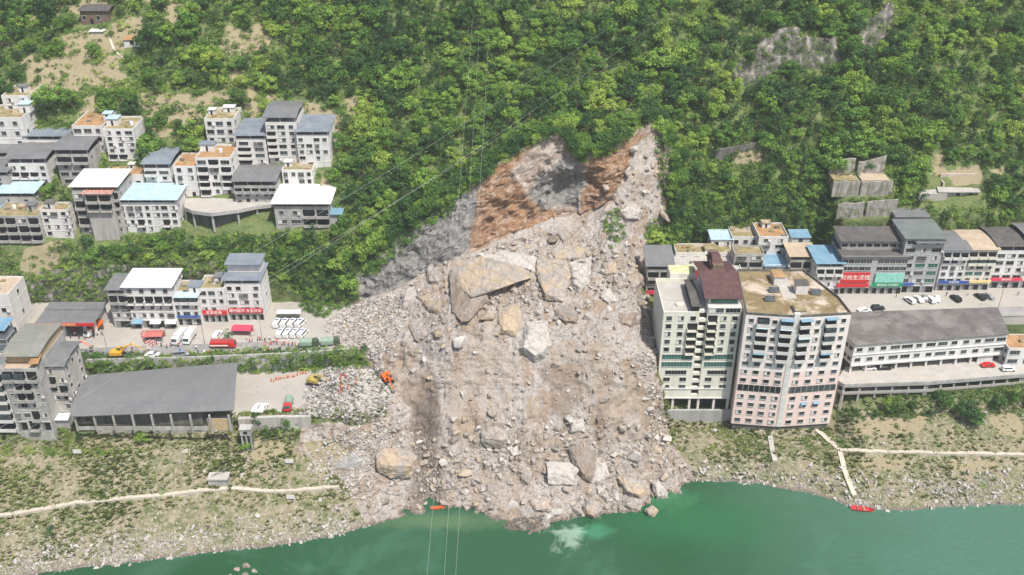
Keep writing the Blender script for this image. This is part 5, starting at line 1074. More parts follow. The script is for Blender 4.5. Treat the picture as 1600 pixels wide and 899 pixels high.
for lab, x0, x1, y0, y1, m in (('grassy square plot between the stone walls, left one', 1304, 1344, 281, 268, M_MOSS), ('tan and green plot between the stone walls, right one', 1348, 1392, 281, 267, M_RTAN)):
    a, Y = hit((x0 + x1) / 2, 300)[0], hit((x0 + x1) / 2, 302)[0].y - .6; z = at_y(x0, y0 + 2, Y).z; l, r = at_y(x0, y0, Y).x, at_y(x1, y0, Y).x
    mb = MB(); mb.box(0, r - l, .7, 8, -5, 0); tag(mb.build('terrace_plot', m, None, (l, Y, z)), lab, 'terrace plot')
def ruin():
    p = hit(1498, 306)[0]; rt = empty('ruined_house', p); tag(rt, 'half built concrete house with pinkish walls and bare slabs among the trees', 'ruined house'); BLOCK.append((p.x - 9, p.x + 9, p.y - 4, p.y + 9))
    mb = MB(); mb.box(-7, 6, 0, 6, -4, 1.6); mb.build('wall', M_RAW, rt)
    mb = MB(); mb.prism([(-8, -1), (7, -1), (8, 6), (-6, 7)], 1.6, 1.9); mb.build('slab', M_SLAB, rt)
    mb = MB(); mb.box(-5, 8, 6.6, 7.2, 1, 5.5); mb.box(-5, -4.5, 3, 6.6, 1.9, 3.6); mb.build('rear_wall', W_('pinkish_block_wall', (.50, .40, .34), (.42, .33, .28), .8, c3=(.5, .46, .42)), rt)
    for i in range(3): mb = MB(); mb.box(-5.5 + i * 4.5, -4.2 + i * 4.5, -.05, .02, -1.2, 1.); mb.build('doorway', M_DARK, rt)
    q = hit(1462, 300)[0]; mb = MB(); mb.prism([(-5, -3), (5, -3), (6, 4), (-4, 5)], -3, .6); tag(mb.build('concrete_yard', M_SLAB, None, (q.x - 2, q.y, q.z)), 'bare concrete yard beside the half built house', 'yard')
ruin()
# --- village platform on pillars
def platform():
    z = hit(350, 316)[0].z + .8; pl = [at_z(x, y, z) for x, y in [(287, 326), (300, 332), (330, 336), (370, 331), (400, 325), (428, 322), (425, 310), (370, 308), (290, 310)]]
    c = pl[3]; rt = empty('road_platform', (c.x, c.y, z)); tag(rt, 'curved concrete road platform on pillars in front of the village', 'road platform')
    fp = [(p.x - c.x, p.y - c.y) for p in pl]; BLOCK.append((pl[0].x, pl[5].x, min(p.y for p in pl), max(p.y for p in pl)))
    mb = MB(); mb.prism(fp, -.6, 0); mb.build('slab', M_SLAB, rt)
    mb = MB()
    for i in range(5):
        p, q = Vector((*fp[i], 0)), Vector((*fp[i + 1], 0)); M = Matrix.Translation((p + q) / 2) @ Matrix.Rotation(math.atan2(q.y - p.y, q.x - p.x), 4, 'Z'); l = (q - p).length; mb.box(-l / 2, l / 2, 0, .15, .003, .7, 0, M)
    mb.build('parapet', M_CONC, rt)
    for i in range(6): x, y = fp[min(i, 5)]; mb = MB(); mb.box(x - .3, x + .3, y + .7, y + 1.3, -7, -.6); mb.build('pillar', M_CONC, rt)
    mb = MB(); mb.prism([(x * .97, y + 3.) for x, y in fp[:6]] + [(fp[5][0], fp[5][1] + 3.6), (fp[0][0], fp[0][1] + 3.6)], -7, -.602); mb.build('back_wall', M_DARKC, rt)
platform()
# ---------------------------------------------------------------- roads and paths as sheets and strips
def strip(name, pts, w, th, m, kind='structure', label=None, cat=None):
    """a slab following the ground through pixel points"""
    P_ = []
    for (a, b) in zip(pts[:-1], pts[1:]):
        for k in range(8): t = k / 8; P_.append(hit(a[0] + (b[0] - a[0]) * t, a[1] + (b[1] - a[1]) * t)[0])
    P_.append(hit(*pts[-1])[0])
    z = np.array([p.z for p in P_]); k = np.ones(5) / 5; z = np.convolve(np.pad(z, 2, 'edge'), k, 'valid')
    vs = []; n = len(P_)
    for i, p in enumerate(P_):
        t = (P_[min(i + 1, n - 1)] - P_[max(0, i - 1)]); t.z = 0; t.normalize(); s = Vector((-t.y, t.x, 0)) * w / 2; zz = z[i] + th
        for q, dz in ((p - s, 0), (p + s, 0), (p + s, -1.6), (p - s, -1.6)): vs.append((q.x, q.y, zz + dz))
    fs = [(0, 1, 2, 3), (4 * n - 1, 4 * n - 2, 4 * n - 3, 4 * n - 4)]
    for i in range(n - 1):
        for j in range(4): fs.append((4 * i + j, 4 * i + 4 + j, 4 * i + 4 + (j + 1) % 4, 4 * i + (j + 1) % 4))
    mb = MB(); mb.add(vs, fs); o = mb.build(name, m); tag(o, label, cat, kind=kind); return o
strip('path', [(-60, 815), (60, 797), (120, 786), (240, 775), (355, 763)], 1.3, .35, M_PATH); strip('path', [(362, 763), (420, 768), (470, 766), (530, 760)], 1.3, .35, M_PATH)
strip('path', [(1312, 703), (1380, 706), (1480, 708), (1600, 710), (1700, 712)], 1.3, .3, M_PATH)
strip('path', [(1276, 672), (1296, 690), (1312, 703)], 1.6, .3, M_PATH); strip('path', [(1312, 706), (1320, 738), (1335, 776)], 1.5, .45, M_PATH)
strip('path', [(1203, 682), (1206, 700), (1211, 722)], 1.5, .4, M_SLAB)
strip('path', [(163, 44), (172, 60), (178, 78), (192, 90)], .9, .1, M_PATH)
def sheet(name, pts, z, m, th=.004):
    mb = MB(); mb.prism([(lambda q: (q.x, q.y))(at_z(px, py, z)) for px, py in pts][::-1] if False else [(lambda q: (q.x, q.y))(at_z(px, py, z)) for px, py in pts], z - .3, z + th); return tag(mb.build(name, m), kind='structure')
sheet('road', [(-200, 565), (140, 561), (300, 557), (440, 551), (552, 545), (555, 530), (440, 533), (300, 538), (100, 545), (-200, 548)], 28.03, M_ASPH)
sheet('kerb', [(-200, 548.2), (100, 545.2), (300, 538.2), (440, 533.2), (520, 530.5), (520, 529.5), (440, 532), (300, 537), (100, 544), (-200, 547)], 28.15, M_SLAB)
sheet('road', [(1540, 494), (1760, 492), (1760, 476), (1530, 480)], 30.03, M_ASPH)
sheet('kerb', [(1530, 480.2), (1760, 476.2), (1760, 475.2), (1530, 479.2)], 30.15, M_SLAB)
# ---------------------------------------------------------------- boulders
def rough_hull(pts, seed, amp, name='boulder', m=M_ROCK, cuts=2):
    bm = bmesh.new(); c = sum((Vector(p) for p in pts), Vector()) / len(pts)
    for p in pts: bm.verts.new(Vector(p) - c)
    r = bmesh.ops.convex_hull(bm, input=bm.verts); bmesh.ops.delete(bm, geom=list({g for g in r['geom_interior'] if isinstance(g, bmesh.types.BMVert)}), context='VERTS')
    bmesh.ops.subdivide_edges(bm, edges=bm.edges[:], cuts=cuts, use_grid_fill=True); bmesh.ops.triangulate(bm, faces=bm.faces[:])
    bmesh.ops.subdivide_edges(bm, edges=bm.edges[:], cuts=2, use_grid_fill=True); bmesh.ops.triangulate(bm, faces=bm.faces[:])
    bm.normal_update(); co = np.array([v.co for v in bm.verts]) + seed * 7.3; L_ = max(1., max(v.co.length for v in bm.verts))
    n1 = fbm(co, 1.1 / L_ * 1.6, 3, seed, ridge=True); n2 = fbm(co, .8, 4, seed + 5)
    for v, a, b in zip(bm.verts, n1, n2): v.co += v.normal * (a * amp * L_ * .5 + b * .30 + (round(b * 3) / 3) * .25) - v.co * .02
    me = bpy.data.meshes.new(name); bm.to_mesh(me); bm.free(); me.materials.append(m); return me, c
BP = []
def boulder(label, verts, m=M_ROCK, thick=3., amp=.07, seed=1, group='boulders of the landslide', z=None, extra=None):
    """verts: (px, py) outline or (px, py, off) corners; off is metres out of the slope towards the valley"""
    cx = sum(v[0] for v in verts) / len(verts); cy = sum(v[1] for v in verts) / len(verts)
    P0, n = hit(cx, cy)
    if z is not None: P0 = at_z(cx, cy, z)
    n = Vector((0, -.62, .78)); pts = []; cyb = cy
    def onp(px, py, off):
        d = ray(px, py); q = P0 + n * off; t = (q - CAMP).dot(n) / d.dot(n); return CAMP + d * t
    if z is None:
        rd = lambda px, py: ray(px, py).normalized()
        H_ = lambda px, py: hit(px, py)[0]
        cyc = sum(v[1] for v in verts) / len(verts)
        if len(verts[0]) == 3:
            for v in verts: pts += [H_(v[0], v[1]) - rd(v[0], v[1]) * v[2]]
        else:
            for v in verts: pts += [H_(v[0], v[1]) - rd(v[0], v[1]) * (.25 + thick * .25 * (v[1] < cyc)), H_(cx + (v[0] - cx) * .66, cyc + (v[1] - cyc) * .6 + (1.5 if v[1] > cyc else -.5)) - rd(v[0], v[1]) * thick * .75]
        for v in verts: pts += [H_(cx + (v[0] - cx) * .8, cyc + (v[1] - cyc) * .8) + rd(v[0], v[1]) * thick * .6]
    elif len(verts[0]) == 3: cx = sum(v[0] for v in verts) / len(verts); pts = [onp(*v) for v in verts] + [onp(cx + (v[0] - cx) * .8, cy + (v[1] - cy) * .8, -thick * .8) for v in verts]
    else:
        for v in verts: pts += [onp(v[0], v[1], thick * .05), onp(cx + (v[0] - cx) * .62, cy + (v[1] - cy) * .62 - 1, thick * .5), onp(cx + (v[0] - cx) * .85, cy + (v[1] - cy) * .85, -thick * .7)]
    me, c = rough_hull(pts, seed, amp, 'boulder', m)
    if extra:   # a second mass of the same broken block
        ev, em, et = extra; q = [H_(v[0], v[1]) - rd(v[0], v[1]) * v[2] for v in ev] + [H_(v[0], v[1]) + rd(v[0], v[1]) * et for v in ev]
        m2, c2 = rough_hull(q, seed + 50, amp * 1.3, 'boulder', em); bm = bmesh.new(); bm.from_mesh(m2); bmesh.ops.translate(bm, verts=bm.verts, vec=c2 - c); bm.from_mesh(me)
        nf = len(m2.polygons); bm.faces.ensure_lookup_table()
        for f in bm.faces[:nf]: f.material_index = 1
        bm.to_mesh(me); bm.free(); me.materials.append(em)
    o = link('boulder', me, None, c); tag(o, label, 'boulder', group); BP.append((c.x, c.y, c.z, max(3, thick))); return o
boulder('largest slab boulder, tan topped, overhanging a dark hollow at the head of the debris', [(704, 420, 1.5), (722, 406, 1.), (765, 399, 1.), (800, 408, 1.5), (834, 428, 4.), (833, 434, 3.8), (800, 444, 5.5), (768, 453, 6.5), (736, 465, 7.), (718, 452, 4.5), (706, 436, 2.5)], M_ROCKT, 1.5, .035, 1, extra=([(703, 424, 2.), (716, 450, 4.), (737, 463, 6.), (760, 458, 4.5), (762, 470, 1.5), (745, 488, 2.), (732, 502, 3.2), (722, 503, 2.6), (707, 486, 1.5)], M_ROCKB, 2))  # lower mass takes a darker brown rock, painting its shaded front and underside
boulder('flat slab wedged behind the largest boulder', [(745, 402), (790, 392), (838, 402), (835, 425), (790, 418)], M_ROCKW, 3, .06, 2)
boulder('big yellowish square block right of the largest boulder', [(838, 406, 1.), (885, 402, 1), (892, 430, 2.5), (882, 461, 4), (852, 459, 4.2), (840, 435, 3), (853, 470, .8), (880, 471, .8)], M_ROCKT, 4, .04, 3)
boulder('golden tan slab lying behind the yellowish square block', [(860, 392), (885, 382), (918, 388), (905, 404), (870, 408)], M_ROCKT, 2, .05, 4)
boulder('pale upright slab right of the yellowish square block', [(890, 410), (925, 400), (922, 440), (906, 458), (892, 448)], M_ROCKW, 3, .06, 5)
boulder('orange tinted slab under the largest boulder', [(780, 482), (812, 474), (814, 505), (806, 526), (782, 522), (778, 500)], M_ROCKT, 2.2, .05, 6)
boulder('big white pointed boulder in the middle of the slope', [(822, 503), (856, 500), (862, 540), (850, 560), (835, 568), (808, 545)], M_ROCKW, 4, .06, 7)
boulder('brown ribbed boulder right of the pointed white one', [(866, 484), (890, 476), (906, 492), (902, 505), (885, 506), (868, 498)], M_ROCKB, 2.6, .08, 8)
boulder('tan triangular slab left of the largest boulder', [(650, 462), (688, 456), (690, 488), (684, 493), (664, 480)], M_ROCKT, 1.8, .05, 9)
boulder('grey standing rock under the rock face left of the largest boulder', [(668, 418), (674, 414), (690, 428), (686, 445), (668, 442)], M_ROCK, 2.5, .07, 10)
boulder('thin brown fin of rock on the left of the slope', [(637, 508), (645, 508), (656, 536), (650, 534)], M_ROCKB, 1.6, .05, 11)
boulder('huge rounded tan boulder low on the left beside the dark gully', [(586, 710, 1.5), (602, 701, 1), (636, 702, 1), (652, 713, 2), (655, 734, 2.4), (640, 728, 5), (610, 728, 5), (590, 724, 3.6), (640, 747, 1.5), (610, 748, 1.6), (590, 738, 1.6)], M_ROCKT, 5, .05, 12)
boulder('grey topped boulder with a tan face in the lower middle', [(750, 675, .8), (772, 668, .6), (792, 671, .8), (795, 686, 1.8), (782, 688, 3), (760, 686, 3), (782, 700, .8), (760, 701, .8), (752, 690, 1.4)], M_ROCK, 3, .06, 13)
boulder('wide white faced boulder with a sandy top low on the right', [(853, 722, .8), (900, 722, .8), (905, 734, 2.2), (880, 742, 3.6), (856, 740, 3.4), (890, 758, 1.2), (856, 757, 1.2)], M_ROCKW, 3, .05, 14)
boulder('tall brown boulder leaning low on the right of the debris', [(887, 698), (905, 694), (930, 706), (936, 735), (925, 756), (910, 750), (894, 722)], M_ROCKB, 4, .07, 15)
boulder('white broken face of rock pressed on the tall brown boulder', [(925, 722), (945, 718), (952, 745), (938, 757), (924, 756)], M_ROCKW, 2.4, .08, 16)
boulder('smooth pink tan boulder at the water edge, largest of those', [(964, 745), (985, 738), (1010, 752), (1014, 772), (1000, 780), (975, 770)], M_ROCKT, 3.6, .05, 17)
boulder('white boulder standing alone in the shallow green water', [(1018, 753), (1024, 749), (1044, 770), (1044, 779), (1026, 782)], M_ROCKW, 3, .05, 18, z=1.6)
boulder('pale pink boulder half in the water left of the white one', [(974, 782), (990, 777), (1004, 784), (1002, 800), (988, 801), (973, 791)], M_ROCK, 2.8, .05, 19, z=1.3)
boulder('small ochre boulder in the water, outermost of the slide', [(1007, 796), (1020, 790), (1028, 798), (1022, 808), (1012, 806)], M_ROCKT, 2, .05, 20, z=.9)
boulder('cracked tan boulder at the waterline below the tall brown one', [(910, 790), (922, 778), (938, 784), (940, 798), (928, 812), (914, 804)], M_ROCKT, 3, .07, 21)
boulder('long sandy boulder at the water edge in the lower middle', [(828, 782), (860, 778), (860, 797), (835, 800)], M_ROCKT, 2.2, .05, 22)
boulder('flat white slab sliding into the river', [(846, 803), (878, 792), (880, 800), (852, 815)], M_ROCKW, 1.4, .05, 23)
boulder('square white block in the lower right field', [(889, 656), (912, 655), (914, 676), (890, 678)], M_ROCKW, 2.2, .04, 24)
boulder('angular pale block right of the yellowish one, with a dark base', [(938, 458), (952, 450), (962, 465), (952, 476), (940, 468)], M_ROCKW, 2.2, .05, 25)
boulder('brown tilted slab near the right margin of the slide', [(968, 490), (995, 488), (1000, 505), (985, 512), (968, 504)], M_ROCKB, 1.8, .06, 26)
boulder('sandy block beside the house at the right margin', [(980, 430), (1000, 418), (1004, 440), (990, 446), (980, 440)], M_ROCKT, 2.5, .05, 27)
boulder('pale cracked rock high on the right under the scarp', [(968, 330), (985, 320), (1004, 330), (1000, 345), (975, 344)], M_ROCKW, 2.5, .08, 28)
boulder('grey slab on the upper edge of the debris fan', [(870, 365), (885, 355), (892, 368), (880, 380)], M_ROCK, 2, .06, 29)
boulder('sand coloured block high on the debris, third row from the top', [(940, 412), (962, 408), (962, 428), (944, 430)], M_ROCKT, 2, .05, 30)
boulder('dark tan rock left of the grey topped boulder', [(700, 688), (716, 680), (718, 686), (702, 696)], M_ROCKB, 1.4, .06, 31)
boulder('white rock beside the grey topped boulder', [(795, 702), (808, 698), (812, 710), (800, 714)], M_ROCKW, 1.8, .05, 32)
# countable smaller boulders, each its own object
RM = [rock_mesh(500 + k, [M_ROCK, M_ROCKW, M_ROCKT, M_ROCK, M_ROCKB, M_ROCKW][k % 6], 12 + k % 5, (1, .8 + .1 * (k % 3), .6 + .1 * (k % 4))) for k in range(14)]
for m_ in RM: m_.name = 'boulder'
zones = [((730, 378), (1010, 505), 95, 'angular boulder in the field below the scarp', 'boulders below the scarp'),
         ((560, 440), (720, 560), 22, 'broken grey rock on the left shoulder of the debris', 'rocks on the left shoulder'),
         ((690, 500), (1020, 660), 18, 'loose rock on the smooth middle of the slope', 'rocks on the middle slope'),
         ((690, 655), (1040, 800), 95, 'boulder at the jumbled foot of the slope', 'boulders at the foot of the slope'),
         ((940, 220), (1040, 350), 28, 'fresh block high on the right flank', 'blocks on the right flank'),
         ((540, 680), (690, 800), 30, 'whitish rock around the dark gully at lower left', 'rocks around the dark gully')]
allb = []
for (a, b, n, lab, grp) in zones:
    k = 0; tries = 0
    while k < n and tries < n * 30:
        tries += 1; px, py = random.uniform(a[0], b[0]), random.uniform(a[1], b[1])
        if not in_poly(np.array([px]), np.array([py]), Z_SLIDE)[0]: continue
        h = hit(px, py)
        if h[0] is None or h[0].z < -.1: continue
        s = min(3.4, .5 + random.paretovariate(1.7) * (.75 if n > 80 else .42))
        if any(math.hypot(h[0].x - q[0], h[0].y - q[1]) < (s + q[2]) * .75 for q in allb): continue
        allb.append((h[0].x, h[0].y, s)); k += 1
        o = link('boulder', random.choice(RM), None, h[0] + h[1] * s * .25); o.rotation_euler = (random.uniform(-.5, .5) + .4, random.uniform(-.5, .5), random.uniform(0, 6.3)); o.scale = (s * random.uniform(.9, 1.3), s * random.uniform(.8, 1.1), s * random.uniform(.7, 1.1)); tag(o, lab, 'boulder', grp)
# loose stone nobody could count
nz = fbm(tc, .06, 3, 77); band = np.clip(1 - np.abs(tpy - 720) / 110, 0, 1) + .9 * np.clip(1 - np.abs(tpy - 440) / 80, 0, 1) + .10
wts = np.clip(t_slide - t_scarp, 0, 1) * band * np.clip(.6 + nz * 1.6, .05, 2)
rubm = [rock_mesh(600 + k, [M_ROCK, M_ROCKW, M_ROCK, M_ROCKT][k % 4], 9, (1, .8, .6)) for k in range(8)]
p, k = sample(wts, 24000); s = (.18 + .19 * rng.pareto(2.1, 24000)).clip(.1, 1.7); p += tn[k] * (s * .15)[:, None]
scatter('rubble', rubm, p, rng.random((24000, 3)) * 6.28, np.repeat(s[:, None], 3, 1) * (.7 + .6 * rng.random((24000, 3))), 'crushed limestone rubble strewn over the landslide slope', 'rubble')
w9 = np.clip(t_slide - t_scarp, 0, 1) * np.clip(.5 + nz, .2, 2); p, k = sample(w9, 26000); s = (.12 + .08 * rng.pareto(2.4, 26000)).clip(.1, .45)
scatter('stone_chips', rubm, p, rng.random((26000, 3)) * 6.28, np.repeat(s[:, None], 3, 1), 'fine stone chips and dust covering the landslide slope', 'rubble')
shore = np.clip(1.2 - np.abs(tc[:, 2] - 1.5) / 3.0, 0, 1) * (tv < 4) * np.clip(.5 + fbm(tc, .1, 3, 19) * 1.2, .1, 2) + .08 * (tv < 4.0) * np.clip(.3 + nz, 0, 1)
p, k = sample(shore * (1 - t_slide), 12000); s = (.2 + .2 * rng.pareto(2.2, 12000)).clip(.15, 1.4)
pal = [rock_mesh(700 + k_, M_ROCKW, 10, (1, .8, .55)) for k_ in range(5)]
scatter('gravel', pal, p, rng.random((12000, 3)) * 6.28, np.repeat(s[:, None], 3, 1), 'pale stones and gravel lining the river bank', 'gravel')
# splintered concrete, planks and bars of the fallen houses
slabm = []
for k in range(5):
    mb = MB(); mb.box(-1, 1, -.6, .6, -.08, .08); slabm.append(mb.mesh('slab', [M_SLAB, M_RAW, M_CONC, M_SLAB, M_DARKC][k % 5]))
for k in range(3):
    mb = MB(); mb.tube([(-1.6, 0, 0), (0, .1, .1), (1.5, 0, 0)], .07, 5); slabm.append(mb.mesh('bar', [M_STEEL, M_RUST, M_WOOD][k]))
def heap(polys, n, seed, name, label, smin=.15, smax=.6, protos=slabm, wt=None):
    w_ = np.zeros(len(tc), bool)
    for q in polys: w_ |= in_poly(tpx, tpy, q)
    p, k = sample(w_ * (1. if wt is None else wt), n); s = rng.uniform(smin, smax, n); p[:, 2] += rng.random(n) * .3
    e = rng.random((n, 3)) * np.array([1.4, 1.4, 6.28]) - np.array([.7, .7, 0]); return scatter(name, protos, p, e, np.repeat(s[:, None], 3, 1), label, 'debris')
heap([[(480, 600), (520, 570), (600, 575), (612, 625), (598, 655), (560, 665), (470, 650)]], 3000, 1, 'demolition_debris', 'splintered concrete, planks and bars heaped on the broken platform', .2, .75)
heap([[(505, 505), (560, 470), (620, 460), (640, 490), (610, 550), (520, 545)], [(500, 690), (600, 650), (640, 700), (560, 780), (480, 740)]], 3200, 2, 'white_debris', 'white broken plaster and slabs of fallen houses at the left margin', protos=[slabm[1], slabm[3], slabm[0], slabm[6]])
heap([[(985, 560), (1025, 540), (1036, 640), (1010, 650)]], 350, 3, 'timber_debris', 'tangle of grey beams and bars beside the cream tower', .4, .9, protos=slabm[5:] + slabm[:1])
heap([[(780, 822), (800, 812), (850, 805), (850, 822), (800, 835)]], 260, 4, 'driftwood', 'pinkish tangle of branches and boards at the tip of the slide', .3, .7, protos=slabm[5:] + [slabm[4]])
# ---------------------------------------------------------------- trees and shrubs
def px1(p): return to_px(p)
hillw = ((tv > 9.02) | ((tv > 8.15) & (tv < 9.02) & (t_rock < .4))) * (t_slide < .15) * (t_scarp < .15) * (t_rock < .25) * (t_soil < .3) * inview
sparse = in_poly(tpx, tpy, [(-150, -80), (330, -80), (420, 60), (440, 180), (330, 260), (-150, 260)]) | in_poly(tpx, tpy, [(1100, 228), (1190, 225), (1200, 265), (1180, 280), (1100, 280)]) | in_poly(tpx, tpy, [(1290, 240), (1420, 240), (1420, 345), (1290, 345)]) | in_poly(tpx, tpy, [(60, 360), (150, 360), (130, 440), (40, 440)]) | in_poly(tpx, tpy, [(500, 180), (560, 170), (560, 330), (510, 330)])
lowband = in_poly(tpx, tpy, [(150, 335), (560, 320), (600, 400), (540, 440), (150, 440)]) | in_poly(tpx, tpy, [(1045, 280), (1310, 280), (1310, 385), (1045, 385)])
cand, ck = sample(hillw * np.where(sparse, .30, 1.) * np.where(lowband, 2.5, 1), 15000)
cell = {}; keep = []
for i, (x, y, z) in enumerate(cand):
    rad = 3.0 + 1.5 * ((i * 7919) % 100) / 100; g = (int(x // 4), int(y // 4), int(z // 4)); ok = True
    for a in (-1, 0, 1):
        for b in (-1, 0, 1):
            for c in (-1, 0, 1):
                for j in cell.get((g[0] + a, g[1] + b, g[2] + c), ()):
                    if (cand[j] - cand[i]) @ (cand[j] - cand[i]) < rad * rad: ok = False
    if ok: cell.setdefault(g, []).append(i); keep.append(i)
T_ = cand[keep]; bl = np.zeros(len(T_), bool)
for b_ in BLOCK:
    x0, x1, y0, y1 = b_[:4]; bl |= (T_[:, 2] < (b_[4] if len(b_) > 4 else 999)) & (T_[:, 0] > x0 - 1.2) & (T_[:, 0] < x1 + 1.2) & (T_[:, 1] > y0 - 2.6) & (T_[:, 1] < y1 + 1.0)
qx, qy = px_np(T_)
for z_ in Z_ROCK[:3] + Z_SOIL + [Z_SCARP]:
    for dy in ((0, 7, 14) if z_ is not Z_SCARP else (0, 4)): bl |= in_poly(qx, qy - dy, z_)
T_ = T_[~bl]; n = len(T_); print('trees', n)
nz2 = fbm(T_, .03, 3, 5); tx_, ty_ = px_np(T_)
kind = np.where(rng.random(n) < .12 + .25 * (nz2 > .25), rng.integers(7, 10, n), rng.integers(0, 7, n)); kind = np.where(rng.random(n) < .03, rng.integers(10, 12, n), kind)
scl = rng.uniform(.55, 1.15, n) * (1 + .3 * (nz2 > 0)); small = in_poly(tx_, ty_, [(-150, 380), (600, 330), (760, 240), (900, 180), (1060, 170), (1080, 330), (1700, 330), (1700, 480), (-150, 480)]); scl *= np.where(small, .75, 1)
scl *= np.where((ty_ < 30) | (tx_ > 1500), .9, 1)
inf = (tx_ > 5) & (tx_ < 1595) & (ty_ > 15) & (ty_ < 880)
order = np.argsort(-(scl * inf)); ind = set(order[:255].tolist())
def where(px, py):
    if py > 400: return 'on the steep slope behind the left road'
    if px < 340: return 'on the scrubby slope above the left village' if py < 240 else 'among the houses of the left village'
    if px < 560 and py > 150: return 'beside the right end of the left village'
    if px < 800: return 'in forest left of the scarp'
    if px < 1060: return 'in forest above the scarp'
    if px < 1300: return 'in forest above the towers' if py > 130 else 'around the pale cliff'
    return 'in forest above the shops' if py > 110 else 'in the upper right forest'
def place_tree(kd, pos, s, rz, lab, grp, cat='tree', tilt=0.):
    cm, tm, kn = TREES[kd]; t = empty('tree' if kn != 'cone' else 'conifer', pos, rz); t.scale = (s * random.uniform(.85, 1.15), s * random.uniform(.85, 1.15), s * random.uniform(.7, 1.15)); t.rotation_euler = (tilt, random.uniform(-.06, .06), rz)
    tag(t, lab, cat, grp); link('crown', cm, t); link('trunk', tm, t); return t
for i in sorted(ind):
    kn = TREES[kind[i]][2]; d_ = {'broad': 'leafy green tree', 'dark': 'dark green tree', 'cone': 'pointed dark tree'}[kn]
    w_ = where(tx_[i], ty_[i]); place_tree(int(kind[i]), T_[i] - np.array([0, 0, .2]), float(scl[i]), random.uniform(0, 6.28), d_ + ' ' + w_, 'trees ' + w_)
rest = [i for i in range(n) if i not in ind]
ng_ = len(rest); s3 = np.repeat(scl[rest][:, None], 3, 1) * rng.uniform([.8, .8, .65], [1.2, 1.2, 1.15], (ng_, 3)); r3 = np.stack([rng.uniform(-.1, .1, ng_), rng.uniform(-.1, .1, ng_), rng.random(ng_) * 6.28], 1)
scatter('forest', [(a, b) for a, b, c in TREES[:11]], T_[rest], r3, s3, 'dense green broadleaf forest covering the hillside', 'forest')
# undergrowth under and between the trees
uw = hillw * np.where(sparse, 1.0, .8) * np.where(lowband, 2.6, 1) + .35 * (tv > 9) * (t_soil > .3) * inview; p, k = sample(uw, 21000)
b2 = blocked(p[:, 0], p[:, 1], .2, p[:, 2]); p = p[~b2]; m_ = len(p)
s = rng.uniform(.4, 1.45, m_); scatter('undergrowth', BUSH, p, np.stack([rng.uniform(-.2, .2, m_), rng.uniform(-.2, .2, m_), rng.random(m_) * 6.28], 1), np.stack([s, s, s * .85], 1), 'shrubs and creepers filling the gaps of the forest', 'undergrowth')
# thick shrubs on the ledge between the warehouse and the road above it
q_ = [];
for _ in range(420):
    px = random.uniform(135, 556); c = at_z(px, 563.5 - (px - 140) * .043, 28.); q_.append((c.x, c.y - random.uniform(.4, 1.8), 22.3 + random.random() * 5.4))
for _ in range(140):
    px = random.uniform(140, 556); c = at_z(px, 560 - (px - 140) * .036, 28.3); q_.append((c.x, c.y - .6, 28.2))
q_ = np.array(q_); m_ = len(q_); s = rng.uniform(.5, 1.2, m_); s[420:] *= .5
scatter('ledge_shrubs', BUSH, q_, np.stack([rng.uniform(-.2, .2, m_), rng.uniform(-.2, .2, m_), rng.random(m_) * 6.28], 1), np.stack([s, s, s], 1), 'thick green shrubs growing along the road wall above the warehouse', 'shrubs')
# shrubs fringing the rim of the scarp
rim = [(560, 425), (600, 384), (640, 344), (690, 314), (740, 289), (788, 247), (820, 229), (850, 213), (868, 207), (885, 214), (899, 240), (925, 238), (950, 233), (980, 213), (1008, 193), (1030, 190), (1050, 230), (1056, 290), (1048, 345)]
q_ = []
for _ in range(520):
    t = random.random() * (len(rim) - 1); i = int(t); f_ = t - i; px = rim[i][0] * (1 - f_) + rim[i + 1][0] * f_ + random.uniform(-5, 5); py = rim[i][1] * (1 - f_) + rim[i + 1][1] * f_ + random.uniform(-12, 5)
    if 835 < px < 882 and random.random() < .6: continue
    if 898 < px < 955: py += random.uniform(0, 10)
    h = hit(px, py)[0]; q_.append(tuple(h))
q_ = np.array(q_); m_ = len(q_); s = rng.uniform(.5, 1.35, m_)
scatter('rim_shrubs', BUSH[2:] + [TREES[0][0]], q_, np.stack([rng.uniform(.1, .6, m_), rng.uniform(-.2, .2, m_), rng.random(m_) * .6], 1), np.stack([s, s, s], 1) * .9, 'shrubs hanging over the torn rim of the landslide', 'shrubs')
# bank: grass tufts and low bushes in drifts
nb_ = fbm(tc, .07, 3, 15)
bw = (tv > 2.15) & (tv < 5.1) & inview; green = in_poly(tpx, tpy, [(380, 640), (470, 650), (470, 700), (400, 700)]) | in_poly(tpx, tpy, [(1370, 600), (1700, 590), (1700, 650), (1400, 650)]) | in_poly(tpx, tpy, [(-100, 660), (140, 670), (380, 672), (400, 700), (140, 712), (-100, 720)]) | in_poly(tpx, tpy, [(1310, 640), (1420, 636), (1420, 655), (1310, 660)])
w2 = bw * (t_slide < .2) * np.where(t_soil < .5, 1, .35) * np.clip(.3 + nb_ * .9, .05, 2) * np.where(tv < 2.7, .35, 1)
p, k = sample(w2, 12000); m_ = len(p); s = rng.uniform(.3, .95, m_)
scatter('grass', TUFT, p, np.stack([rng.uniform(-.2, .2, m_), rng.uniform(-.2, .2, m_), rng.random(m_) * 6.28], 1), np.repeat(s[:, None], 3, 1), 'tufts of grass and weeds on the river bank', 'grass')
w3 = bw * ~in_poly(tpx, tpy, [(478, 640), (620, 630), (620, 700), (478, 700)]) * (t_slide < .2) * (t_soil < .4) * (np.clip(nb_ - .12, 0, 1) * 1.6 * (tv > 3) * .4 + green * 1.3 + .03)
p, k = sample(w3, 1700); b2 = blocked(p[:, 0], p[:, 1], .3); p = p[~b2]; m_ = len(p); s = rng.uniform(.25, .8, m_)
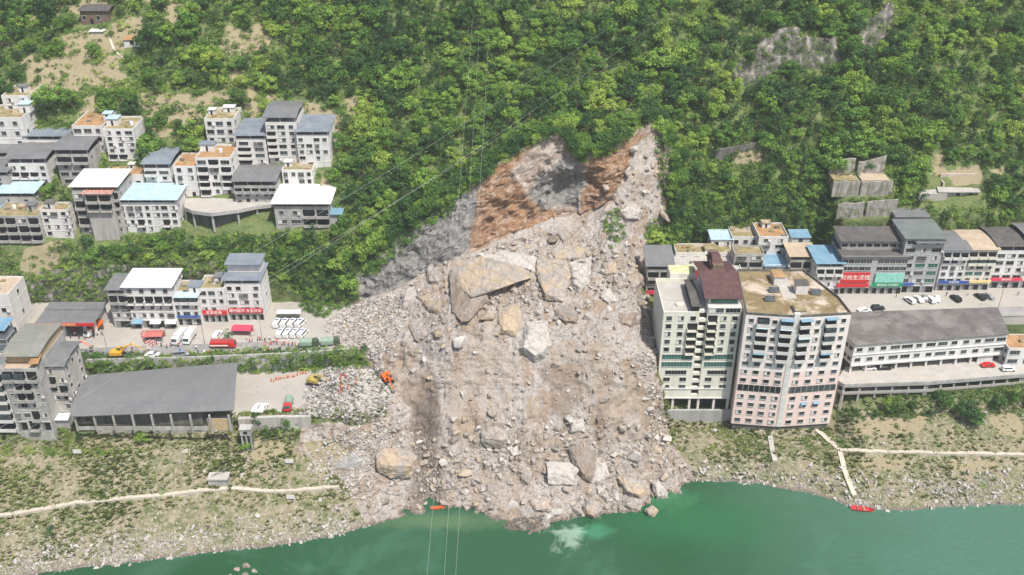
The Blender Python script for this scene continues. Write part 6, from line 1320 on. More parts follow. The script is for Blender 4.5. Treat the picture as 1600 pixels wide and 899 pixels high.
scatter('bank_shrubs', BUSH, p, np.stack([rng.uniform(-.2, .2, m_), rng.uniform(-.2, .2, m_), rng.random(m_) * 6.28], 1), np.stack([s, s, s * .75], 1), 'low shrubs and weeds in drifts on the river bank', 'shrubs')
# scrub on the terrace strip, on the scarp rim and hanging on the grey face
w4 = ((tv > 5.9) & (tv < 7.05) & (tpx < 570) & (tpy < 590)) * 1. + in_poly(tpx, tpy, [(480, 420), (545, 400), (560, 470), (500, 500), (470, 480)]) * 1.0 + in_poly(tpx, tpy, [(560, 430), (640, 345), (720, 300), (715, 325), (640, 380), (590, 430)]) * 1.6 + in_poly(tpx, tpy, [(938, 340), (965, 325), (975, 370), (955, 395)]) * .5 + in_poly(tpx, tpy, [(1025, 215), (1050, 230), (1045, 330), (1030, 300)]) * .9 + in_poly(tpx, tpy, [(1006, 350), (1050, 335), (1075, 370), (1050, 400), (1010, 400)]) * 1. + (tv > 8.9) * (tv < 9.45) * (tpx > 600) * (tpx < 1060) * (t_scarp < .6) * (t_slide < .5) * 1.0 + (tv > 8) * (t_rock > .3) * (t_slide < .1) * (tpy > 380) * .9 + (tv > 9) * (t_rock > .3) * (tpy < 150) * .25
p, k = sample(w4, 3200); b2 = blocked(p[:, 0], p[:, 1], -.5, p[:, 2]); p = p[~b2]; m_ = len(p); s = rng.uniform(.4, 1.1, m_)
scatter('scrub', BUSH[2:], p, np.stack([rng.uniform(-.2, .2, m_), rng.uniform(-.2, .2, m_), rng.random(m_) * 6.28], 1), np.stack([s, s, s * .8], 1), 'scrub clinging to the rims, road wall and rock faces', 'scrub')
# trees that stand out
def lone(px, py, kd, s, lab, cat='tree', z=None, mat_=None):
    p = hit(px, py)[0] if z is None else at_z(px, py, z); return place_tree(kd, p, s, random.uniform(0, 6), lab, None, cat)
lone(137, 575, 2, .85, 'round bushy tree between the narrow grey block and the yellow excavator'); lone(150, 568, 4, .6, 'smaller bushy tree left of the yellow excavator')
lone(357, 533, 8, .72, 'small dark tree standing on the plaza beside the red fire truck', z=28)
lone(1471, 350, 10, .8, 'dark pointed conifer above the slate green roofs', 'conifer')
for k, (px, py, kd, s) in enumerate([(1385, 640, 1, .55), (1400, 646, 3, .75), (1470, 640, 0, 1.15), (1455, 652, 8, .6), (1510, 652, 5, 1.0), (1525, 665, 2, .75), (1560, 640, 4, .8), (1590, 632, 6, .9), (1425, 640, 6, .45), (1620, 640, 1, 1.)]):
    lone(px, py, kd, s, ['bush left of the tall bushes under the deck', 'broad low bush under the left part of the deck', 'tallest bushy tree under the parking deck', 'small dark bush below the tallest bushy tree', 'large round bush right of the tallest bushy tree', 'lower bush in front of the large round bush', 'bush under the right part of the deck', 'bush at the right edge under the deck', 'little bush between deck pillars', 'bush beyond the right edge of the bank'][k], 'bush')
for k, (px, py, kd, s) in enumerate([(400, 668, 3, .7), (420, 690, 8, .8), (445, 672, 0, .6), (385, 700, 5, .45), (222, 692, 1, .55), (125, 690, 8, .45), (80, 835, 7, .5), (1370, 650, 2, .35), (895, 690, 9, .001)][:8]):
    lone(px, py, kd, s, ['bush on the wall below the parked white vans', 'dark bush low beside the broken platform', 'green bush right under the platform wall', 'small bush beside the little tower ruin', 'round bush at the foot of the warehouse wall', 'dark bush at the left end of the warehouse wall', 'lone dark bush on the stony left bank', 'small bush at the left pillars of the deck'][k], 'bush')
# ---------------------------------------------------------------- vehicles
def prof_mesh(name, prof, w, m, taper=.0):
    """side outline in x-z, extruded across y; the corners are bevelled"""
    bm = bmesh.new(); n = len(prof); L_ = [bm.verts.new((x, -w / 2 + taper * (z > .95), z)) for x, z in prof]; R_ = [bm.verts.new((x, w / 2 - taper * (z > .95), z)) for x, z in prof]
    bm.faces.new(L_[::-1]); bm.faces.new(R_)
    for i in range(n): j = (i + 1) % n; bm.faces.new((L_[i], L_[j], R_[j], R_[i]))
    bmesh.ops.recalc_face_normals(bm, faces=bm.faces[:]); bmesh.ops.bevel(bm, geom=bm.edges[:], offset=.05, segments=1, affect='EDGES')
    me = bpy.data.meshes.new(name); bm.to_mesh(me); bm.free()
    for q in (m if isinstance(m, list) else [m]): me.materials.append(q)
    return me
def wheel_set(root, xs, y, r, wd=.22):
    mb = MB(); mb.tube([(0, -wd / 2, 0), (0, wd / 2, 0)], r, 14); mb.tube([(0, -wd / 2 - .01, 0), (0, wd / 2 + .01, 0)], r * .55, 10, 1); me = mb.mesh('wheel', [M_TYRE, M_STEEL])
    for x in xs:
        for s in (-1, 1): link('wheel', me, root, (x, s * y, r))
CARP = {
 'sedan': ([(-2.2, .35), (-2.2, .85), (-1.6, .95), (-.9, 1.42), (.5, 1.44), (1.2, .98), (2.1, .85), (2.25, .6), (2.2, .35)], 1.75, [(-1.45, .99), (-.86, 1.37), (.46, 1.39), (1.06, 1.0)]),
 'suv': ([(-2.2, .4), (-2.25, 1.0), (-2.0, 1.65), (-1.6, 1.72), (.4, 1.7), (1.1, 1.1), (2.1, 1.0), (2.25, .7), (2.2, .4)], 1.85, [(-2.02, 1.12), (-1.85, 1.6), (.36, 1.62), (.95, 1.12)]),
 'van': ([(-2.5, .4), (-2.5, 1.9), (-2.3, 2.05), (1.2, 2.05), (1.9, 1.2), (2.4, 1.05), (2.5, .7), (2.5, .4)], 1.9, [(-2.2, 1.25), (-2.2, 1.8), (1.15, 1.85), (1.65, 1.25)])}
PROTO = {}
def car_proto(kind, m):
    k = (kind, m.name)
    prof, w, gl = CARP[kind]; rt = empty('car' if kind != 'van' else 'van', (0, 0, 0)); link('body', prof_mesh('body', prof, w, m, .12), rt)
    mb = MB(); x0, x1 = gl[0][0], gl[3][0]; zt = gl[1][1]
    for s in (-1, 1):
        y = s * (w / 2 - .06); mb.prism([(0, 0)] * 3, 0, 0) if False else mb.add([(a, y, b) for a, b in gl] + [(a, y + s * .02, b) for a, b in gl], [(0, 1, 2, 3), (7, 6, 5, 4), (0, 4, 5, 1), (1, 5, 6, 2), (2, 6, 7, 3), (3, 7, 4, 0)])
    fx = gl[2]; hx = gl[3]; mb.add([(fx[0] + .14, -w / 2 + .25, fx[1] + .01), (fx[0] + .14, w / 2 - .25, fx[1] + .01), (hx[0] + .18, w / 2 - .15, hx[1] + .03), (hx[0] + .18, -w / 2 + .15, hx[1] + .03)], [(0, 1, 2, 3)])
    mb.build('window', M_GLASS, rt); wheel_set(rt, (-1.35, 1.4), w / 2 - .1, .34)
    for s in (-1, 1): mb = MB(); mb.box(prof[-2][0] - .06, prof[-2][0] + .0, -.18, .18, -.08, .08); mb.build('headlight', M_CAR_W, rt, (0, s * (w / 2 - .35), .72))
    if kind == 'van': mb = MB(); mb.box(-.3, .2, -.6, .6, 2.05, 2.2); mb.build('light_bar', M_BLSIGN, rt)
    KIDS[rt.name] = list(rt.children); PROTO[k] = [rt, False]; return PROTO[k]
def car(kind, m, px, py, z, ang, label, group=None, cat='car'):
    pr = PROTO.get((kind, m.name)) or car_proto(kind, m)
    if not pr[1]: o = pr[0]; pr[1] = True
    else:
        o = pr[0].copy(); COL.objects.link(o)
        for ch in KIDS[pr[0].name]: c = ch.copy(); COL.objects.link(c); c.parent = o
    o.location = at_z(px, py, z); o.rotation_euler = (0, 0, R(ang)); tag(o, label, cat, group); return o
gp = 'cars parked on the right plaza'; ZP = 30.02
for a in [('suv', M_CAR_W, 1421, 472, 112, 'leftmost white car of the cluster on the right plaza'), ('sedan', M_CAR_W, 1435, 470, 105, 'second white car of the cluster on the right plaza'), ('sedan', M_CAR_G, 1445, 468, 75, 'silver car squeezed between the white cars of the plaza'), ('suv', M_CAR_W, 1454, 471, 100, 'fourth car of the white cluster on the plaza'), ('sedan', M_CAR_W, 1464, 469, 70, 'rightmost white car of the cluster on the right plaza'),
          ('suv', M_CAR_K, 1493, 469, 105, 'black car parked alone in the middle of the plaza'), ('sedan', M_CAR_K, 1531, 466, 110, 'left one of two dark cars near the street lamp'), ('sedan', M_CAR_G, 1544, 465, 118, 'silver car beside the dark car near the street lamp'), ('sedan', M_CAR_W, 1350, 487, 8, 'white car peeping over the dark roof of the long hall'), ('suv', M_CAR_K, 1371, 484, 5, 'black car behind the left end of the dark roof')]:
    car(a[0], a[1], a[2], a[3], ZP, a[4], a[5], gp)
gd = 'cars on the parking deck'
for a in [('sedan', M_CAR_W, 1357, 577, 3, 'white car at the left end of the parking deck'), ('sedan', M_CAR_K, 1381, 577, 2, 'black car beside the white car on the parking deck'), ('sedan', M_CAR_R, 1543, 573, 4, 'dark red car under the right end of the hall'), ('suv', M_CAR_W, 1575, 579, 3, 'white car at the right end of the parking deck')]:
    car(a[0], a[1], a[2], a[3], DZ + .01, a[4], a[5], gd)
gv = 'white ambulances parked in two rows'
RW_ = ['first', 'second', 'third', 'fourth']
for k in range(4):
    car('van', M_CAR_W, 434 + k * 12, 508, 28.01, 82 - k * 4, 'white ambulance in the rear row, %s from the left' % RW_[k], gv, 'ambulance'); car('van', M_CAR_W, 439 + k * 11.5, 524, 28.01, 80 - k * 3, 'white ambulance in the front row, %s from the left' % RW_[k], gv, 'ambulance')
car('suv', M_CAR_W, 340, 526, 28.01, 80, 'white car parked just behind the red fire truck'); car('sedan', M_CAR_W, 401, 640, 21.6, 78, 'left one of two white cars at the platform edge'); car('sedan', M_CAR_W, 411, 640, 21.6, 78, 'right one of two white cars at the platform edge')
car('van', M_CAR_G, 283, 556, 28.05, 10, 'silver van on the road above the warehouse', cat='van'); car('sedan', M_CAR_K, 163 - 118, 516, 28.01, 100, 'black car beside the fuel station'); car('sedan', M_CAR_W, 238, 557, 28.05, 4, 'white police car on the road above the warehouse', cat='car')
def truck(name, label, cat, px, py, z, ang, cab, box, kind='box', L=6.5, group=None):
    rt = empty(name, at_z(px, py, z), R(ang)); tag(rt, label, cat, group)
    link('cab', prof_mesh('cab', [(L / 2 - 1.9, .6), (L / 2 - 1.9, 2.5), (L / 2 - .5, 2.5), (L / 2 - .05, 1.5), (L / 2, .6)], 2.2, cab), rt)
    mb = MB(); mb.add([(L / 2 - .43, -.95, 2.4), (L / 2 - .43, .95, 2.4), (L / 2 + .0, .95, 1.55), (L / 2 + .0, -.95, 1.55)], [(0, 1, 2, 3)]); mb.build('windscreen', M_GLASS, rt)
    mb = MB(); mb.box(-L / 2, L / 2 - 1.95, -.5, .5, .55, .85); mb.build('chassis', M_STEEL, rt); wheel_set(rt, (-L / 2 + 1.1, L / 2 - 1.2), .95, .48, .3)
    if kind == 'box': link('cargo_box', prof_mesh('cargo_box', [(-L / 2, .86), (-L / 2, 2.9), (L / 2 - 2.05, 2.9), (L / 2 - 2.05, .86)], 2.3, box), rt)
    elif kind == 'fire':
        link('body', prof_mesh('body', [(-L / 2, .86), (-L / 2, 2.6), (L / 2 - 2.05, 2.6), (L / 2 - 2.05, .86)], 2.3, box), rt); mb = MB(); mb.box(-L / 2 + .1, L / 2 - 2.3, -1.19, -1.16, 1.2, 1.6); mb.build('stripe', M_WTEXT, rt); mb = MB()
        for y in (-.3, .3): mb.box(-L / 2 + .2, L / 2 - .6, y - .05, y + .05, 2.75, 2.85)
        for i in range(8): x = -L / 2 + .5 + i * .6; mb.box(x, x + .06, -.25, .25, 2.76, 2.82)
        mb.build('ladder', M_STEEL, rt)
    elif kind == 'mixer':
        mb = MB(); mb.tube([(-L / 2 - .2, 0, 2.6), (-L / 2 + .6, 0, 2.45), (-.6, 0, 2.0), (L / 2 - 2.3, 0, 1.75)], [.5, 1.05, 1.25, .8], 14); mb.build('drum', box, rt)
    elif kind == 'tip':
        mb = MB(); mb.box(-L / 2, L / 2 - 2.1, -1.15, 1.15, .86, 1.0); mb.box(-L / 2, L / 2 - 2.1, -1.15, -1.05, 1.0, 1.7); mb.box(-L / 2, L / 2 - 2.1, 1.05, 1.15, 1.0, 1.7); mb.box(L / 2 - 2.2, L / 2 - 2.1, -1.04, 1.04, 1., 1.8); mb.box(-L / 2, -L / 2 + .1, -1.04, 1.04, 1., 1.7); mb.build('cargo_bed', box, rt)
    elif kind == 'canvas':
        mb = MB(); n = 8; pr = [(-1.2, .9)] + [(-1.2 * math.cos(math.pi * i / n), 1.9 + 1.0 * math.sin(math.pi * i / n)) for i in range(n + 1)] + [(1.2, .9)]
        vs = [(-L / 2, y, z) for y, z in pr] + [(L / 2 - 2.05, y, z) for y, z in pr]; k = len(pr); mb.add(vs, [tuple(range(k - 1, -1, -1)), tuple(range(k, 2 * k))] + [(i, (i + 1) % k, k + (i + 1) % k, k + i) for i in range(k)]); mb.build('canvas_cover', box, rt)
    return rt
truck('cement_mixer', 'white cab truck with an orange drum parked by the fuel canopy', 'cement mixer', 148, 520, 28.01, -115, M_CAR_W, M_ORG, 'mixer', 7.5)
truck('fire_truck', 'red fire truck with a ladder on the left road in front of the small tree', 'fire truck', 350, 543, 28.05, 0, M_RED, M_RED, 'fire', 8)
truck('box_truck', 'left one of two white box trucks nosing towards the road', 'truck', 281, 532, 28.01, -102, M_CAR_W, M_RWHITE, 'box', 7); truck('box_truck', 'right one of two white box trucks nosing towards the road', 'truck', 297, 531, 28.01, -94, M_CAR_W, M_RWHITE, 'box', 7)
truck('truck', 'small truck with a red cab and green canvas beside the platform cars', 'truck', 451, 637, 21.6, -88, M_RED, M_GRNCAN, 'canvas', 5.5)
for k in range(2): truck('army_truck', ['left green canvas truck on the road near the debris', 'right green canvas truck on the road near the debris'][k], 'truck', 484 + k * 33, 541 - k * 1.8, 28.1, 4 + 5 * k, W_('army_green', (.06, .09, .05)), M_GRNCAN, 'canvas', 6, 'green canvas trucks on the road')
def excavator(label, px, py, z, ang, m, sw=0, boom=((1.2, 1.6), (4.2, 4.4), (6.6, 2.6)), s=1., tilt=0, P0=None):
    rt = empty('excavator', P0 or at_z(px, py, z), R(ang)); rt.scale = (s,) * 3; rt.rotation_euler = (tilt, 0, R(ang)); tag(rt, label, 'excavator', None)
    for y in (-1.15, 1.15): link('track', prof_mesh('track', [(-1.9, .1), (-2.1, .5), (-1.8, .9), (1.8, .9), (2.1, .5), (1.9, .1)], .6, M_TYRE), rt, (0, y, 0))
    q = prof_mesh('body', [(-2.2, 1.0), (-2.3, 2.0), (-1.8, 2.3), (1.2, 2.0), (1.4, 1.0)], 2.5, m); link('body', q, rt)
    link('cab', prof_mesh('cab', [(-.2, 1.9), (-.2, 3.1), (1.1, 3.1), (1.6, 2.1), (1.6, 1.2), (.2, 1.2)], 1.1, [m]), rt, (0, .68, 0)); mb = MB(); mb.box(-.1, 1.05, .1, .125, 2.1, 3.0); mb.box(-.1, 1.05, 1.235, 1.26, 2.1, 3.0); mb.add([(1.14, .2, 3.05), (1.14, 1.16, 3.05), (1.64, 1.16, 2.15), (1.64, .2, 2.15)], [(0, 1, 2, 3)]); mb.build('cab_window', M_GLASS, rt)
    (a, b), (c, d), (e, f) = boom; mb = MB(); mb.tube([(a, -.4, b), ((a + c) / 2 - .5, -.4, (b + d) / 2 + .6), (c, -.4, d)], [.32, .36, .22], 4); mb.build('boom', m, rt); mb = MB(); mb.tube([(c - .5, -.4, d + .2), (e, -.4, f)], [.26, .15], 4); mb.build('stick', m, rt); mb = MB(); mb.tube([(a + .6, -.4, b - .2), ((a + c) / 2, -.4, (b + d) / 2 + .15)], .09, 6); mb.build('hydraulic_ram', M_STEEL, rt)
    mb = MB(); mb.prism([(e - .5, -.95), (e + .4, -.95), (e + .5, .15), (e - .5, .15)], [f - 1.2, f - .8, f - .8, f - 1.2], [f + .1, f - .1, f - .1, f + .1]); mb.build('bucket', M_STEEL, rt); return rt
excavator('long armed yellow excavator on the road above the warehouse', 185, 557, 28.05, 8, M_YEL, boom=((1.2, 1.6), (5.2, 4.6), (8.6, 2.0)))
excavator('orange excavator half hidden behind the narrow grey block', 112, 552, 28.05, 5, M_ORG)
p = hit(492, 600)[0]; excavator('dusty yellow excavator digging on the rubble platform', 0, 0, 0, -15, W_('dusty_yellow', (.45, .34, .08), (.25, .2, .08), 1.2), P0=p, boom=((1.2, 1.6), (3.6, 4.0), (5.2, 1.5)))
p = hit(606, 596)[0]; excavator('orange excavator working down the edge of the broken platform', 0, 0, 0, -60, M_ORG, P0=p, tilt=.1, boom=((1.2, 1.6), (3.4, 3.4), (5.0, .2)))
def tent(name, label, px, py, z, w, d, h, ang, m, slope=.5):
    rt = empty(name, at_z(px, py, z), R(ang)); tag(rt, label, 'tent'); mb = MB()
    vs = [(-w / 2, -d / 2, h - slope), (w / 2, -d / 2, h - slope), (w / 2, 0, h), (-w / 2, 0, h), (-w / 2, d / 2, h - slope), (w / 2, d / 2, h - slope)]; vs += [(x, y, z_ - .08) for x, y, z_ in vs]
    mb.add(vs, [(0, 1, 2, 3), (3, 2, 5, 4), (6, 9, 8, 7), (9, 10, 11, 8), (0, 6, 7, 1), (4, 5, 11, 10), (0, 3, 9, 6), (3, 4, 10, 9), (1, 7, 8, 2), (2, 8, 11, 5)]); mb.build('canopy', m, rt)
    for x in (-w / 2 + .1, w / 2 - .1):
        for y in (-d / 2 + .1, d / 2 - .1): mb = MB(); mb.box(x - .05, x + .05, y - .05, y + .05, 0, h - slope - .08); mb.build('leg', M_STEEL, rt)
    mb = MB(); mb.box(-w / 2 + .3, w / 2 - .3, d / 2 - .25, d / 2 - .2, .2, h - slope - .1); mb.build('back_curtain', m, rt); return rt
tent('rescue_tent', 'bright pink red rescue tent beside the small plaza tree', 380, 522, 28.01, 6.5, 3.6, 2.9, -3, M_PKRED); tent('rescue_tent', 'faded red pavilion tent left of the white box trucks', 243, 531, 28.01, 6, 4, 2.9, 2, W_('faded_red_cloth', (.45, .13, .11), (.36, .12, .1), 1.))
tent('shelter', 'pale canopy roof behind the parked ambulances', 453, 497, 28.01, 8, 2.6, 2.7, 0, M_RWHITE, .2)
for k, (px, py) in enumerate([(54, 522), (50, 519)]):
    pass
mb = MB(); mb.box(-1.4, 1.4, -.9, .9, 0, 2.6); mb.box(-1.5, 1.5, -1., 1., 2.6, 2.9, 1); tag(mb.build('kiosk', [M_RED, M_WHITE], None, at_z(60, 522, 28)), 'small red and white kiosk left of the fuel canopy', 'kiosk')
# rows of red and white crowd barriers by the pavilion
def barrier(px, py, z, ang, label):
    mb = MB()
    for i in range(6): mb.box(-1 + i / 3, -1 + (i + 1) / 3 - .002, -.05, .05, .35, .95, i % 2)
    for x in (-.9, .9): mb.box(x - .05, x + .05, -.3, .3, 0, .349, 0)
    o = mb.build('barrier', [M_RED, M_WHITE], None, at_z(px, py, z), R(ang)); tag(o, label, 'barrier', 'red and white barriers left of the faded pavilion')
for k in range(12): barrier(223 + (k % 3) * 5 + k * .9, 521 + k * 1.7, 28.01, 60 + random.uniform(-25, 25), 'red and white barrier left of the faded red pavilion')
# ---------------------------------------------------------------- people
def person_mesh(pose):
    J = {'pelvis': (0, 0, .95), 'chest': (0, .02, 1.3), 'neck': (0, .02, 1.47), 'head': (0, .0, 1.62), 'top': (0, 0, 1.76)}
    st = .14 if pose != 1 else .28
    pts = [J['pelvis'], J['chest'], J['neck'], J['head'], J['top'], (-.1, -.02, .9), (-.12, -st * .3, .5), (-.13, st, .08), (-.13, st - .16, .04), (.1, -.02, .9), (.12, -st * .6, .5), (.14, -st * .6, .08), (.14, -st * .6 - .16, .04), (-.19, .02, 1.4), (-.26, .04, 1.12), (-.25, -.08, .86), (.19, .02, 1.4), (.27, .03, 1.12), (.26, -.1, .86)]
    if pose == 2: pts[14] = (-.34, -.16, 1.2); pts[15] = (-.22, -.40, 1.25); pts[17] = (.34, -.16, 1.18); pts[18] = (.2, -.42, 1.15)
    if pose == 3:
        for i in (1, 2, 3, 4, 13, 14, 15, 16, 17, 18): x, y, z = pts[i]; dz = z - .95; pts[i] = (x, y - dz * .75, .95 + dz * .62)
    E = [(0, 1), (1, 2), (2, 3), (3, 4), (0, 5), (5, 6), (6, 7), (7, 8), (0, 9), (9, 10), (10, 11), (11, 12), (1, 13), (13, 14), (14, 15), (1, 16), (16, 17), (17, 18)]
    rad = [.15, .17, .06, .105, .08, .095, .075, .05, .045, .095, .075, .05, .045, .07, .05, .04, .07, .05, .04]
    me = bpy.data.meshes.new('person'); me.from_pydata(pts, E, []); o = bpy.data.objects.new('person', me); COL.objects.link(o); md = o.modifiers.new('s', 'SKIN'); 
    for i, r in enumerate(rad): me.skin_vertices[0].data[i].radius = (r, r * (.75 if i in (0, 1) else 1)); me.skin_vertices[0].data[i].use_root = i == 0
    sb = o.modifiers.new('u', 'SUBSURF'); sb.levels = 1; sb.render_levels = 1
    dg = bpy.context.evaluated_depsgraph_get(); m2 = bpy.data.meshes.new_from_object(o.evaluated_get(dg)); bpy.data.objects.remove(o)
    m2.name = 'person'; return m2, pts
def dress(me, pts, jacket, trou, hat):
    m = me.copy(); m.materials.clear()
    for q in (jacket, trou, M_SKIN, hat): m.materials.append(q)
    hands = [Vector(pts[15]), Vector(pts[18])]; nk = Vector(pts[3]); tp = Vector(pts[4])
    for p in m.polygons:
        c = p.center; p.use_smooth = True; k = 0
        if c.z < .93: k = 1
        if min((c - h).length for h in hands) < .075: k = 2
        if (c - nk).length < .14 and c.z > nk.z - .1: k = 2
        if (c - tp).length < .115 or ((c - nk).length < .16 and c.y > nk.y + .03 and c.z > nk.z - .03): k = 3
        p.material_index = k
    return m
POSES = [person_mesh(k) for k in range(4)]
OUT = {'orange': (M_ORG, M_ORG, M_RED, 'orange overalls'), 'red': (M_RED, M_TROU, M_RED, 'red jacket'), 'dark': (M_TROU, M_TROU, M_HAIR, 'dark clothes'), 'white': (M_CAR_W, M_TROU, M_HAIR, 'white top'), 'blue': (M_BLSIGN, M_TROU, M_HAIR, 'blue top and dark trousers'), 'camo': (M_GRNCAN, M_GRNCAN, M_GRNCAN, 'green uniform')}
PM = {}
def person(px, py, col, where_, z=None, grp=None, pose=None):
    pose = random.randrange(4) if pose is None else pose; k = (col, pose)
    if k not in PM: PM[k] = dress(POSES[pose][0], POSES[pose][1], *OUT[col][:3])
    h = hit(px, py)[0] if z is None else at_z(px, py, z); do = ['standing', 'walking', 'reaching', 'bending'][pose]
    o = link('person', PM[k], None, h, random.uniform(0, 6.28)); tag(o, 'person in %s %s %s' % (OUT[col][3], do, where_), 'person', grp)
for k in range(14): person(424 + k * 4.2 + random.uniform(-1, 1), 598 - k * .9 + random.uniform(-1.5, 1.5), 'orange', 'in the line across the platform', 21.62, 'rescuers lined up across the platform')
for k in range(12): person(540 + random.uniform(-14, 28), 598 + random.uniform(-8, 22), random.choice(['red', 'orange', 'orange']), 'on the rubble of the broken platform', None, 'rescuers on the rubble')
for k in range(12): person(391 + k * 4.3 + random.uniform(-1, 1), 553 + random.uniform(-1.2, .6) - k * .3, random.choice(['dark', 'white', 'camo', 'dark', 'red']), 'along the outer edge of the left road', 28.04, 'people lined up on the road edge')
for k in range(9): person(384 + k * 6 + random.uniform(-2, 2), 533 + random.uniform(-3, 3), random.choice(['dark', 'red', 'orange', 'white']), 'between the pink tent and the ambulances', 28.02, 'people by the ambulances')
for k in range(11): person(415 + k * 6 + random.uniform(-2, 2), 541 + random.uniform(-2, 3), random.choice(['red', 'orange', 'orange', 'dark']), 'on the road near the green trucks', 28.04, 'rescuers near the green trucks')
for k in range(16): person(205 + k * 9 + random.uniform(-4, 4), 548 + random.uniform(-10, 10), random.choice(['dark', 'white', 'blue', 'dark', 'red']), 'around the vehicles on the left road', 28.04, 'people around the vehicles on the left road')
for k in range(9): person(90 + k * 9 + random.uniform(-3, 3), 527 + random.uniform(-3, 5), random.choice(['dark', 'red', 'white']), 'in front of the fuel canopy', 28.01, 'people at the fuel station')
for k, (px, py) in enumerate([(1478, 463), (1512, 462), (1590, 462), (1400, 465)]): person(px, py, ['dark', 'white', 'blue', 'red'][k], ['right of the white cars', 'between the black car and shop row', 'at the right end of the plaza', 'below the green sign'][k], 30.02)
# ---------------------------------------------------------------- street lamps, ruins, boats, cables
def lamp(px, py, z, label, h=8):
    rt = empty('street_lamp', at_z(px, py, z)); tag(rt, label, 'street lamp', None); mb = MB(); mb.tube([(0, 0, 0), (0, 0, h * .9), (-.2, -.1, h), (-1.2, -.4, h + .2)], [.12, .08, .07, .05], 6); mb.build('pole', M_STEEL, rt); mb = MB(); mb.box(-1.8, -1.1, -.55, -.25, h + .12, h + .24); mb.build('lamp_head', M_WHITE, rt)
lamp(1559, 484, 30, 'grey street lamp on the right plaza near the dark cars', 9); lamp(170, 557, 28, 'tall grey street lamp beside the yellow excavator', 9); lamp(320, 538, 28, 'street lamp left of the red fire truck', 8); lamp(410, 533, 28, 'street lamp between pink tent and ambulances', 8)
def pump_tower():
    p = hit(389, 700)[0]; rt = empty('pump_house', p); tag(rt, 'little concrete pump house standing on tall legs in the bushes', 'pump house')
    mb = MB(); mb.box(-1.6, 1.6, -1.2, 1.2, 5.4, 7.6); mb.box(-1.8, 1.8, -1.4, 1.4, 7.6, 7.8); mb.build('cabin', M_CONC, rt)
    for x in (-1.3, 0, 1.3): mb = MB(); mb.box(x - .2, x + .2, -1, -.6, -1.5, 5.4); mb.build('leg', M_CONC, rt)
    mb = MB(); mb.box(-1.5, 1.5, .6, 1, -1.5, 5.4); mb.build('rear_wall', M_DARKC, rt); mb = MB(); mb.box(-.6, .6, -1.24, -1.18, 6, 7); mb.build('window', M_DARK, rt)
pump_tower()
p = hit(343, 755)[0]; rt = empty('landing_platform', p); tag(rt, 'small ruined concrete landing beside the left bank path', 'landing platform')
mb = MB(); mb.box(-3, 3, -1.5, 1.8, 2.2, 2.6); mb.build('slab', M_SLAB, rt); mb = MB(); mb.box(-2.8, 2.8, -1.2, 1.6, -2, 2.2); mb.build('base_wall', M_CONC, rt); mb = MB(); mb.tube([(-2, 0, 2.6), (3.6, 1.4, 5.2)], .12, 5); mb.build('broken_beam', M_STEEL, rt)
for k, (px, py, lab) in enumerate([(453, 727, 'white notice board standing in the grass left of the sand slope'), (455, 783, 'white notice board below the left bank path'), (122, 712, 'white board lying beside the bushes on the left bank')]):
    p = hit(px, py)[0]; rt = empty('notice_board', p); tag(rt, lab, 'notice board'); mb = MB(); mb.box(-1.2, 1.2, -.05, .05, .8, 2.2); mb.build('board', M_WHITE, rt)
    for x in (-.9, .9): mb = MB(); mb.box(x - .06, x + .06, .051, .15, -1, 2.1); mb.build('leg', M_STEEL, rt)
def boat(px, py, ang, m, label, L=6., W=1.8, z=-.05):
    rt = empty('boat', at_z(px, py, z), R(ang)); tag(rt, label, 'boat'); n = 9; vs, fs = [], []
    for i in range(n):
        t = i / (n - 1); x = -L / 2 + L * t; w_ = W / 2 * (1 - max(0, t - .45) ** 2 * 2.9) * (.85 + .15 * min(1, t * 4)); h_ = .55 + .35 * t ** 3
        vs += [(x, -w_, h_), (x, -w_ * .7, 0), (x, w_ * .7, 0), (x, w_, h_), (x, w_ * .86, h_), (x, w_ * .6, .18), (x, -w_ * .6, .18), (x, -w_ * .86, h_)]
    for i in range(n - 1):
        for j in range(8): fs.append((8 * i + j, 8 * i + (j + 1) % 8, 8 * i + 8 + (j + 1) % 8, 8 * i + 8 + j))
    fs += [tuple(range(7, -1, -1)), tuple(range(8 * n - 8, 8 * n))]; mb = MB(); mb.add(vs, fs); mb.build('hull', m, rt)
    for x in (-1.3, .3): mb = MB(); mb.box(x - .2, x + .2, -W / 2 * .75, W / 2 * .75, .4, .46); mb.build('seat', M_WOOD, rt)
    mb = MB(); mb.box(-L / 2 - .35, -L / 2 - .01, -.2, .2, .2, 1.0); mb.build('outboard_motor', M_STEEL, rt); return rt
boat(1347, 797, -12, M_RED, 'small red boat moored at the foot of the concrete steps', 6.5, 2.0); boat(684, 795, 5, M_ORG, 'orange boat stranded against the debris below the dark gully', 4, 1.1)
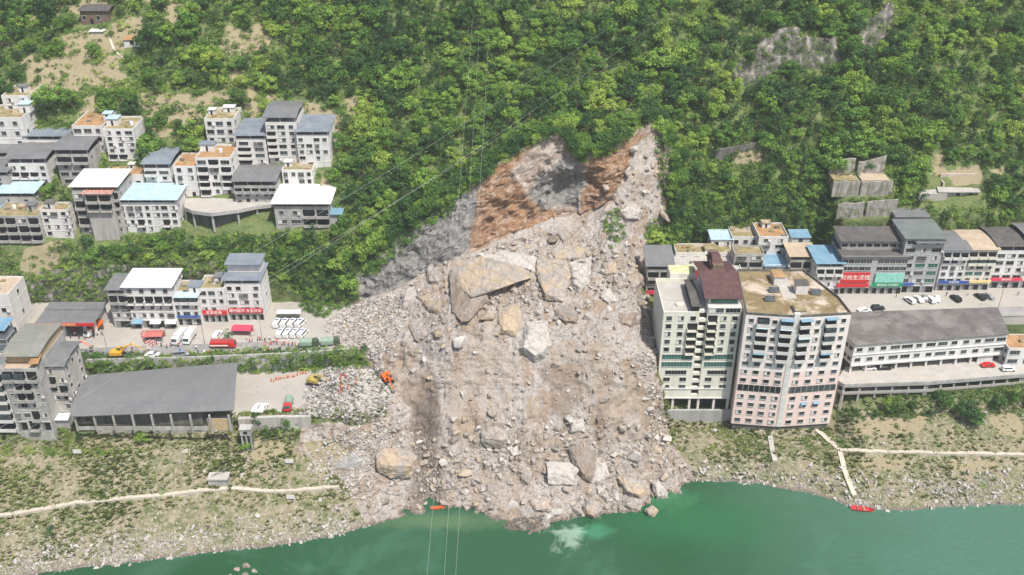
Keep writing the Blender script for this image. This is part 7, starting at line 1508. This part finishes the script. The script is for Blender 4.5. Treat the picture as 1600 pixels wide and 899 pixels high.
# rock islet near the bottom edge
for k, (px, py, s) in enumerate([(372, 890, 1.6), (385, 886, 1.9), (398, 893, 1.3), (384, 899, 1.7), (360, 900, 1.), (408, 903, 1.4), (372, 906, 2.)]):
    o = link('boulder', RM[[0, 4, 3, 4, 0, 1, 4][k]], None, at_z(px, py, .1)); o.scale = (s, s * .8, s * .6); o.rotation_euler = (k, k * 2, k * 3); tag(o, 'dark wet rock of the islet at the bottom edge', 'boulder', 'rocks of the small islet')
def cable(a, b, sag, r, label):
    n = 24; pts = [a.lerp(b, i / n) - Vector((0, 0, sag * 4 * (i / n) * (1 - i / n))) for i in range(n + 1)]; c = pts[0]; mb = MB(); mb.tube([p - c for p in pts], r, 5); tag(mb.build('power_cable', W_('cable', (.33, .33, .33), rough=.7), None, c), label, 'power cable', 'power cables across the gorge')
for k, (t, b) in enumerate([((742, -20), (662, 960)), ((753, -20), (690, 960)), ((768, -20), (708, 960))]):
    cable(at_y(t[0], t[1], 400), at_y(b[0], b[1], 150), 3, .028, ['left', 'middle', 'right'][k] + ' one of three thin cables running down to the river')
for k, (t, b) in enumerate([((985, 20), (-40, 640)), ((1015, 60), (-40, 690)), ((1035, 30), (-40, 720))]):
    cable(at_y(t[0], t[1], 380), at_y(b[0], b[1], 190), 4, .028, ['upper', 'middle', 'lower'][k] + ' one of three thin cables crossing the slope diagonally')
# rockfall dust and smoke rising beside the big rounded boulder
def smoke():
    m = bpy.data.materials.new('smoke'); m.use_nodes = True; nt = m.node_tree; nt.nodes.clear(); out = nt.nodes.new('ShaderNodeOutputMaterial'); pv = nt.nodes.new('ShaderNodeVolumePrincipled'); pv.inputs['Color'].default_value = (.97, .98, 1, 1)
    tc_ = coords(nt, 'Object'); ln = nd(nt, 'ShaderNodeVectorMath', operation='LENGTH'); nt.links.new(tc_, ln.inputs[0]); nz_ = noise(nt, 1.8, 4, .6, tc_, .5)
    a = nd(nt, 'ShaderNodeMath', operation='MULTIPLY_ADD'); a.inputs[1].default_value = -1.; nt.links.new(ln.outputs['Value'], a.inputs[0]); nt.links.new(nz_, a.inputs[2])
    b = nd(nt, 'ShaderNodeMath', operation='MULTIPLY_ADD'); b.use_clamp = False; b.inputs[1].default_value = .30; b.inputs[2].default_value = .11; nt.links.new(a.outputs[0], b.inputs[0])
    c = nd(nt, 'ShaderNodeMath', operation='MAXIMUM'); c.inputs[1].default_value = 0; nt.links.new(b.outputs[0], c.inputs[0]); nt.links.new(c.outputs[0], pv.inputs['Density']); nt.links.new(pv.outputs[0], out.inputs['Volume'])
    p = hit(548, 728)[0]; bm = bmesh.new(); bmesh.ops.create_icosphere(bm, subdivisions=3, radius=1.05); me = bpy.data.meshes.new('smoke'); bm.to_mesh(me); bm.free(); me.materials.append(m)
    o = link('smoke', me, None, p + Vector((-.5, -1, 2.2))); o.scale = (7.5, 3.5, 3.6); o.rotation_euler = (0, R(-14), 0); tag(o, 'thin bluish smoke drifting beside the huge rounded boulder', 'smoke', kind='stuff')
smoke()
# ---------------------------------------------------------------- every repeat gets a label that singles it out
ORD = ['first', 'second', 'third', 'fourth', 'fifth', 'sixth', 'seventh', 'eighth', 'ninth', 'tenth', 'eleventh', 'twelfth', 'thirteenth', 'fourteenth', 'fifteenth', 'sixteenth', 'seventeenth', 'eighteenth']
def single_out():
    by = {}
    for o in COL.objects:
        if o.parent is None and 'label' in o and o.get('kind') is None: by.setdefault(o['label'], []).append(o)
    for lab, os_ in by.items():
        if len(os_) < 2: continue
        P_ = {o.name: to_px(o.location) for o in os_}; os_.sort(key=lambda o: P_[o.name][1]); nb = max(1, round(len(os_) / 9)); per = math.ceil(len(os_) / nb)
        for b in range(nb):
            row = sorted(os_[b * per:(b + 1) * per], key=lambda o: P_[o.name][0])
            rw = '' if nb == 1 else (' top row,' if b == 0 else ' bottom row,' if b == nb - 1 else ' %s row,' % ORD[b])
            for i, o in enumerate(row):
                o['label'] = lab + ',' + rw + (' leftmost' if i == 0 else ' rightmost' if i == len(row) - 1 and i > 0 else ' %s from left' % ORD[i])
single_out()
for o in COL.objects:
    if 'label' in o and len(o['label'].replace(',', ' ').split()) > 16: print('LONG', o['label'])

# ---------------------------------------------------------------- thin summer haze in the gorge
def haze():
    m = bpy.data.materials.new('haze'); m.use_nodes = True; nt = m.node_tree; nt.nodes.clear(); out = nt.nodes.new('ShaderNodeOutputMaterial'); pv = nt.nodes.new('ShaderNodeVolumePrincipled')
    pv.inputs['Color'].default_value = (.93, .96, 1, 1); pv.inputs['Density'].default_value = HAZE; nt.links.new(pv.outputs[0], out.inputs['Volume'])
    mb = MB(); mb.box(-520, 520, -110, 560, -13, 262); tag(mb.build('haze', m), 'thin pale summer haze in the gorge', 'haze', kind='stuff')
HAZE = .00012
haze()
